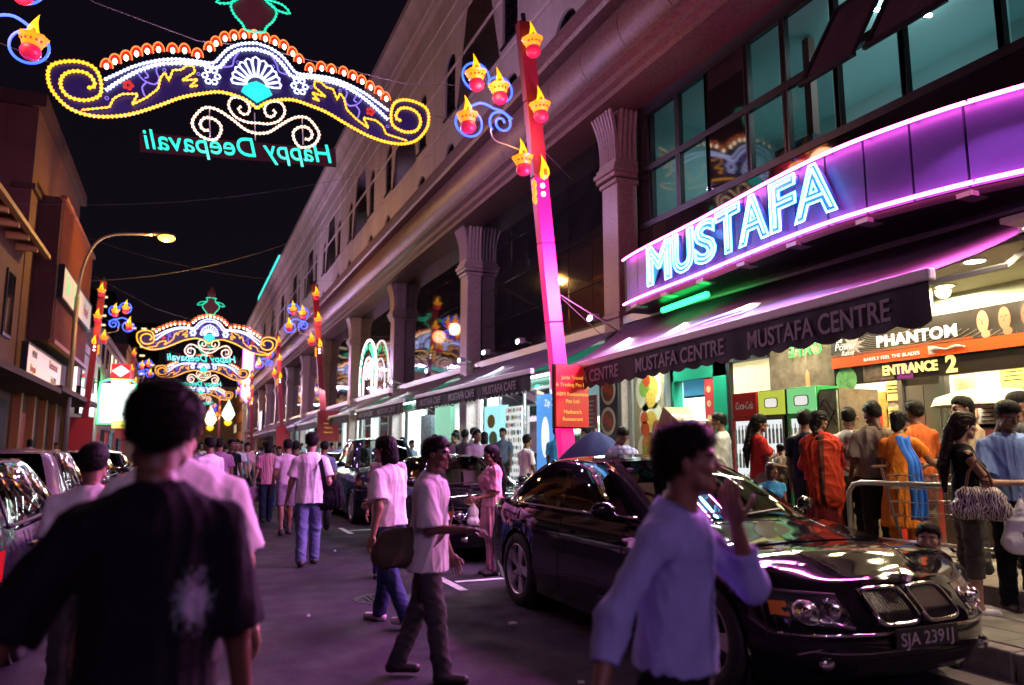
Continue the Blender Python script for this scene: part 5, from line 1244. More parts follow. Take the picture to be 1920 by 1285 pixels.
# ================================================================== cars
m_tyre = mat('tyre_rubber', (.012, .012, .012), .8, bump=.1, bscale=60); m_rim = mat('alloy_rim', (.62, .6, .64), .35, metal=.6)
m_chrome = mat('chrome', (.75, .74, .73), .08, metal=1.); m_trim = mat('black_trim', (.012, .012, .013), .5); m_well = mat('wheel_well', (.004, .004, .004), .9)
m_cglass = glass('car_glass', (.62, .63, .62), .85); m_cglass2 = glass('taxi_glass', (.12, .12, .13), .6, ior=1.25); m_seat = mat('tan_leather', (.2, .14, .09), .5, bump=.05); m_dash = mat('dash_plastic', (.02, .018, .016), .6)
m_lens = glass('lamp_lens', (.95, .95, .95), .9); m_plate = mat('number_plate_black', (.012, .012, .012), .4); m_pltxt = mat('plate_silver', (.5, .45, .42), .4)
def paint(name, col, metal=.0, rough=.12):
    return mat(name, col, rough, metal=metal, spec=.45, coat=.5)
def smoothstep(a, b, x): t = np.clip((x-a)/(b-a), 0, 1); return t*t*(3-2*t)
def car(label, loc, rz, L=5.04, Wd=1.92, H=1.49, fo=.87, wb=2.99, wr=.355, hood=.86, belt=1.0, deck=1.02, nose=.72, ws_base=.82, ws_top=-.12, rw_top=-1.28, rw_base=-1.95,
        pm=None, name='parked_car', group='cars parked and driving in the street', glassm=None, rimm=None, detail=True, boxy=0.):
    """body faces local +Y, right side +X; y measured from the middle"""
    t = thing(name, label, 'car', loc, rz, group); yf, yr = L/2, -L/2; fa = yf-fo; ra = fa-wb; hw = Wd/2; R_ = wr+.045
    glassm = glassm or (m_cglass if loc[0] > 0 else m_cglass2); rimm = rimm or m_rim
    zlev = np.array([.17, .26, .36, .46, .56, .66, .76, .86, .95, 1.0])      # fraction rows -> mapped to belt height
    fr = (zlev-.17)/(1-.17)
    # ---- plan outline from front centre round the right side to rear centre
    N = 150; pts = []
    yy = np.concatenate([np.linspace(yf, yf-.9, 30)[:-1], np.linspace(yf-.9, yr+.8, 85)[:-1], np.linspace(yr+.8, yr, 26)])
    yy = np.unique(np.concatenate([yy, fa+R_*np.cos(np.linspace(0, math.pi, 25)), ra+R_*np.cos(np.linspace(0, math.pi, 25))]))[::-1]
    def plan(y):
        # half width along y, rounded nose and tail (superellipse)
        a = np.clip((y-(yf-.8))/.8, 0, 1); b = np.clip(((yr+.75)-y)/.75, 0, 1)
        wfront = (1-a**3.0*(1-boxy*.2))**(1/2.6); wrear = (1-b**3)**(1/2.6)
        waist = 1-.03*smoothstep(.6, 1.6, abs((y-.2)/1.6))
        return hw*waist*np.minimum(wfront, wrear)
    def topz(y):
        z = nose+(hood-nose)*smoothstep(yf+.1, yf-.75, y)+(belt-.03-hood)*smoothstep(yf-.9, ws_base-.1, y)
        z = z*(1-smoothstep(rw_base+.5, rw_base-.1, y))+deck*smoothstep(rw_base+.5, rw_base-.1, y)
        return z-.06*smoothstep(yr+.25, yr, y)
    ridx = []
    P = np.zeros((len(yy), len(fr), 3))
    for i, y in enumerate(yy):
        w = float(plan(y)); tz = float(topz(y))
        zb = .19+.03*smoothstep(yf-.5, yf, y)+.08*smoothstep(yr+.7, yr, y)
        for j, f in enumerate(fr):
            z = zb+(tz-zb)*f
            # side section: tuck under, slight crease, shoulder roll-in
            s = 1-.045*(1-smoothstep(0, .35, f))-.018*smoothstep(.35, .8, f)-.05*smoothstep(.8, 1, f)**2
            x = w*s
            # nose profile in y: bumper is proud, upper nose leans back
            dyf = smoothstep(yf-.6, yf, y)*(.05*abs(f-.35)/.65+.13*smoothstep(.55, 1, f)**1.5+.06*smoothstep(.25, 0, f))
            dyr = smoothstep(yr+.5, yr, y)*(.08*smoothstep(.5, 1, f)+.06*smoothstep(.3, 0, f))
            P[i, j] = (x, y-dyf+dyr, z)
        for yc in (fa, ra):
            d = abs(y-yc)
            if d < R_+1e-6:
                zc = wr+math.sqrt(max(0, R_*R_-d*d))
                for j in range(len(fr)):
                    if P[i, j, 2] < zc+.012*j: P[i, j, 2] = zc+.004*j; P[i, j, 0] = w*(1-.012)+.012*(j == 0)
    mb = MB()
    for sx in (1, -1):
        Q = P.copy(); Q[:, :, 0] *= sx; mb.grid(Q)
    # hood / deck bridge with crown
    top = P[:, -1, :]; rows = []
    for p in top:
        w = p[0]; tt = np.linspace(-1, 1, 13); cr = .045*smoothstep(0, .5, w)
        rows.append([(w*u, p[1], p[2]+cr*(1-abs(u)**2.4)) for u in tt])
    mb.grid(rows)
    me = mb.mesh('body', True); bm = bmesh.new(); bm.from_mesh(me); bmesh.ops.remove_doubles(bm, verts=bm.verts, dist=.002); bmesh.ops.recalc_face_normals(bm, faces=bm.faces); bm.to_mesh(me); bm.free()
    bo = obj('body', me, t, pm)
    me.polygons.foreach_set('use_smooth', [True]*len(me.polygons))
    try: me.set_sharp_from_angle(angle=R(50))
    except Exception: pass
    # floor pan + wells
    u_ = MB(); u_.bb((-hw*.86, yr+.35, .2), (hw*.86, yf-.45, .45)); u_.bb((-hw*.6, yr+.3, .25), (hw*.6, yf-.35, .62)); u_.build('underbody', m_well, t)
    wl = MB()
    for yc in (fa, ra):
        for sx in (1, -1): wl.cyl((sx*hw*.55, yc, wr), (sx*hw*.93, yc, wr), R_-.004, n=28)
    split_islands(wl.build('wheel_well', m_well, t))
    # ---- greenhouse : rings from belt to roof
    gb = hw*.93; gt = hw*.66
    NV = 9
    def ring(v):
        # v 0 belt .. 1 roof edge
        yfw = ws_base+(ws_top-ws_base)*v; yrw = rw_base+(rw_top-rw_base)*v**1.15
        w = gb+(gt-gb)*v**1.1; z = belt-.015+(H-.055-belt+.015)*(1-(1-v)**1.25)
        return yfw, yrw, w, z
    NF, NS, NR = 13, 33, 13
    rings = []
    for k in range(NV):
        v = k/(NV-1); a, b, w, z = ring(v); pr = []
        for u in np.linspace(-1, 1, NF): # windscreen, bowed
            pr.append((w*.9*u, a+.16*(1-u*u)*(1-.35*v)-.02, z+.02*(1-u*u)*(v if v > .9 else 0)))
        for s in np.linspace(0, 1, NS+2)[1:-1]:
            y = a-.02+(b-a+.04)*s; bow = 1-.1*abs(2*s-1)**4
            pr.append((w*bow, y, z+.018*math.sin(math.pi*s)*v))
        for u in np.linspace(1, -1, NR): pr.append((w*.88*u, b-.1*(1-u*u)*(1-.3*v)+.02, z))
        for s in np.linspace(1, 0, NS+2)[1:-1]:
            y = a-.02+(b-a+.04)*s; bow = 1-.1*abs(2*s-1)**4
            pr.append((-w*bow, y, z+.018*math.sin(math.pi*s)*v))
        rings.append(pr)
    n = len(rings[0]); G = np.array(rings)
    glass_f = {'windscreen': [], 'rear_window': [], 'side_r': [], 'side_l': []}; pil = []
    y1b = (ring(.5)[0]+ring(.5)[1])/2+.12
    for k in range(NV-1):
        for i in range(n):
            j = (i+1) % n; f = (k*n+i, k*n+j, (k+1)*n+j, (k+1)*n+i); v = (k+.5)/(NV-1)
            inn = .06 < v < .97
            if i < NF-1: glass_f['windscreen'].append(f) if (1 <= i < NF-2 and inn) else pil.append(f)
            elif i < NF+NS:
                c = G[k:k+2, [i, j]].reshape(-1, 3).mean(0); s = (i-NF+1.5)/(NS+1)
                ok = inn and s > .05+.10*v*0 and s < .93-.05*(1-v) and abs(c[1]-y1b) > .05 and not (s > .86-.14*v*v and v < .3)
                glass_f['side_r'].append(f) if ok else pil.append(f)
            elif i < NF+NS+NR-1: glass_f['rear_window'].append(f) if (NF+NS+1 <= i < NF+NS+NR-2 and inn) else pil.append(f)
            else:
                c = G[k:k+2, [i, j]].reshape(-1, 3).mean(0); s = (n-i-.5)/(NS+1)
                ok = inn and s > .05 and s < .93-.05*(1-v) and abs(c[1]-y1b) > .05 and not (s > .86-.14*v*v and v < .3)
                glass_f['side_l'].append(f) if ok else pil.append(f)
    vs = [tuple(p) for p in G.reshape(-1, 3)]
    def sub(name, fl, m, par, thick=0):
        used = sorted({i for f in fl for i in f}); mp = {o: k for k, o in enumerate(used)}
        mb = MB(); mb.add([vs[i] for i in used], [tuple(mp[i] for i in f) for f in fl]); return mb.build(name, m, par, smooth=True)
    split_islands(sub('pillar_frame', pil, pm, t))
    for nm, fl in glass_f.items(): split_islands(sub({'side_r': 'side_window', 'side_l': 'side_window'}.get(nm, nm), fl, glassm, t))
    # roof
    roof = []; tr = rings[-1]
    right = [tr[i] for i in range(NF-1, NF+NS+1)]
    rows = []
    fy = [p for p in tr[:NF]]; ry = tr[NF+NS:NF+NS+NR][::-1]
    rows.append([p for p in fy])
    ss = np.linspace(0, 1, NS+2)[1:-1]
    for q in range(NS):
        pr = tr[NF+q]; w = pr[0]; sfr = ss[q]
        row = []
        for u in np.linspace(-1, 1, NF):
            yb_ = (1-sfr)*(fy[0][1]+.16*(1-u*u)*.65)+sfr*(ry[0][1]-.1*(1-u*u)*.7)
            row.append((w*u, yb_, pr[2]+.05*(1-abs(u)**2.2)*(.35+.65*math.sin(math.pi*min(1, max(0, sfr))))))
        rows.append(row)
    rows.append([p for p in ry])
    mb = MB(); mb.grid(rows); mb.build('roof', pm, t, smooth=True)
    # chrome window line
    ch = MB()
    for sg in (1, -1):
        idx = list(range(NF-1, NF+NS)) if sg == 1 else None
        low = [G[0, i] for i in range(NF, NF+NS-2)]; up = [G[NV-1, i] for i in range(NF, NF+NS-3)]
        lp_ = [(sg*(p[0]+.006), p[1], p[2]+.03) for p in low]; up_ = [(sg*(p[0]+.004), p[1], p[2]-.012) for p in up]
        ch.tube(lp_, .013, 6); ch.tube(up_, .012, 6); mid = [G[k, NF+NS-3] for k in range(NV)]; ch.tube([(sg*(p[0]+.006), p[1]+.04-.05*math.sin(math.pi*k/8), p[2]) for k, p in enumerate(mid)], .009, 5)
    split_islands(ch.build('window_trim', m_chrome if detail else m_trim, t, smooth=True))
    # interior
    itr = MB()
    for sx in (-.4, .4):
        for yb, h_ in ((.05, .0), (-.95, .02)):
            itr.box((sx, yb, .62), (.5, .5, .16)); itr.box((sx, yb-.3, .92), (.48, .14, .52), M=Matrix.Rotation(R(14), 3, 'X')); itr.sphere((sx, yb-.4, 1.24+h_), (.13, .05, .09), 8, 6)
    itr.build('seat', m_seat, t, smooth=False)
    ds = MB(); ds.bb((-hw*.8, ws_base-.55, .6), (hw*.8, ws_base-.1, .96)); ds.build('dashboard', m_dash, t)
    sw = MB(); sw.tube([(.4+.18*math.cos(R(a)), ws_base-.62-.05*math.sin(R(a)), 1.0+.17*math.sin(R(a))) for a in range(0, 360, 20)], .014, 6, closed=True); sw.tube([(.4, ws_base-.55, .95), (.4, ws_base-.62, 1.0)], .03, 6); sw.build('steering_wheel', m_dash, t)
    # wheels
    for yc in (fa, ra):
        for sx in (1, -1):


            ty = MB(); ty.lathe([(wr*.70, -.105), (wr*.74, -.115), (wr*.94, -.112), (wr, -.09), (wr, .09), (wr*.94, .112), (wr*.74, .115), (wr*.70, .105)], 40)
            rot = Matrix.Rotation(R(90)*sx, 4, 'Y'); me_ = ty.mesh('wheel', True); me_.transform(Matrix.Translation((sx*(hw-.125), yc, wr)) @ rot); fixn(me_)
            w_ = obj('wheel', me_, t, m_tyre)
            rm_ = MB(); rr = wr*.70
            rm_.lathe([(rr, .107), (rr*.97, .112), (rr*.93, .1), (rr*.9, .02), (rr*.9, -.09)], 40); rm_.lathe([(0, .085), (.055, .083), (.07, .07)], 20)
            for s5 in range(5):
                a0 = s5*2*math.pi/5+.3
                def pol(r, a, z): return (r*math.cos(a), r*math.sin(a), z)
                wi, wo2 = .30, .26
                rm_.add([pol(.05, a0-wi*1.6, .082), pol(.05, a0+wi*1.6, .082), pol(rr*.95, a0+wo2, .1), pol(rr*.97, a0, .104), pol(rr*.95, a0-wo2, .1), pol(.05, a0-wi*1.6, .05), pol(.05, a0+wi*1.6, .05), pol(rr*.95, a0+wo2, .05), pol(rr*.97, a0, .05), pol(rr*.95, a0-wo2, .05)],
                        [(0, 1, 2, 3, 4), (0, 4, 9, 5), (1, 6, 7, 2), (2, 7, 8, 3), (3, 8, 9, 4)])
            me_ = rm_.mesh('rim'); me_.transform(Matrix.Translation((sx*(hw-.125), yc, wr)) @ rot); fixn(me_); obj('rim', me_, w_, rimm)
            bd = MB(); bd.lathe([(0, -.02), (rr*.9, -.02)], 30); me_ = bd.mesh('brake_disc'); me_.transform(Matrix.Translation((sx*(hw-.125), yc, wr)) @ rot); obj('brake_disc', me_, w_, m_well)
    # surface helper: point on the body side/front for a given plan y, height fraction
    def surf(y, z, sx=1, out=.004):
        i = int(np.argmin(abs(yy-y))); row = P[i]; k = int(np.clip(np.searchsorted(row[:, 2], z), 1, len(fr)-1)); a, b = row[k-1], row[k]
        q = (z-a[2])/max(1e-6, b[2]-a[2]); p = a+(b-a)*np.clip(q, 0, 1)
        return Vector((sx*(p[0]+out), p[1]+out*.6, z))
    def front(x, z, out=.01):
        """point on the nose at lateral x"""
        best = None
        tz_ = []
        for i in range(len(yy)):
            row = P[i]; 
            if row[0, 1] < yf-1.3: break
            xx = np.interp(z, row[:, 2], row[:, 0]) if z <= row[-1, 2]+.02 else -1; tz_.append((xx, np.interp(z, row[:, 2], row[:, 1])))
        tz_ = [q for q in tz_ if q[0] >= 0]
        xs = np.array([q[0] for q in tz_]); ys_ = np.array([q[1] for q in tz_]); o = np.argsort(xs)
        return Vector((x, float(np.interp(abs(x), xs[o], ys_[o]))+out, z))
    t_ = dict(t=t, surf=surf, front=front, yf=yf, yr=yr, hw=hw, P=P, yy=yy, bo=bo, fa=fa, ra=ra, belt=belt, ws_base=ws_base, topz=topz, nose=nose, G=G, pm=pm)
    # door seams and handles on both sides
    sm = MB()
    for sx in (1, -1):
        for yv in (ws_base-.15, ws_base-1.22, ws_base-2.28):
            q = [surf(yv-(.0 if z > .5 else .0), z, sx, .0015) for z in np.linspace(.3, belt-.05, 9)]
            sm.tube(q, .004, 4)
        sm.tube([surf(yv, .3, sx, .0015) for yv in np.linspace(ws_base-.15, ws_base-2.28, 12)], .004, 4)
    split_islands(sm.build('door_seam', m_well, t))
    for sx in (1, -1):
        for yv in (ws_base-1.05, ws_base-2.1):
            p = surf(yv, belt-.16, sx, .018); h_ = MB(); h_.box(tuple(p), (.03, .2, .03)); o = h_.build('door_handle', pm, t); bevel_mesh(o.data, .008, 2)
        mr = MB(); p = surf(ws_base-.28, belt+.02, sx, .0); mr.sphere((sx*(hw+.07), p.y-.0, belt+.075), (.105, .045, .06), 14, 10, Matrix.Rotation(R(-12*sx), 3, 'Z')); mr.tube([(sx*(hw-.12), p.y, belt+.0), (sx*(hw+.05), p.y, belt+.05)], .025, 6); o = mr.build('wing_mirror', pm, t, smooth=True)
    return t_
def plate(c, txt, y_, z_, front=True):
    t = c['t']; s = 1 if front else -1
    p = c['front'](0, z_, .012) if front else Vector((0, c['yr']-.012, z_))
    o = MB().box((0, p.y, z_), (.52, .012, .115)).build('number_plate', m_plate, t)
    text('lettering', txt, m_pltxt, o, M_axes((0, p.y+s*.007, z_-.038), (-s, 0, 0), (0, 0, 1), (0, s, 0)), size=.105, fitw=.44, ext=.001)
m_hl = mat('headlamp_reflector', (.8, .8, .8), .12, metal=1.); m_amber = mat('amber_lens', (.7, .22, .03), .25)
def ringpts(c, r, n=14, sx=1, sz=1): return [(c[0]+r*sx*math.cos(2*math.pi*i/n), c[1], c[2]+r*sz*math.sin(2*math.pi*i/n)) for i in range(n)]
def nose_parts(c, style='kidney'):
    t = c['t']; fr = c['front']; yf = c['yf']; nz = c['nose']
    # headlamps
    for s in (1, -1):
        hd = MB(); rows = []
        for u in np.linspace(0, 1, 9):
            x = .50+.36*u; zt = nz-.035+.03*u; zb = nz-.19+.06*u
            rows.append([tuple(fr(s*x, zb+(zt-zb)*v, .004)) for v in np.linspace(0, 1, 5)])
        hd.grid(rows); o = hd.build('headlamp', m_hl, t, smooth=True)
        rg = MB()
        for x in (.575, .725):
            p = fr(s*x, nz-.115, .012); rg.tube([tuple(fr(s*(x+.062*math.cos(a)), nz-.115+.062*math.sin(a), .016)) for a in np.linspace(0, 2*math.pi, 16)[:-1]], .007, 5, closed=True)
            rg.sphere(tuple(p), (.042, .03, .042), 10, 7)
        rg.build('lamp_ring', m_chrome, o, smooth=True)
        bz = MB(); bz.mi = 0; q = [tuple(fr(s*(.50+.36*u), nz-.2+.06*u, .008)) for u in np.linspace(0, 1, 9)]; bz.tube(q, .008, 5); q = [tuple(fr(s*(.50+.36*u), nz-.03+.03*u, .006)) for u in np.linspace(0, 1, 9)]; bz.tube(q, .007, 5); bz.build('lamp_bezel', m_trim, o)
        am = MB(); rows = [[tuple(fr(s*x, z, .006)) for z in (nz-.14, nz-.06)] for x in np.linspace(.8, .87, 4)]; am.grid(rows); am.build('indicator', m_amber, o)
    if style == 'kidney':
        for s in (1, -1):
            xs = (.025, .335); zz = (nz-.19, nz-.005)
            bk = MB(); rows = [[tuple(fr(s*x, z, .002)) for z in np.linspace(*zz, 5)] for x in np.linspace(*xs, 9)]; bk.grid(rows); o = bk.build('kidney_grille', m_well, t)
            cx, cz = sum(xs)/2, sum(zz)/2; a_, b_ = (xs[1]-xs[0])/2, (zz[1]-zz[0])/2
            q = []
            for ang in np.linspace(0, 2*math.pi, 29)[:-1]:
                ca, sa = math.cos(ang), math.sin(ang); e = .42
                q.append(tuple(fr(s*(cx+a_*math.copysign(abs(ca)**e, ca)), cz+b_*math.copysign(abs(sa)**e, sa), .02)))
            MB().tube(q, .013, 6, closed=True).build('chrome_surround', m_chrome, o, smooth=True)
            sl_ = MB()
            for x in np.linspace(xs[0]+.02, xs[1]-.02, 13): sl_.tube([tuple(fr(s*x, z, .012)) for z in np.linspace(zz[0]+.012, zz[1]-.012, 4)], .0045, 4)
            sl_.build('grille_slat', mat('dark_chrome', (.2, .2, .2), .25, metal=1.), o)
        p = fr(0, nz+.02, .0); cz = float(c['topz'](yf-.1))
        rd = MB(); rd.cyl((0, yf-.12, nz+.045), (0, yf-.105, nz+.085), .041, n=20); o = rd.build('bonnet_badge', m_chrome, t)
        nv = Vector((0, .015, .04)).normalized(); ux = Vector((1, 0, 0)); uy = nv.cross(ux); cc = Vector((0, yf-.105, nz+.085))+nv*.002
        for q, m in ((0, 'badge_blue'), (1, 'badge_white'), (2, 'badge_blue'), (3, 'badge_white')):
            b = MB(); b.add([tuple(cc)]+[tuple(cc+(ux*math.cos(a)+uy*math.sin(a))*.026) for a in np.linspace(q*math.pi/2, (q+1)*math.pi/2, 6)], [tuple(range(7))]); b.build('badge_quarter', mat(m, (.05, .2, .6) if 'blue' in m else (.8, .8, .8), .3), o)
    else:
        bk = MB(); rows = [[tuple(fr(x, z, .003)) for z in np.linspace(nz-.15, nz-.02, 4)] for x in np.linspace(-.42, .42, 11)]; bk.grid(rows); o = bk.build('grille', m_well, t)
        sl_ = MB()
        for z in np.linspace(nz-.14, nz-.03, 4): sl_.tube([tuple(fr(x, z, .012)) for x in np.linspace(-.42, .42, 11)], .008, 5)
        sl_.build('grille_bar', m_chrome, o)
    # bumper line, intake, fog lamps
    bl = MB(); bl.tube([tuple(fr(x, nz-.235, .008)) for x in np.linspace(-.86, .86, 31)], .011, 6); bl.build('bumper_trim', m_chrome, t, smooth=True)
    bk = MB(); rows = [[tuple(fr(x, z, .003)) for z in np.linspace(.25, .345, 4)] for x in np.linspace(-.48, .48, 13)]; bk.grid(rows); bk.build('lower_intake', m_well, t)
    for s in (1, -1):
        p = fr(s*.66, .33, .006); fg = MB(); fg.sphere(tuple(p), (.06, .03, .045), 10, 7); fg.build('fog_lamp', m_hl, t, smooth=True)
    # bonnet creases and shut line, wipers
    cr = MB()
    for s in (1, -1):
        q = []
        for y in np.linspace(yf-.2, c['ws_base']+.05, 14):
            w = .34+.36*(yf-.2-y)/(yf-.2-c['ws_base']); i = int(np.argmin(abs(c['yy']-y))); row = c['P'][i, -1]; q.append((s*w, float(row[1]), float(row[2])+.045*(1-abs(w/max(.2, row[0]))**2.4)+.001))
        cr.tube(q, .006, 4)
    split_islands(cr.build('bonnet_crease', c['pm'], t, smooth=True))
    wp_ = MB(); wp_.tube([(.1, c['ws_base']+.1, c['belt']+.02), (-.5, c['ws_base']+.02, c['belt']+.06)], .01, 5); wp_.tube([(.65, c['ws_base']-.02, c['belt']+.02), (.05, c['ws_base']+.1, c['belt']+.06)], .01, 5); split_islands(wp_.build('wiper', m_trim, t))
def tail_parts(c, txt=None):
    t = c['t']; yr = c['yr']
    for s in (1, -1):
        tl = MB(); rows = []
        for i, u in enumerate(np.linspace(0, 1, 7)):
            x = .5+.34*u; 
            i_ = int(np.argmin(abs(c['yy']-(yr+.03+.3*u**3)))); rows.append([(s*x, yr-.004+.22*u**4+.02*v, .68+.2*v) for v in np.linspace(0, 1, 4)])
        tl.grid(rows); o = tl.build('tail_lamp', mat('tail_red', (.35, .01, .01), .2), t, smooth=True)
        am = MB(); am.grid([[(s*x, yr-.012+.22*((x-.5)/.34)**4, z) for z in (.7, .79)] for x in np.linspace(.66, .8, 5)]); am.build('indicator', m_amber, o)
    if txt:
        o = MB().box((0, yr-.01, .62), (.52, .012, .115)).build('number_plate', m_plate, t); text('lettering', txt, m_pltxt, o, M_axes((0, yr-.018, .582), (1, 0, 0), (0, 0, 1), (0, -1, 0)), size=.105, fitw=.44, ext=.001)
    MB().tube([(x, yr+.0+.3*abs(x/.95)**5, .47) for x in np.linspace(-.9, .9, 25)], .012, 5).build('bumper_trim', m_chrome, t)
p_black = paint('black_car_paint', (.006, .006, .007), 0, .06); p_silver = paint('silver_car_paint', (.32, .31, .29), .7, .25); p_dark = paint('dark_blue_paint', (.008, .01, .02), 0, .12); p_taxi = paint('dark_taxi_paint', (.012, .012, .016), 0, .15)
c = car('glossy black luxury saloon parked at the kerb with plate SJA 2391J', (4.12, 5.8, 0), math.pi, Wd=1.96, pm=p_black)
nose_parts(c); plate(c, 'SJA 2391J', 0, .45)
c = car('black saloon parked behind the luxury saloon, beside the woman in pink', (4.25, 12.0, 0), math.pi, L=4.6, Wd=1.84, H=1.46, wb=2.75, fo=.9, hood=.88, nose=.76, belt=.98, deck=1.02, ws_base=.72, ws_top=-.15, rw_top=-1.2, rw_base=-1.8, pm=p_black)
nose_parts(c, 'bars'); plate(c, 'SGX 4407L', 0, .42)
c = car('black car at the left picture edge seen from behind', (-1.9, 8.15, 0), 0, L=4.6, Wd=1.8, H=1.5, wb=2.7, fo=.9, hood=.9, nose=.74, belt=1.0, deck=1.05, ws_base=.8, ws_top=0, rw_top=-1.75, rw_base=-2.1, pm=p_taxi, detail=False)
tail_parts(c, 'SHA 7215K')
c = car('silver car queueing ahead of the black car on the left', (-2.2, 13.6, 0), 0, L=4.5, Wd=1.76, H=1.55, wb=2.65, fo=.9, hood=.9, nose=.74, belt=.98, deck=1.04, ws_base=.8, ws_top=0, rw_top=-1.75, rw_base=-2.08, pm=p_silver, detail=False)
tail_parts(c, 'SHB 3360D')
c = car('dark taxi further ahead in the left hand queue', (-2.2, 19.4, 0), 0, L=4.6, Wd=1.78, H=1.52, wb=2.7, fo=.9, hood=.9, nose=.74, belt=1.0, deck=1.04, ws_base=.8, ws_top=0, rw_top=-1.5, rw_base=-2.0, pm=p_taxi, detail=False)
tail_parts(c)
c = car('dark car far ahead in the left hand queue', (-2.3, 26.4, 0), 0, L=4.6, Wd=1.78, H=1.5, wb=2.7, fo=.9, hood=.9, nose=.74, belt=1.0, deck=1.04, ws_base=.8, ws_top=0, rw_top=-1.5, rw_base=-2.0, pm=p_dark, detail=False)
tail_parts(c)
# pickup parked behind the second saloon
c = car('dark blue pickup with tall cab parked in front of the third awning', (4.2, 17.8, 0), math.pi, L=4.9, Wd=1.8, H=1.82, wb=2.9, fo=.85, wr=.36, hood=1.08, nose=.95, belt=1.15, deck=1.05, ws_base=1.05, ws_top=.55, rw_top=-.55, rw_base=-.72, pm=p_dark, name='pickup_truck')
nose_parts(c, 'bars'); c['t']['category'] = 'pickup'
for i, y in enumerate((24.3, 30.3, 42.4, 48.3)):
    c = car(('dark car parked beyond the pickup', 'dark car parked below the red board', 'distant parked car beside the third maroon pole', 'farthest parked car along the kerb')[i], (4.25, y, 0), math.pi, L=4.5, Wd=1.76, H=1.46, wb=2.7, fo=.9, hood=.88, nose=.76, belt=.98, deck=1.02, ws_base=.72, ws_top=-.15, rw_top=-1.2, rw_base=-1.8, pm=(p_dark, p_silver, p_black, p_taxi)[i], detail=False)
    nose_parts(c, 'bars')
# ================================================================== people: smooth-union volumes meshed with surface nets
def surface_nets(D, org, h):
    """D: signed distance on a grid -> verts, quads"""
    ins = D < 0
    nx, ny, nz = D.shape
    c = [ins[i:nx-1+i, j:ny-1+j, k:nz-1+k] for i in (0, 1) for j in (0, 1) for k in (0, 1)]
    s = sum(x.astype(np.int8) for x in c); act = (s > 0) & (s < 8)
    idx = -np.ones(act.shape, np.int64); A = np.argwhere(act); idx[act] = np.arange(len(A))
    pos = np.zeros((len(A), 3)); cnt = np.zeros(len(A))
    off = [(i, j, k) for i in (0, 1) for j in (0, 1) for k in (0, 1)]
    V = [D[A[:, 0]+o[0], A[:, 1]+o[1], A[:, 2]+o[2]] for o in off]
    for a in range(8):
        for b in range(a+1, 8):
            if sum(abs(off[a][q]-off[b][q]) for q in range(3)) != 1: continue
            va, vb = V[a], V[b]; m = (va < 0) != (vb < 0)
            t = np.where(m, va/np.where(m, va-vb, 1), 0)
            p = np.array(off[a])[None, :]+t[:, None]*(np.array(off[b])-np.array(off[a]))[None, :]
            pos += np.where(m[:, None], p, 0); cnt += m
    verts = (A+pos/cnt[:, None])*h+org
    F = []
    for ax in range(3):
        u, v = (ax+1) % 3, (ax+2) % 3
        sl0 = [slice(None)]*3; sl1 = [slice(None)]*3; sl0[ax] = slice(0, -1); sl1[ax] = slice(1, None)
        a, b = ins[tuple(sl0)], ins[tuple(sl1)]; E = np.argwhere(a != b); fl = a[tuple(E.T)]
        ok = (E[:, u] > 0) & (E[:, v] > 0) & (E[:, u] < D.shape[u]-1) & (E[:, v] < D.shape[v]-1); E, fl = E[ok], fl[ok]
        def cell(du, dv):
            q = E.copy(); q[:, u] -= du; q[:, v] -= dv; return idx[tuple(q.T)]
        q = np.stack([cell(1, 1), cell(0, 1), cell(0, 0), cell(1, 0)], 1); q[~fl] = q[~fl][:, ::-1]; F.append(q)
    return verts, np.concatenate(F)
def smin(a, b, k): hh = np.clip(.5+.5*(b-a)/k, 0, 1); return b+(a-b)*hh-k*hh*(1-hh)
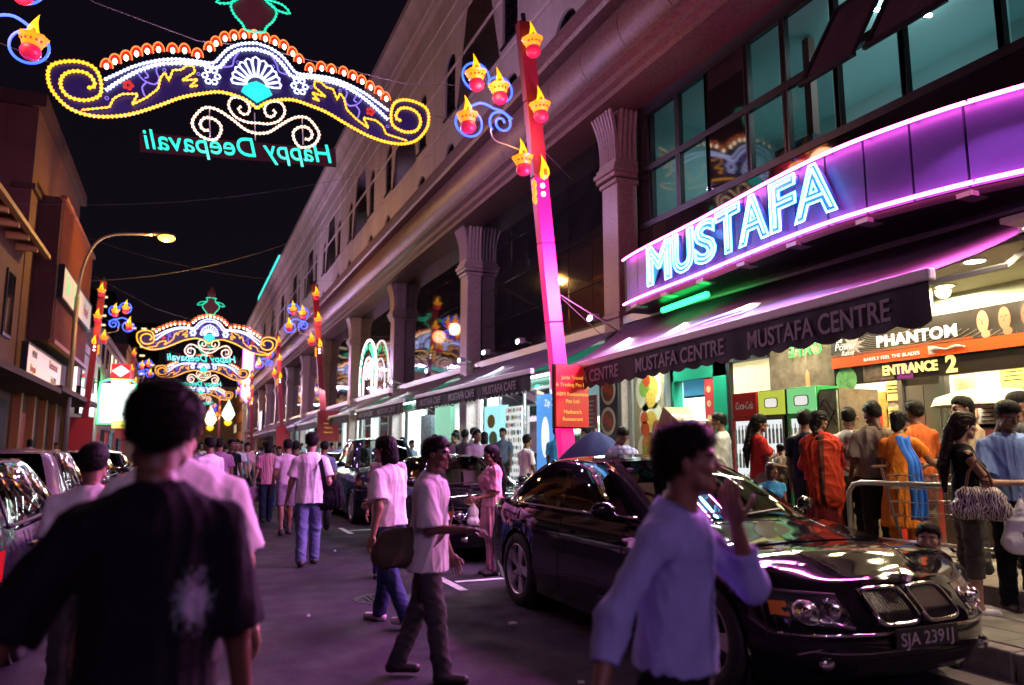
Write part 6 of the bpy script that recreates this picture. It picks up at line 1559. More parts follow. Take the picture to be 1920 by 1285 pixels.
def sdf_mesh(prims, h, k=.03, cuts=(), pad=.03, fn=None, post=()):
    """prims: ('c',a,b,ra,rb,depth-squash,flat end) round cones, ('e',c,radii) ellipsoids, ('-',c,r) subtract"""
    lo = np.full(3, 1e9); hi = -lo
    for p in list(prims)+list(post):
        if p[0] == '-': continue
        if p[0] == 'c': pts = np.array([p[1], p[2]]); r = max(p[3], p[4])
        else: pts = np.array([p[1]]); r = p[2] if np.isscalar(p[2]) else max(p[2])
        lo = np.minimum(lo, pts.min(0)-r); hi = np.maximum(hi, pts.max(0)+r)
    lo -= pad; hi += pad; n = np.ceil((hi-lo)/h).astype(int)+2
    ax = [lo[i]+h*np.arange(n[i]) for i in range(3)]; D = np.full(n, .2)
    for p in list(prims)+([None]+list(post) if post else []):
        if p is None:
            X, Y, Z = np.meshgrid(*ax, indexing='ij')
            for (pt, nm) in cuts: D = np.maximum(D, (X-pt[0])*nm[0]+(Y-pt[1])*nm[1]+(Z-pt[2])*nm[2])
            cuts = (); continue
        if p[0] == 'c': pts = np.array([p[1], p[2]], float); r = max(p[3], p[4])
        else: pts = np.array([p[1]], float); r = p[2] if np.isscalar(p[2]) else max(p[2])
        mg = r+.05+k; a = np.maximum(0, ((pts.min(0)-mg-lo)/h).astype(int)); b = np.minimum(n, ((pts.max(0)+mg-lo)/h).astype(int)+2)
        sl = tuple(slice(a[i], b[i]) for i in range(3))
        X, Y, Z = np.meshgrid(ax[0][sl[0]], ax[1][sl[1]], ax[2][sl[2]], indexing='ij')
        if p[0] == 'c':
            A, B, ra, rb = np.array(p[1], float), np.array(p[2], float), p[3], p[4]; sq = p[5] if len(p) > 5 else 1.
            d = B-A; L2 = d@d+1e-9; px, py, pz = X-A[0], Y-A[1], Z-A[2]
            t = np.clip((px*d[0]+py*d[1]+pz*d[2])/L2, 0, 1); qx, qy, qz = px-t*d[0], (py-t*d[1])*sq, pz-t*d[2]
            v = np.sqrt(qx*qx+qy*qy+qz*qz)-(ra+(rb-ra)*t)
            if len(p) > 6 and p[6]:
                L = math.sqrt(L2); e = ((px*d[0]+py*d[1]+pz*d[2])/L-L); v = np.maximum(v, e)
        else:
            c_ = np.array(p[1], float); rr = np.array([p[2]]*3 if np.isscalar(p[2]) else p[2], float)
            k0 = np.sqrt(((X-c_[0])/rr[0])**2+((Y-c_[1])/rr[1])**2+((Z-c_[2])/rr[2])**2); v = (k0-1)*rr.min()*np.where(k0 > 1.4, 1.2, 1)
        if p[0] == '-': D[sl] = np.maximum(D[sl], -v)
        else: D[sl] = smin(D[sl], v, k if len(p) < 8 else p[7])
    if cuts or fn is not None:
        X, Y, Z = np.meshgrid(*ax, indexing='ij')
        for (pt, nm) in cuts: D = np.maximum(D, (X-pt[0])*nm[0]+(Y-pt[1])*nm[1]+(Z-pt[2])*nm[2])
        if fn is not None: D = fn(D, X, Y, Z)
    return surface_nets(D, lo, h)
def vnormals(v, f):
    n = np.cross(v[f[:, 2]]-v[f[:, 0]], v[f[:, 3]]-v[f[:, 1]]); vn = np.zeros_like(v)
    for i in range(4): np.add.at(vn, f[:, i], n)
    return vn/(np.linalg.norm(vn, axis=1)[:, None]+1e-9)
def folds(v, f, amp, seed, sc=(14, 14, 5)):
    r = np.random.default_rng(seed); vn = vnormals(v, f); d = np.zeros(len(v))
    for i in range(5):
        k_ = r.normal(size=3)*np.array(sc)*(1+.5*i); w = r.normal(size=3)*np.array(sc)*.6
        s = np.sin(v@k_+r.uniform(0, 6)+1.6*np.sin(v@w+r.uniform(0, 6))); d += (1-abs(s))**2*2/(1+.6*i)-.6/(1+.6*i)
    return v+vn*(d*amp*.5)[:, None]
def np_mesh(name, v, f, mats, midx=None):
    me = bpy.data.meshes.new(name); me.vertices.add(len(v)); me.vertices.foreach_set('co', np.ascontiguousarray(v, dtype=np.float32).ravel())
    nf = len(f); me.loops.add(nf*4); me.loops.foreach_set('vertex_index', np.ascontiguousarray(f, dtype=np.int32).ravel())
    me.polygons.add(nf); me.polygons.foreach_set('loop_start', np.arange(0, nf*4, 4, dtype=np.int32)); me.polygons.foreach_set('loop_total', np.full(nf, 4, np.int32))
    if midx is not None: me.polygons.foreach_set('material_index', midx.astype(np.int32))
    me.polygons.foreach_set('use_smooth', np.ones(nf, bool)); me.update(calc_edges=True)
    for m in (mats if isinstance(mats, list) else [mats]): me.materials.append(m)
    return me
# ---- head and hand templates
def head_prims(fem=0):
    j = 1-.1*fem
    return [('e', (0, -.012, .04), (.076, .097, .088)), ('e', (0, .022, -.035), (.063*j, .07, .085)), ('e', (0, .068, -.098), (.024*j, .022, .02)),
            ('c', (-.045, .04, -.075), (.045, .04, -.075), .028*j, .028*j), ('c', (-.04, .082, .026), (.04, .082, .026), .011, .011), ('e', (-.046, .062, -.02), (.022, .02, .018)), ('e', (.046, .062, -.02), (.022, .02, .018)),
            ('-', (-.032, .098, .003), .0155), ('-', (.032, .098, .003), .0155), ('e', (-.032, .078, .003), (.014, .0145, .0125), 0, 0, 0, 0, .003), ('e', (.032, .078, .003), (.014, .0145, .0125), 0, 0, 0, 0, .003),
            ('c', (0, .09, .012), (0, .112, -.028), .008, .0115, 1, 0, .012), ('e', (-.011, .102, -.034), (.0085, .01, .007), 0, 0, 0, 0, .008), ('e', (.011, .102, -.034), (.0085, .01, .007), 0, 0, 0, 0, .008),
            ('c', (-.018, .084, -.061), (.018, .084, -.061), .0065, .0065, 1, 0, .01), ('c', (-.015, .082, -.072), (.015, .082, -.072), .007, .007, 1, 0, .008),
            ('e', (-.078, -.012, -.005), (.009, .02, .032), 0, 0, 0, 0, .008), ('e', (.078, -.012, -.005), (.009, .02, .032), 0, 0, 0, 0, .008), ('c', (0, -.02, -.05), (0, -.035, -.2), .052*j, .056*j)]
def head_mat(v, f):
    c = v[f].mean(1); ax = abs(c[:, 0]); m = np.zeros(len(f), int)
    eye = (((ax-.032)/.0145)**2+((c[:, 2]-.003)/.0062)**2 < 1) & (c[:, 1] > .07); m[eye] = 1
    m[(((ax-.032)**2+(c[:, 2]-.003)**2) < .0058**2) & (c[:, 1] > .07)] = 2
    brow = (abs(c[:, 2]-(.027-.25*np.maximum(0, ax-.035))) < .005) & (ax > .014) & (ax < .054) & (c[:, 1] > .06); m[brow] = 2
    m[(abs(c[:, 2]+.066) < .0105) & (ax < .023-.3*abs(c[:, 2]+.066)) & (c[:, 1] > .078)] = 3
    m[(abs(c[:, 2]+.0655) < .002) & (ax < .022) & (c[:, 1] > .078)] = 2
    return m
HEAD = {}
def get_head(fem, res):
    if (fem, res) not in HEAD:
        v, f = sdf_mesh(head_prims(fem), res, .022, pad=.02); HEAD[(fem, res)] = (v, f, head_mat(v, f))
    return HEAD[(fem, res)]
def finger(base, d, up, L, bend, r):
    """three-bone chain"""
    d = np.array(d, float); up = np.array(up, float); p = np.array(base, float); out = []
    for i, l in enumerate((.45, .3, .25)):
        a = R(bend*(.6+.4*i)); d2 = d*math.cos(a)-up*math.sin(a); up2 = up*math.cos(a)+d*math.sin(a); d, up = d2, up2
        q = p+d*L*l; out.append(('c', tuple(p), tuple(q), r*(1-.1*i), r*(1-.1*(i+1)), 1, 0, .006)); p = q
    return out
def hand_prims(bend=22, thumb=25):
    # palm in XY plane, fingers along -Z (down), back of hand +X is outwards, thumb towards +Y
    P = [('c', (0, .028, -.03), (0, .03, -.085), .017, .0155), ('c', (0, -.002, -.03), (0, -.002, -.09), .018, .016), ('c', (0, -.026, -.035), (0, -.03, -.082), .016, .014), ('c', (0, 0, .03), (0, 0, -.03), .026, .023, 1.)]
    for y, L, r, z in ((.033, .078, .0092, -.088), (.011, .086, .0095, -.094), (-.012, .079, .0092, -.092), (-.033, .062, .008, -.084)):
        P += finger((0, y, z), (0, (y)*.5, -1), (1, 0, 0), L, bend, r)
    P += finger((-.006, .034, -.038), (-.25, .75, -.65), (.6, .5, .3), .085, thumb, .0105)
    return P
HAND = {}
def get_hand(kind, res):
    if (kind, res) not in HEAD:
        b = {'relax': (20, 18), 'grip': (62, 45), 'point': (8, 8)}[kind]; HEAD[(kind, res)] = sdf_mesh(hand_prims(*b), res, .012, pad=.015)
    return HEAD[(kind, res)]
def rotm(d, fwd=(0, 1, 0)):
    """columns: x(out), y(fwd), z(-d): maps hand -Z to direction d"""
    z = -np.array(d, float); z /= np.linalg.norm(z); y = np.array(fwd, float); y = y-z*(y@z); y /= np.linalg.norm(y)+1e-9; x = np.cross(y, z); return np.stack([x, y, z], 1)
def eul(yaw=0, pitch=0, roll=0):
    return np.array(Matrix.Rotation(R(yaw), 3, 'Z') @ Matrix.Rotation(R(pitch), 3, 'X') @ Matrix.Rotation(R(roll), 3, 'Y'))
SKIN = {}
def skin(col):
    if col not in SKIN:
        i = len(SKIN); SKIN[col] = [mat('skin_%d' % i, col, .5, var=.08, vscale=30), mat('eye_white', (.55, .52, .48), .2), mat('eye_dark', (.012, .008, .006), .25), mat('lip_%d' % i, (col[0]*.75, col[1]*.5, col[2]*.5), .45)]
    return SKIN[col]
BROWN = (.20, .095, .055); TAN = (.33, .18, .11); DARK = (.12, .055, .032); FAIR = (.42, .25, .17)
m_hair = mat('black_hair', (.008, .007, .006), .5, spec=.12, bump=.5, bscale=160, stretch=(1, 1, .25))
def cloth(name, col, rough=.85):
    return mat('cloth_'+name, col, rough, spec=.15, var=.12, vscale=7, bump=.22, bscale=16)
def pattern(name, c1, c2, sx=0, sz=0, w=.3, c3=None):
    """woven stripes: sx stripes per metre across, sz down"""
    if name in MATS: return MATS[name]
    m = mat(name, c1, .85, spec=.15); nt = m.node_tree; b = nt.nodes['Principled BSDF']; tc = nt.nodes.new('ShaderNodeTexCoord'); sp = nt.nodes.new('ShaderNodeSeparateXYZ'); nt.links.new(tc.outputs['Object'], sp.inputs[0])
    prev = None
    for axis, s, c in ((0, sx, c2), (2, sz, c3 or c2)):
        if not s: continue
        mu = nt.nodes.new('ShaderNodeMath'); mu.operation = 'MULTIPLY'; mu.inputs[1].default_value = s; nt.links.new(sp.outputs[axis], mu.inputs[0])
        fr = nt.nodes.new('ShaderNodeMath'); fr.operation = 'FRACT'; nt.links.new(mu.outputs[0], fr.inputs[0]); lt = nt.nodes.new('ShaderNodeMath'); lt.operation = 'LESS_THAN'; lt.inputs[1].default_value = w; nt.links.new(fr.outputs[0], lt.inputs[0])
        mx = nt.nodes.new('ShaderNodeMixRGB'); mx.inputs['Color2'].default_value = (*c, 1); nt.links.new(lt.outputs[0], mx.inputs['Fac'])
        if prev is None: mx.inputs['Color1'].default_value = (*c1, 1)
        else: nt.links.new(prev, mx.inputs['Color1']); 
        prev = mx.outputs[0]
    nt.links.new(prev, b.inputs['Base Color']); return m
m_shoe = mat('dark_shoe', (.02, .014, .012), .5); m_shoew = mat('white_sneaker', (.62, .6, .6), .6); m_sole = mat('shoe_sole', (.05, .045, .04), .8)
PCOUNT = [0]
def person(label, x, y, z, face, h=1.7, sk=BROWN, top=None, bot=None, fem=0, res=.013, arms=((8, 6, 15), (8, 6, 15)), stride=0., lean=0., head=(0, 0, 0), hair='short', sleeve=.55, hem=.0, legs='trousers', shoe=m_shoe, grip=('relax', 'relax'), build=1., seat=False, loose=.0, group='people in the street', collar=False, knee=0., roll=0., hairm=None, dress=None, neck=None, noleg=False, twist=0., fold=1.):
    """face: heading in degrees, 0 = walking along +Y (away), 90 = towards +X; arms: (right, left) of (swing fwd, out, elbow bend[, elbow twist])"""
    PCOUNT[0] += 1; seed = PCOUNT[0]*13
    s = h/1.75; t = thing('person', label, 'person', (x, y, z), R(-face), group); V = lambda *a: np.array(a, float)
    hz = .93; fin = res <= .02
    hips = V(0, 0, hz); la = R(lean); up = V(0, math.sin(la), math.cos(la))
    Rt = np.array(Matrix.Rotation(R(twist), 3, 'Z'))
    def tor(px, py, pz):   # torso-space point (above hips) -> body space
        q = V(px*math.cos(R(roll))+pz*math.sin(R(roll)), py, pz*math.cos(R(roll))-px*math.sin(R(roll)))
        q = Rt @ q
        return hips+V(q[0], q[1]*math.cos(la)+q[2]*math.sin(la), q[2]*math.cos(la)-q[1]*math.sin(la))
    sw = (.185 if not fem else .158)*build
    sh = [tor(sw, -.01, .445), tor(-sw, -.01, .445)]; nk = tor(0, -.01, .56)
    # arms
    J = []
    for i, sgn in ((0, 1), (1, -1)):
        a = arms[i]; fwd, out, bend = a[:3]; tw = a[3] if len(a) > 3 else 0
        d = V(sgn*math.sin(R(out))*1.0, math.sin(R(fwd))*math.cos(R(out)), -math.cos(R(fwd))*math.cos(R(out)))
        d = Rt @ d; el = sh[i]+d*.285
        f0 = Rt @ V(0, 1, 0); ax2 = f0-d*(f0@d); ax2 /= np.linalg.norm(ax2)+1e-9
        side = np.cross(d, ax2)*(-sgn)
        bd = ax2*math.cos(R(tw))-side*math.sin(R(tw))
        d2 = d*math.cos(R(bend))+bd*math.sin(R(bend)); wr_ = el+d2*.245; J.append((sh[i], el, wr_, d2, bd))
    # legs
    LG = []
    for i, sgn in ((0, 1), (1, -1)):
        st = stride*(1 if i == 0 else -1); hp = hips+V(sgn*.092*build, 0, -.02)
        if seat == 'held': kn = hp+V(sgn*.08, .3, -.2); an = kn+V(0, .05, -.36)
        elif seat: kn = hp+V(sgn*.05, .30, .30); an = kn+V(0, .1, -.40)
        else:
            a1 = R(st*.5*60); kb = R(max(0, -st)*35+knee); kn = hp+V(0, math.sin(a1), -math.cos(a1))*.43; an = kn+V(0, math.sin(a1-kb), -math.cos(a1-kb))*.42
        LG.append((hp, kn, an))
    if True:
        dz = (min(l[2][2] for l in LG)-.075) if not seat else (.93-float(seat) if seat != 'held' else .5)
        sh_ = V(0, 0, -dz)
        hips = hips+sh_; LG = [tuple(p+sh_ for p in l) for l in LG]; J = [(a+sh_, b+sh_, c+sh_, d, e) for a, b, c, d, e in J]; sh = [p+sh_ for p in sh]; nk = nk+sh_
    hc = tor(0, .03, .705) if True else 0
    hr = eul(*head) @ np.eye(3); hr = np.array(Matrix.Rotation(-la*.4, 3, 'X')) @ Rt @ hr
    # ---- body
    b = build; chest = .145 if not fem else .128
    tp = [('c', tor(0, 0, .0), tor(0, .0, .18), .152*b if not fem else .165*b, .132*b if not fem else .115*b, 1.35), ('c', tor(0, 0, .18), tor(0, 0, .4), .135*b if not fem else .118*b, chest*1.02*b, 1.4), ('c', tor(0, -.01, .465), tor(.15*b, -.01, .44), .07, .055), ('c', tor(0, -.01, .465), tor(-.15*b, -.01, .44), .07, .055), ('c', tor(0, -.005, .44), nk, .07, .055)]
    if fem: tp += [('e', tor(.065, .085, .33), (.06, .055, .06)), ('e', tor(-.065, .085, .33), (.06, .055, .06))]
    ap = []
    for (a, e, w, d, bd) in J: ap += [('c', a, e, .05*b if not fem else .042*b, .04*b if not fem else .035*b), ('c', e, w, .039*b if not fem else .034*b, .027 if not fem else .023)]
    lp_ = []
    lq = .68 if legs in ('trousers', 'slim') else 1.
    for (hp, kn, an) in LG: lp_ += [('c', hp, kn, .085*b*lq, .056*b*lq), ('c', kn, an, .053*b*lq, .036), ('e', kn+(an-kn)*.3+V(0, -.012, 0)*lq, (.052*lq, .054*lq, .11))]
    fp_ = []
    for (hp, kn, an) in LG: fp_ += [('c', an+V(0, -.03, -.035), an+V(0, .13, -.048), .034, .028), ('c', an, an+V(0, 0, -.03), .036, .034)]
    v, f = sdf_mesh(tp+ap+lp_+fp_, max(res*1.25, .014), .03)
    parts = [(v, f, np.zeros(len(f), int))]
    hv, hf, hm = get_head(fem, .005 if res < .014 else (.0075 if fin else .016)); hs = 1.0 if not fem else .96
    parts.append(((hv*hs) @ hr.T+hc, hf, hm))
    for i, (a, e, w, d, bd) in enumerate(J):
        gv, gf = get_hand(grip[i], .0055 if res < .014 else (.008 if fin else .016)); gv = gv.copy(); gf = gf.copy()
        if i == 1: gv[:, 0] *= -1; gf = gf[:, ::-1]
        fw_ = bd if abs(bd@d) < .95 else V(0, 1, 0)
        Rm = rotm(d, fw_); parts.append((gv @ Rm.T+(w+d*.012), gf, np.zeros(len(gf), int)))
    o = 0; VV = []; FF = []; MM = []
    for a, bb_, c_ in parts: VV.append(a); FF.append(bb_+o); MM.append(c_); o += len(a)
    me = np_mesh('body', np.concatenate(VV)*s, np.concatenate(FF), skin(sk), np.concatenate(MM)); obj('body', me, t)
    def garment(name, prims, m, cuts=(), k=.035, r=None, amp=.006, sc=(14, 14, 5), fn=None, post=()):
        v_, f_ = sdf_mesh(prims, r or res, k, cuts, fn=fn, post=post)
        if len(v_) == 0: return None
        if amp: v_ = folds(v_, f_, amp*fold, seed+len(name), sc)
        return obj(name, np_mesh(name, v_*s, f_, m), t)
    upn = tuple((tor(0, 0, 1)-tor(0, 0, 0)))
    # ---- top
    if top is not None:
        g = .016+loose; hz0 = -.02-hem
        sp = [('c', tor(0, 0, hz0-.1), tor(0, 0, .18), (.176+g*.8+hem*.10)*b, (.135+g)*b if not fem else (.118+g)*b, 1.3), ('c', tor(0, 0, .18), tor(0, 0, .4), (.137+g)*b if not fem else (.12+g)*b, (chest+g)*b, 1.36), ('c', tor(0, -.01, .468), tor(.15*b, -.01, .44), .072+g*.4, .057+g*.35), ('c', tor(0, -.01, .468), tor(-.15*b, -.01, .44), .072+g*.4, .057+g*.35), ('c', tor(0, -.005, .44), tor(0, -.008, .5), .07+g*.5, .064+g*.4)]
        if fem: sp += [('e', tor(.065, .085, .33), (.06+g, .055+g, .06+g)), ('e', tor(-.065, .085, .33), (.06+g, .055+g, .06+g))]
        cuts = [(tor(0, 0, hz0), tuple(-np.array(upn))), (tor(0, .05, .535), tuple(np.array(upn)*.94+(Rt @ V(0, .34, 0))))]
        sl_ = []
        if sleeve > 0:
            for (a, e, w, d, bd) in J:
                if sleeve <= 1: q = a+(e-a)*sleeve; sl_.append(('c', a, q, .05*b+g*.35, .046*b+g*1.05+.004, 1, True))
                else: q = e+(w-e)*(sleeve-1); sl_ += [('c', a, e, .048*b+g*.3, .041*b+g*.5), ('c', e, q, .040*b+g*.55, .034+g*.6, 1, True)]
        garment('shirt', sp, top, cuts, amp=.007+loose*.1, post=sl_)
        if collar:
            cv = MB(); rows = []
            for a in np.linspace(R(-152), R(152), 20):
                rows.append([tuple((tor(.08*math.sin(a), -.012+.076*math.cos(a)+.008, .515+.012*(1-math.cos(a))*.6))*s), tuple((tor(.07*math.sin(a), -.012+.067*math.cos(a)+.008, .585-.02*(math.cos(a)+1)*.8))*s), tuple((tor(.105*math.sin(a), -.012+.102*math.cos(a)+.008, .535-.024*(math.cos(a)+1)*1.1))*s)])
            cv.grid(rows); cv.build('collar', top, t, smooth=True, fix=False)
    # ---- bottom
    if bot is not None:
        bl_ = []; cuts = [(tor(0, 0, .10), upn)]
        base = [('c', tor(0, 0, -.03), tor(0, 0, .12), .163*b, .142*b, 1.3)]
        if legs in ('trousers', 'shorts', 'capri', 'slim'):
            for (hp, kn, an) in LG:
                if legs == 'shorts': base.append(('c', hp, hp+(kn-hp)*.92, .1*b, .092*b, 1, True))
                elif legs == 'capri': base += [('c', hp, kn, .098*b, .075*b), ('c', kn, kn+(an-kn)*.42, .073*b, .076*b, 1, True)]
                elif legs == 'slim': base += [('c', hp, kn, .097*b, .07*b), ('c', kn, an+V(0, 0, -.01), .066*b, .05, 1, True)]
                else: base += [('c', hp, kn, .1*b, .078*b), ('c', kn, an+V(0, -.012, -.035), .077*b, .07, 1, True)]
        garment('trousers', base, bot, cuts, amp=.009, sc=(10, 10, 12))
    if dress is not None:   # tunic skirt from waist to below the knee: (material, length, flare)
        m_, ln, fl = dress
        sp = [('c', tor(0, 0, .1), hips+V(0, 0, -.05), .15*b, .178*b, 1.25), ('c', hips+V(0, 0, -.05), hips+V(0, 0, -ln), .178*b, .19*b+fl, 1.2, True)]
        garment('tunic', sp, m_, (), amp=.016, sc=(20, 20, 2))
    # ---- shoes
    if shoe is not None and not noleg:
        for (hp, kn, an) in LG:
            c0 = an+V(0, -.04, -.04); v_, f_ = sdf_mesh([('c', c0, an+V(0, .14, -.05), .042, .037), ('c', an+V(0, -.01, -.0), c0, .043, .046)], max(res, .01), .03, [((0, 0, an[2]-.076), (0, 0, -1))])
            obj('shoe', np_mesh('shoe', v_*s, f_, shoe), t)
    # ---- hair
    if hair:
        hm_ = hairm or m_hair; a_ = .010
        def T(p): return hr @ (np.array(p)*hs)+hc
        P = []; kk = .02
        def fn(D, X, Y, Z):
            q = np.stack([X-hc[0], Y-hc[1], Z-hc[2]], -1) @ hr
            n = .0014*np.sin(q[..., 0]*150+6*np.sin(q[..., 1]*60))*np.sin(q[..., 1]*130+4*np.sin(q[..., 2]*70))
            cut = (.66*q[..., 1]-q[..., 2]+.006+.007*np.sin(q[..., 0]*95)+.02*np.clip((abs(q[..., 0])-.05)/.02, 0, 1)*(q[..., 1] > .03))/1.2
            front_ = np.maximum(q[..., 1]-.075, -1)
            D = np.maximum(D, np.where(q[..., 2] > -.075, cut, np.where(q[..., 1] < -.02, D, .05)) if hair != 'short' else cut)
            return D+n
        P.append(('e', T((0, -.016, .045)), .094 if 0 else (.089, .107, .098)))
        r_ = .006 if res < .014 else (.008 if fin else .016)
        # ellipsoid axes follow head yaw only approximately -> use three overlapping balls
        P = [('e', T((0, .012, .058)), .083), ('e', T((0, -.03, .05)), .090), ('e', T((0, -.04, .0)), .078)]
        if hair == 'short': P.append(('e', T((0, .03, .075)), .068))
        if hair in ('long', 'pony', 'braid', 'bun', 'bob'):
            P += [('c', T((0, -.05, .0)), T((0, -.065, -.08)), .082, .06 if hair in ('bun', 'braid', 'pony') else .078)]
            if hair == 'bob': P += [('c', T((.05, -.03, -.02)), T((.055, -.03, -.12)), .04, .035), ('c', T((-.05, -.03, -.02)), T((-.055, -.03, -.12)), .04, .035)]
            if hair == 'long':
                back = lambda z_, yb: V(*(tor(0, yb, z_)))
                P += [('c', T((0, -.065, -.08)), back(.42, -.15), .08, .085), ('c', back(.42, -.15), back(.2, -.15), .085, .04)]
            if hair == 'pony': P += [('c', T((0, -.1, .03)), T((0, -.13, -.05)), .035, .045), ('c', T((0, -.13, -.05)), tor(0, -.17, .35), .045, .05), ('c', tor(0, -.17, .35), tor(0, -.17, .12), .05, .018)]
            if hair == 'braid':
                p0 = T((0, -.1, -.05)); p1 = tor(.02, -.165, .42); p2 = tor(.02, -.185, -.08)
                for q in range(12): a0 = p0+(p1-p0)*min(1, q/4) if q < 4 else p1+(p2-p1)*((q-4)/8); P.append(('e', a0, (.036-.0012*q, .03-.001*q, .042)))
            if hair == 'bun': P += [('e', T((0, -.115, .05)), .05)]
        v_, f_ = sdf_mesh(P, r_, kk, fn=fn if hair in ('short',) else (lambda D, X, Y, Z: (lambda q: np.maximum(D, np.where((q[..., 2] > -.13) & (q[..., 1] > -.035), (.55*q[..., 1]-q[..., 2]*.55-.035+(abs(q[..., 0]) > .06)*(-.02)+.0), -1))+.003*np.sin(q[..., 0]*220+3*np.sin(q[..., 2]*40)))(np.stack([X-hc[0], Y-hc[1], Z-hc[2]], -1) @ hr)))
        if len(v_):
            ho = obj('hair', np_mesh('hair', v_*s, f_, hm_), t)
            if res < .0135:      # short strands over the scalp break the outline
                g_ = np.random.default_rng(seed); nst = 9000 if res < .01 else 1400; pick = g_.integers(0, len(f_), nst); c_ = v_[f_[pick]].mean(1); nr_ = vnormals(v_, f_)[f_[pick, 0]]
                fl_ = (hr @ V(0, -.6, -.7)); fl_ = fl_*(1 if hair != 'short' else .45)+g_.normal(size=(nst, 3))*.35; dv = nr_*.4+fl_; dv /= np.linalg.norm(dv, axis=1)[:, None]
                sd_ = np.cross(dv, g_.normal(size=(nst, 3))); sd_ /= np.linalg.norm(sd_, axis=1)[:, None]; L_ = g_.uniform(.010, .028, nst)[:, None]
                q0 = c_-nr_*.003; vv = np.stack([q0-sd_*.0009, q0+sd_*.0009, q0+dv*L_+sd_*.0004, q0+dv*L_-sd_*.0004], 1).reshape(-1, 3)
                tag(obj('hair_strands', np_mesh('hair_strands', vv*s, np.arange(nst*4).reshape(-1, 4), hm_), ho), kind='stuff')
    return dict(t=t, s=s, tor=lambda *a: tor(*a)*s, J=[tuple(p*s if k < 3 else p for k, p in enumerate(j)) for j in J], hc=hc*s, hr=hr, LG=LG, hips=hips*s, res=res, sh=[p*s for p in sh])

def placket(P, m, n=7):
    """button band down the front of a shirt, laid on its surface"""
    sh = [c for c in P['t'].children if c.name.split('.')[0] == 'shirt'][0]; rows = []; bt = MB(); tor = P['tor']
    a, b = Vector(tor(0, .1, .46)), Vector(tor(0, .1, -.02)); f = Vector(tor(0, 1, .2))-Vector(tor(0, 0, .2)); f.normalize(); sd = f.cross((b-a).normalized()).normalized()
    for i in range(18):
        u = i/17; c = a+(b-a)*u; r = []
        for w in (-.017, .017):
            ok, lc, nm, ix = sh.ray_cast(c+sd*w+f*.6, -f)
            r.append(tuple(lc+f*.004) if ok else None)
        if None not in r:
            rows.append(r)
            if i % 3 == 1: q = (Vector(r[0])+Vector(r[1]))/2+f*.003; bt.sphere(tuple(q), .0055, 6, 4)
    if len(rows) > 3: g = MB(); g.grid(rows); o = g.build('placket', m, P['t'], smooth=True, fix=False); tag(bt.build('button', mat('button_pale', (.4, .4, .42), .4), o), kind='stuff')
# ================================================================== cast
def strap(P, a, b, bulge, m, w=.03, name='strap'):
    """flat band laid from a to b over the body, pushed out along bulge"""
    a, b, bl_ = Vector(a), Vector(b), Vector(bulge); rows = []; d = (b-a).normalized(); sd = d.cross(bl_).normalized()*w/2
    for i in range(13):
        u = i/12; p = a+(b-a)*u+bl_*math.sin(math.pi*u); rows.append([tuple(p-sd), tuple(p+sd)])
    mb = MB(); mb.grid(rows); mb.grid([[tuple(Vector(q)+bl_.normalized()*.006) for q in r] for r in rows]); return mb.build(name, m, P, smooth=True, fix=False)
def soft_bag(name, label, loc, size, m, rz=0, catg='bag', parent=None, amp=.01, straps=None):
    v, f = sdf_mesh([('c', (-size[0]*.32, 0, -size[2]*.2), (size[0]*.32, 0, -size[2]*.2), size[2]*.32, size[2]*.32, size[2]*.62/size[1]), ('c', (-size[0]*.22, 0, size[2]*.15), (size[0]*.22, 0, size[2]*.15), size[2]*.3, size[2]*.3, size[2]*.7/size[1])], .012, .04)
    v = folds(v, f, amp, len(label), (20, 20, 12))
    t = thing(name, label, catg, loc, rz); obj('bag_body', np_mesh('bag_body', v, f, m), t)
    return t
c_black = cloth('black', (.006, .006, .009)); c_navy = cloth('navy', (.012, .016, .04)); c_white = cloth('white', (.8, .78, .78)); c_jean = cloth('jeans', (.045, .07, .16)); c_grey = cloth('grey_trouser', (.05, .048, .05)); c_char = cloth('charcoal', (.025, .025, .028)); c_lil = cloth('lilac', (.30, .31, .6)); c_blue = cloth('blue_shirt', (.16, .24, .5)); c_pgrey = cloth('pale_grey', (.5, .5, .5)); c_pink = cloth('pink', (.75, .36, .45)); c_red = cloth('red', (.5, .03, .025)); c_oran = cloth('orange', (.6, .17, .02)); c_orT = cloth('orange_tee', (.55, .12, .03)); c_khaki = cloth('khaki', (.28, .2, .12)); c_beige = cloth('beige', (.36, .28, .19)); c_purp = cloth('mauve', (.3, .17, .27)); c_steel = cloth('steel_blue', (.16, .22, .3)); c_cyan = cloth('cyan', (.06, .3, .6)); c_yel = cloth('yellow', (.6, .5, .12)); c_tan = cloth('tan_grey', (.2, .16, .13)); c_brn = cloth('brown', (.1, .06, .04)); c_jeanl = cloth('blue_trouser', (.11, .13, .26))
c_stripe = pattern('pink_stripe', (.62, .33, .38), (.3, .06, .12), sx=28, w=.4); c_plaid = pattern('lavender_plaid', (.52, .46, .7), (.3, .26, .52), sx=14, sz=14, w=.35); c_polo = pattern('white_stripe_polo', (.6, .6, .66), (.38, .38, .5), sz=22, w=.3)
# --- foreground man seen from behind
p = person('man from behind in black T-shirt with pale swirl print, large in the foreground', -.06, 2.2, 0, -2, 1.71, DARK, c_black, c_char, res=.009, arms=((4, 10, 16), (-6, 30, 6)), stride=.25, lean=3, sleeve=1.0, hem=.14, loose=.02, build=.93, head=(-4, 0, 0), fold=.9)
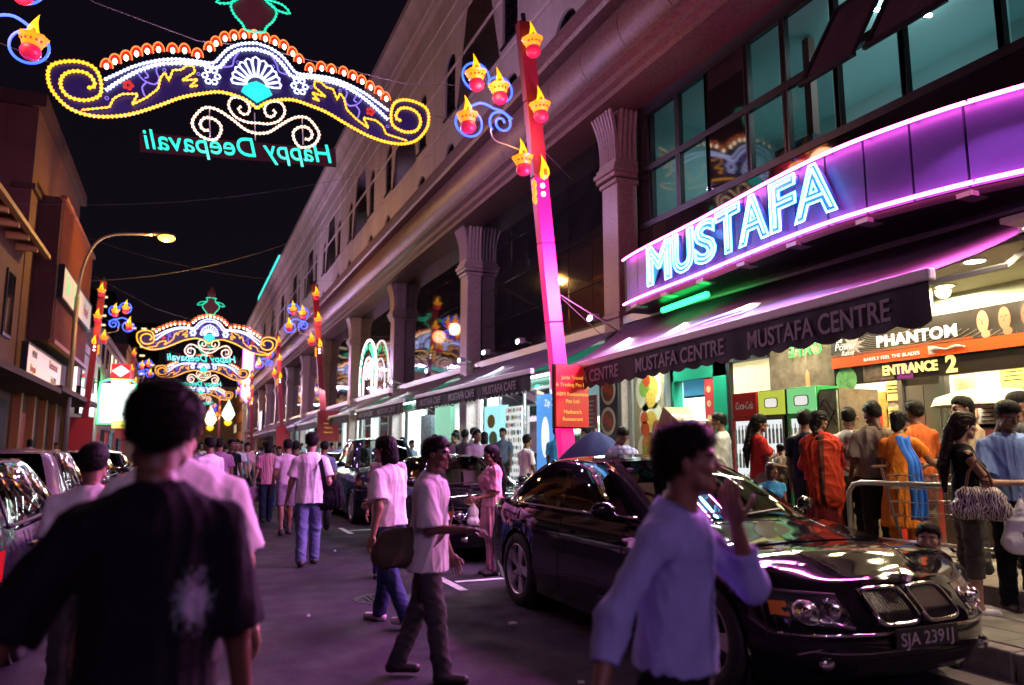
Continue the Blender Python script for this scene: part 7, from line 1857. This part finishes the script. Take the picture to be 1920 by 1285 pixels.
# print on the shirt back
pr = MB(); tor = p['tor']
def backpt(x, z): # ray from behind onto the shirt
    return None
dg_ = bpy.context.evaluated_depsgraph_get(); sho = [c for c in p['t'].children if c.name.startswith('shirt')][0]
def onback(ob, x, z, off=.004, dy=1.):
    ok, lc, nm, ix = ob.ray_cast(Vector((x, -1.0*dy, z)), Vector((0, dy, 0)))
    return (lc+nm*off) if ok else Vector((x, -.15*dy, z))
m_print = mat('shirt_print', (.2, .24, .3), .85, spec=.1); _nt = m_print.node_tree; _tc = _nt.nodes.new('ShaderNodeTexCoord')
def _nd(tp, **k):
    n = _nt.nodes.new(tp)
    for a, v in k.items():
        if hasattr(n, a): setattr(n, a, v)
        else: n.inputs[a.replace('_', ' ')].default_value = v
    return n
_mp = _nd('ShaderNodeMapping'); _mp.inputs['Location'].default_value = (-.10/.06, 0, -1.17/.095); _mp.inputs['Scale'].default_value = (1/.06, 0, 1/.095); _nt.links.new(_tc.outputs['Object'], _mp.inputs['Vector'])
_ln = _nd('ShaderNodeVectorMath', operation='LENGTH'); _nt.links.new(_mp.outputs[0], _ln.inputs[0])
_nz = _nd('ShaderNodeTexNoise', Scale=3.2, Detail=6.0, Distortion=1.6); _nt.links.new(_mp.outputs[0], _nz.inputs['Vector'])
_rg = _nd('ShaderNodeMath', operation='MULTIPLY'); _rg.inputs[1].default_value = .42; _nt.links.new(_ln.outputs['Value'], _rg.inputs[0])
_sb = _nd('ShaderNodeMath', operation='SUBTRACT'); _nt.links.new(_nz.outputs['Fac'], _sb.inputs[0]); _nt.links.new(_rg.outputs[0], _sb.inputs[1])
_cr = _nt.nodes.new('ShaderNodeValToRGB'); _cr.color_ramp.elements[0].color = (.006, .006, .009, 1); _cr.color_ramp.elements[1].color = (.2, .23, .28, 1); _cr.color_ramp.elements[0].position = .14; _cr.color_ramp.elements[1].position = .34
_nt.links.new(_sb.outputs[0], _cr.inputs['Fac']); _nt.links.new(_cr.outputs['Color'], _nt.nodes['Principled BSDF'].inputs['Base Color'])
rows = []
for i in range(15):
    rr = .002+.058*i/14; rows.append([tuple(onback(sho, .10+rr*math.cos(a), 1.17+rr*1.55*math.sin(a), .003)) for a in np.linspace(0, 2*math.pi, 33)])
pr.grid(rows)
pr.grid([[tuple(onback(sho, x, 1.03)), tuple(onback(sho, x, 1.015))] for x in np.linspace(.07, .15, 8)]); pr.build('shirt_print', m_print, p['t'], smooth=True, fix=False)
# --- man behind him, white shirt
person('man in pale collared shirt half hidden behind the man in black', -.02, 3.2, 0, -6, 1.74, TAN, c_white, c_grey, res=.012, arms=((4, 14, 10), (4, 10, 10)), sleeve=.85, loose=.03, collar=True, build=1.05)
person('man in white shirt beside the black car at the left', -.48, 5.0, 0, 5, 1.56, BROWN, c_white, c_grey, res=.014, sleeve=.7, loose=.02)
# --- walking man at right, hand raised to his face
p = person('man in lilac blue shirt crossing in front of the black saloon with one hand raised', 1.50, 2.12, 0, 146, 1.62, BROWN, c_lil, c_black, res=.009, arms=((-24, 24, 20), (46, 10, 138, -18)), stride=.4, lean=3, sleeve=1.62, hem=-.02, loose=.012, collar=True, head=(24, 4, 0), build=1.0)
placket(p, c_lil)
# --- centre man with shoulder bag
p = person('man in pale grey shirt with shoulder bag striding across the road', 1.60, 5.15, 0, 116, 1.62, DARK, c_pgrey, c_grey, res=.011, arms=((8, 8, 82, 5), (8, 8, 14)), stride=.34, lean=2, sleeve=.95, hem=.13, loose=.03, head=(-8, 0, 0), collar=True)
strap(p['t'], p['tor'](-.11, .05, .53), p['tor'](.19, .02, -.02), p['tor'](.02, .2, .3)-p['tor'](.02, .06, .3), c_brn, .035)
soft_bag('shoulder_bag', 'brown shoulder bag at the hip of the man in pale grey', (1.38, 5.1, .9), (.34, .16, .28), cloth('bag_brown', (.07, .05, .035)), R(10))
# --- man in white and navy with sneakers
person('man in white and navy top with white sneakers walking behind the bag carrier', 1.76, 6.85, 0, -38, 1.66, TAN, c_white, c_jean, res=.013, arms=((22, 14, 60), (-15, 10, 20)), stride=.42, lean=4, sleeve=.8, loose=.03, shoe=m_shoew, hair='bob', head=(10, 0, 0))
person('young man in pale pink shirt behind the walking pair', 2.35, 9.3, 0, 205, 1.68, FAIR, cloth('pale_pink', (.62, .5, .52)), c_jean, res=.014, arms=((5, 5, 10), (5, 5, 10)), head=(-50, -5, 0), collar=True)
# --- white T-shirt with black sling bag
p = person('man in white T-shirt with black sling bag walking away down the road', 1.62, 10.7, 0, 6, 1.76, TAN, c_white, c_jeanl, res=.012, arms=((-8, 12, 14), (6, 12, 10)), stride=.28, sleeve=.75, hem=.1, loose=.028)
strap(p['t'], p['tor'](.1, .0, .545), p['tor'](.2, -.13, .02), (0, -.16, 0), c_black, .06)
soft_bag('sling_bag', 'black sling bag hanging at the side of the man in white T-shirt', (1.86, 10.66, .95), (.3, .16, .44), c_black, R(-10))
person('man in shorts walking just ahead of the white T-shirt', 1.78, 14.6, 0, -4, 1.72, BROWN, cloth('pale_pink2', (.6, .5, .55)), cloth('lilac_shorts', (.2, .15, .2)), res=.016, legs='shorts', stride=.2)
p = person('woman in pink striped blouse walking away, cuffed jeans', 1.70, 17.3, 0, -3, 1.72, FAIR, c_stripe, c_navy, fem=1, res=.014, arms=((4, 12, 8), (4, 12, 10)), stride=.3, hem=.1, loose=.02, hair='bob', sleeve=.7)
soft_bag('paper_bag', 'small pink bag in the hand of the woman in striped blouse', (1.47, 17.35, .6), (.26, .1, .34), c_purp)
person('man in white striped polo facing the viewer far down the road', 1.16, 19.4, 0, 178, 1.76, BROWN, c_polo, c_jean, res=.016, arms=((4, 8, 12), (14, 6, 40)))
person('man in mauve shirt walking away in the middle distance', .62, 15.5, 0, 0, 1.74, BROWN, c_purp, c_grey, res=.016, loose=.02, build=1.1)
person('man in dark shirt beside the mauve shirt', .98, 18.2, 0, 160, 1.76, DARK, c_black, c_char, res=.018)
# --- woman in pink with plastic bag
p = person('woman in pink tunic standing between the two parked saloons', 3.62, 8.95, 0, -88, 1.58, BROWN, c_pink, c_pink, fem=1, res=.012, arms=((6, 6, 30), (14, 8, 62)), sleeve=.9, loose=.03, hair='pony', legs='slim', dress=(c_pink, .42, .02), head=(0, 0, 0))
m_plastic = mat('white_plastic', (.68, .68, .7), .45)
def carrier(label, x, y, z, w, h, rz=0, txt=None):
    t = thing('plastic_bag', label, 'plastic bag', (x, y, z), rz)
    v, f = sdf_mesh([('c', (-w*.2, 0, -h*.45), (w*.2, 0, -h*.45), w*.3, w*.3, 1.6), ('c', (-w*.14, 0, -h*.15), (w*.14, 0, -h*.15), w*.26, w*.26, 1.8), ('c', (0, 0, -h*.05), (0, 0, h*.3), w*.26, .014, 1.5)], .009, .07); v = folds(v, f, .007, 5, (30, 30, 10))
    o = obj('bag_body', np_mesh('bag_body', v, f, m_plastic), t)
    mb = MB(); mb.tube([(-.02, 0, h*.28), (0, 0, h*.42), (.02, 0, h*.28)], .006, 5); mb.build('bag_handle', m_plastic, t)
    if txt: text('lettering', txt, mat('bag_ink', (.03, .12, .12), .6), o, M_axes((0, -w*.2, -h*.35), (1, 0, 0), (0, 0, 1), (0, -1, 0)), size=.06, ext=.001)
carrier('thin white carrier bag held by the woman in pink', 3.33, 8.86, .83, .17, .36)
# --- pavement by the entrance
p = person('woman in black sleeveless top with zebra handbag beside the railing', 6.16, 4.42, .185, 128, 1.66, TAN, c_black, cloth('olive_capri', (.06, .05, .04)), fem=1, res=.010, arms=((30, 6, 62), (34, 4, 60, 10)), sleeve=0, legs='capri', hair='pony', head=(10, -4, 0), shoe=m_shoew, hem=.02, hairm=mat('dark_brown_hair', (.016, .008, .006), .5, spec=.15, bump=.5, bscale=160, stretch=(1, 1, .25)))
m_zeb = mat('zebra_print', (.2, .15, .16), .45); _nt = m_zeb.node_tree; _w = _nt.nodes.new('ShaderNodeTexWave'); _w.inputs['Scale'].default_value = 16; _w.inputs['Distortion'].default_value = 12; _w.inputs['Detail'].default_value = 2; _cr = _nt.nodes.new('ShaderNodeValToRGB'); _cr.color_ramp.elements[0].color = (.02, .01, .015, 1); _cr.color_ramp.elements[1].color = (.5, .4, .42, 1); _cr.color_ramp.elements[0].position = .45; _cr.color_ramp.elements[1].position = .55
_tc = _nt.nodes.new('ShaderNodeTexCoord'); _nt.links.new(_tc.outputs['Object'], _w.inputs['Vector']); _nt.links.new(_w.outputs['Fac'], _cr.inputs['Fac']); _nt.links.new(_cr.outputs['Color'], _nt.nodes['Principled BSDF'].inputs['Base Color'])
hb = soft_bag('handbag', 'zebra patterned handbag on the arm of the woman in black', (6.02, 4.2, 1.12), (.42, .18, .28), m_zeb, R(-50), 'handbag')
mb = MB(); mb.tube([(-.1, 0, .1), (-.07, 0, .24), (.0, .02, .34), (.07, 0, .24), (.1, 0, .1)], .012, 6); mb.build('bag_handle', mat('brown_leather', (.12, .04, .03), .4), hb)
mb = MB(); mb.tube([(.03+.03*math.cos(a), -.1, -.05+.03*math.sin(a)) for a in np.linspace(0, 6.28, 12)[:-1]], .006, 5, closed=True); mb.build('buckle', m_chrome, hb)
carrier('bulging white carrier bag held in front of the woman in black', 6.4, 4.12, 1.0, .34, .46, R(-40), 'E2')
p = person('man in light blue shirt looking down at the right edge', 6.62, 4.32, .19, 214, 1.75, DARK, c_blue, c_black, res=.010, arms=((18, 10, 62, 24), (18, 10, 62, 24)), sleeve=.95, loose=.025, collar=True, head=(14, -22, 0), build=1.05)
placket(p, c_blue)
person('woman in orange tunic with blue scarf leaning to the railing', 6.85, 5.62, .36, 66, 1.58, BROWN, c_oran, c_oran, fem=1, res=.011, arms=((40, 22, 25), (5, 6, 20)), sleeve=.55, loose=.015, hair='bun', dress=(c_oran, .5, .05), lean=10, legs='slim', head=(-20, -10, 0))
pp_ = bpy.data.objects
sc = MB(); rows = []
for i in range(25):
    u = i/24; zz = 1.68-.82*u; row = []
    for j in range(13):
        v_ = j/12; w_ = .13-.035*math.sin(math.pi*min(1, u*1.4)); fx = 6.62+w_*v_-.03*u+.012*math.sin(u*9); bk_ = 5.46-.10*v_*.6-.05*u-.05*math.sin(u*3)-.08*smoothstep(.1, .35, u)
        row.append((fx, float(bk_)+.016*math.sin(v_*15+u*3)*(.4+u), zz+.012*math.sin(v_*7)))
    rows.append(row)
sc.grid(rows); o = sc.build('scarf', cloth('blue_scarf', (.04, .16, .6)), smooth=True, fix=False); sdm = o.modifiers.new('s', 'SOLIDIFY'); sdm.thickness = .012; tag(o, 'bright blue scarf hanging down the back of the woman in orange', 'scarf')
soft_bag('shoulder_bag', 'brown leather shoulder bag of the woman in orange', (7.02, 5.5, 1.12), (.34, .16, .38), MATS['brown_leather'], R(20))
p = person('woman with long braid wrapped in a red and orange shawl', 6.62, 6.45, .36, 55, 1.6, BROWN, c_red, cloth('maroon', (.14, .015, .02)), fem=1, res=.011, arms=((10, 8, 60, 20), (10, 8, 60, 20)), sleeve=1.2, loose=.05, hair='braid', dress=(cloth('maroon', (.14, .015, .02)), .75, .04), head=(-45, -4, 0), legs='slim')
v, f = sdf_mesh([('c', (-.12, -.02, 1.33), (.12, -.02, 1.33), .12, .12), ('c', (0, -.02, 1.3), (.06, -.04, .75), .22, .2, 1.25), ('c', (.06, -.03, .8), (.16, -.02, .38), .18, .02, 1.3)], .014, .06); v = folds(v, f, .022, 3, (16, 16, 6))
m_shawl = pattern('shawl', (.5, .05, .02), (.1, .03, .02), sx=4.2, w=.25); obj('shawl', np_mesh('shawl', v*.915, f, m_shawl), p['t'])
person('man in grey brown shirt with his back turned beside the shawl', 6.95, 6.0, .36, 42, 1.67, DARK, c_tan, c_char, res=.012, sleeve=.8, loose=.03, head=(30, -14, 0), arms=((6, 8, 10), (10, 8, 40)))
person('young man in steel blue shirt facing the street', 7.7, 6.95, .36, 222, 1.7, BROWN, c_steel, c_navy, res=.012, collar=True, sleeve=.8, head=(25, 0, 0))
person('man in orange T-shirt behind the woman in orange', 7.5, 5.9, .36, 15, 1.7, BROWN, c_orT, c_khaki, res=.013, sleeve=.8, loose=.02, arms=((12, 8, 30), (6, 8, 10)))
person('man with black hair in dim corner behind the orange scarf', 7.35, 6.35, .36, 60, 1.72, DARK, c_khaki, c_grey, res=.014, sleeve=.8)
person('man in grey beige shirt in profile facing the queue', 7.55, 5.35, .36, -62, 1.71, BROWN, c_beige, c_grey, res=.012, sleeve=.85, loose=.03, collar=True, arms=((22, 8, 50), (10, 8, 30)))
person('man half hidden behind the ponytail of the woman in black', 7.75, 4.95, .36, 130, 1.74, BROWN, c_grey, c_char, res=.014)
p = person('woman in red T-shirt carrying a toddler in front of the fridges', 6.62, 7.45, .36, 112, 1.6, BROWN, c_red, c_khaki, fem=1, res=.012, arms=((14, 8, 60, 10), (30, 6, 80, 20)), sleeve=.6, hair='pony', head=(-6, 0, 0), loose=.015)
person('toddler held on the arm of the woman in red', 6.80, 7.26, 1.02, -30, .82, BROWN, cloth('toddler_pale', (.5, .42, .36)), c_khaki, res=.012, sleeve=.7, build=1.15, shoe=None, head=(-50, 0, 0), seat='held')
person('small girl in sky blue dress by the bonnet of the black saloon', 6.05, 6.62, .185, 205, 1.2, BROWN, c_cyan, cloth('pale_blue', (.2, .35, .5)), fem=1, res=.011, hair='bob', sleeve=.3, dress=(c_cyan, .4, .04), legs='slim', head=(20, 0, 0), hairm=mat('brown_hair', (.05, .022, .01), .45))
person('man in cream shirt facing the green fridge', 7.0, 7.05, .36, 70, 1.64, TAN, cloth('cream', (.6, .48, .4)), c_tan, res=.013, sleeve=.8, loose=.02, head=(0, -18, 0))
person('boy in dark T-shirt beside the braid of the shawl woman', 6.75, 6.8, .36, 60, 1.62, BROWN, c_navy, c_char, res=.013, sleeve=.7)
p = person('man with white and black rucksack in the queue', 7.3, 6.65, .36, 50, 1.66, BROWN, c_white, c_grey, res=.014, sleeve=.7)
soft_bag('rucksack', 'small round grey rucksack on a back in the queue', (7.12, 6.47, 1.6), (.3, .2, .34), cloth('rucksack', (.12, .12, .13)), R(40), 'rucksack')
# seated man peeking over the bonnet
person('man sitting low on the kerb so only his face shows over the bonnet', 5.5, 4.28, 0, 236, 1.7, TAN, c_char, c_char, res=.011, seat=.2, head=(0, 12, 0), sleeve=.8, lean=14)
person('man in lavender plaid shirt looking down behind the saloon roof', 6.05, 9.75, .185, 200, 1.66, BROWN, c_plaid, c_grey, res=.011, sleeve=.9, loose=.03, collar=True, head=(20, -32, 0), arms=((16, 6, 70, 20), (16, 6, 70, 20)))
person('man in white leaning on the boxes beside the green post', 7.1, 8.75, .36, -40, 1.68, BROWN, cloth('pale_grey_green', (.45, .46, .42)), c_char, res=.013, sleeve=1.4, loose=.025, arms=((45, 8, 40), (20, 8, 60)))
person('shopkeeper in yellow shirt behind the red counter', 8.5, 12.4 if 0 else 13.75, .36, -110, 1.64, BROWN, c_yel, c_grey, res=.014, sleeve=.8)
# people by the cafe
for i, (x, y, fc, h, tp, lb, hd) in enumerate([(6.2, 19.5, 30, 1.72, c_char, 'man in black hair and dark shirt at the far left of the cafe crowd', 0), (6.7, 19.2, 190, 1.68, c_tan, 'man facing the viewer in the cafe crowd, brown shirt', 0), (6.35, 18.2, 250, 1.74, c_purp, 'man in mauve shirt chatting by the cafe', -20), (6.6, 17.6, 90, 1.7, c_white, 'man in white shirt turned to the cafe', 0), (6.0, 16.6, 60, 1.78, pattern('dark_check', (.05, .045, .05), (.1, .09, .1), sx=18, sz=18, w=.3), 'tall man in dark checked shirt by the cafe', 20), (6.9, 16.4, 220, 1.66, c_steel, 'man in steel shirt facing out of the cafe', 0), (5.9, 12.9, 80, 1.6, c_white, 'man in white shirt behind the woman in pink', 20), (6.9, 13.6, 45, 1.62, c_cyan, 'person in blue top at the cafe counter', 0), (7.2, 12.9, -30, 1.62, cloth('pale_teal', (.35, .5, .45)), 'person in pale teal top beside the blue umbrella', 0), (7.1, 12.2, 200, 1.3, c_grey, 'short person by the blue umbrella', 0)]):
    person(lb, x, y, .2 if x < 6.5 else .36, fc, h, (BROWN, DARK, TAN)[i % 3], tp, c_grey, res=.016, head=(hd, 0, 0), sleeve=.8, group='people by the cafe')
# folded blue umbrella / parasol by the kerb
um = thing('blue_umbrella', 'dark blue parasol lowered over a stall behind the saloon', 'umbrella', (6.05, 10.55, .185))
P_ = []
for k_ in range(7):
    r_ = .08+.62*k_/6; P_.append([((r_*(1-.07*abs(math.sin(4*a))))*math.cos(a), r_*(1-.07*abs(math.sin(4*a)))*math.sin(a), 1.64-.5*(k_/6)**1.3) for a in np.linspace(0, 2*math.pi, 33)])
mb = MB(); mb.grid(P_); mb.build('canopy', cloth('umbrella_blue', (.03, .03, .12)), um, smooth=True, fix=False); MB().cyl((0, 0, 0), (0, 0, 1.7), .02, n=8).build('shaft', m_alu, um)
# trolley with cartons behind the walking man
tr = thing('luggage_trolley', 'steel cage trolley beside the food banner', 'trolley', (6.3, 8.6, .36))
mb = MB()
for yv in (-.32, .32): mb.tube([(-.25, yv, .1), (-.25, yv, 1.5), (-.18, yv, 1.58), (.18, yv, 1.58), (.25, yv, 1.5), (.25, yv, .1)], .018, 6)
for yv in np.linspace(-.24, .24, 5): mb.cyl((-.25, yv, .2), (-.25, yv, 1.5), .007, n=5)
mb.build('cage', m_steel, tr); MB().bb((-.28, -.36, .12), (.28, .36, .17)).build('platform', m_steel, tr)
for a in (-.22, .22):
    for b_ in (-.28, .28): MB().sphere((a, b_, .06), (.06, .025, .06), 10, 6).build('castor', m_black, tr)
m_card = mat('carton_card', (.42, .30, .16), .8, var=.1); 
for i, (dx, dy_, dz, sx, sy, sz, ry, lab, mm) in enumerate([(0, 0, .85, .44, .56, .62, 0, 'dark wrapped carton standing in the trolley', c_navy), (.02, .04, 1.62, .42, .5, .36, 32, 'tilted brown carton on top of the trolley', m_card)]):
    t = thing('carton', lab, 'box', (6.3+dx, 8.6+dy_, .36+dz-.12)); o = MB().box((0, 0, 0), (sx, sy, sz), M=Matrix.Rotation(R(ry), 3, 'X')).build('box', mm, t); bevel_mesh(o.data, .008, 1)
    MB().box((0, 0, 0), (sx+.004, .06, sz+.004), M=Matrix.Rotation(R(ry), 3, 'X')).build('tape', mat('tape', (.5, .4, .25), .3), t)
# steel railing by the entrance
rl = thing('steel_railing', 'tubular steel railing round the entrance steps', 'railing', (6.5, 4.6, .18))
def rp(pts, r=.026): return [tuple(Vector(p)-Vector((6.5, 4.6, .18))) for p in pts]
A_, B_, C_ = Vector((6.25, 5.75, 0)), Vector((6.5, 4.62, 0)), Vector((6.62, 4.0, 0))
def at(p, z): return (p.x, p.y, z)
MB().tube(rp([at(A_, .2), at(A_, 1.12), at(A_+(B_-A_)*.05, 1.2), at(A_+(B_-A_)*.12, 1.22), at(B_, 1.22), at(C_, 1.22)]), .026, 8).build('top_rail', m_steel, rl, smooth=True)
MB().tube(rp([at(A_, .68), at(B_, .68), at(C_, .68)]), .018, 8).build('mid_rail', m_steel, rl, smooth=True)
MB().tube(rp([at(B_, .2), at(B_, 1.2)]), .024, 8).build('post', m_steel, rl, smooth=True); MB().tube(rp([at(C_, .2), at(C_, 1.2)]), .024, 8).build('post', m_steel, rl, smooth=True)
# shopping trolley wire basket near the queue
wt = thing('shopping_trolley', 'wire shopping trolley standing behind the railing', 'trolley', (6.75, 5.15, .36), R(20))
mb = MB()
for z in (.55, .68, .81, .94): mb.tube([(-.25, -.35, z), (.25, -.38, z), (.25, .38, z), (-.25, .35, z)], .006, 4, closed=True)
for u in np.linspace(-.35, .35, 9): mb.cyl((-.25, u, .55), (-.25, u, .94), .004, n=4); mb.cyl((.25, u, .55), (.25, u, .94), .004, n=4)
mb.build('basket', m_steel, wt); mb = MB(); mb.tube([(0, .3, .15), (0, .42, .6), (0, .5, 1.02)], .014, 6); mb.tube([(-.25, .5, 1.02), (.25, .5, 1.02)], .014, 6); mb.tube([(-.2, -.35, .15), (.2, -.35, .15), (.2, .35, .15), (-.2, .35, .15)], .012, 6, closed=True); mb.build('frame', m_steel, wt)
for a in (-.2, .2):
    for b_ in (-.33, .33): MB().sphere((a, b_, .07), (.02, .06, .06), 8, 6).build('castor', m_black, wt)
# --- distant crowd: a few figures, copied
arche = []
for i, (tp, bt, sk, hr_, fm, fc) in enumerate([(c_white, c_jean, BROWN, 'short', 0, 175), (c_purp, c_grey, DARK, 'short', 0, 0), (c_steel, c_char, BROWN, 'short', 0, 190), (c_pink, c_navy, TAN, 'bob', 1, 170), (c_char, c_grey, DARK, 'short', 0, 10), (c_lil, c_jean, BROWN, 'short', 0, 180)]):
    pr_ = person('', 0, 0, 0, fc, 1.7, sk, tp, bt, fem=fm, res=.026, stride=.3, sleeve=.8, hair=hr_, group='distant crowd down the street'); arche.append(pr_['t'])
spots = [(.2, 13.5), (-.3, 16.2), (.75, 20.6), (2.6, 18.6), (2.2, 16.0), (.1, 18.8), (1.45, 20.3), (2.9, 22.8), (.5, 26.2), (2.5, 26.3), (1.5, 22.5), (.9, 24), (2.3, 21.0), (2.4, 24.5), (.3, 22), (-.3, 25), (1.9, 27), (1.1, 28.5), (.1, 29), (2.8, 29.5), (-.6, 31), (.8, 32.5), (2.2, 33.5), (1.5, 36), (-.2, 36.5), (2.9, 38), (.6, 40), (1.9, 42), (-.9, 42.5), (1.1, 46), (2.5, 47), (-.3, 48.5), (.5, 53), (1.8, 55), (2.8, 58), (-1.0, 60), (.9, 63), (2.0, 68), (-3.2, 34), (-3.4, 41), (-4.7, 30), (-4.8, 36.5), (-4.6, 43), (-4.9, 49), (5.9, 25.5), (6.1, 29), (5.8, 33), (6.0, 39), (-4.5, 55), (6.1, 45), (5.7, 21.3), (6.3, 22.2), (5.8, 23.4), (6.2, 15.3), (5.65, 14.4), (6.0, 27.2), (5.8, 31), (2.7, 15.2), (-.7, 20.5), (2.95, 26.6), (1.3, 25.2), (-.1, 23.6)]
names_ = ['white top', 'mauve top', 'steel blue top', 'pink top', 'charcoal top', 'lilac top']
ords_ = ['nearest', 'second nearest', 'third nearest', 'fourth nearest', 'fifth nearest', 'sixth nearest', 'seventh nearest', 'eighth nearest', 'ninth nearest', 'tenth nearest', 'farthest']; seen_ = [0]*6
order_ = sorted(range(len(spots)), key=lambda i: spots[i][1])
for i in order_:
    x, y = spots[i]; k_ = order_.index(i) % 6; j_ = seen_[k_]; seen_[k_] += 1
    t = arche[k_] if j_ == 0 else copy_tree(arche[k_])
    t['label'] = '%s distant walker in %s down the street' % (ords_[min(j_, 10)], names_[k_]); t['group'] = 'distant walkers in '+names_[k_]
    t.location = (x+random.uniform(-.2, .2), y+random.uniform(-.4, .4), 0 if abs(x-.5) < 4 else .18); t.rotation_euler = (0, 0, R((0 if random.random() < .5 else 180)+random.uniform(-25, 25))); sc_ = random.uniform(.95, 1.05); t.scale = (sc_, sc_, sc_)
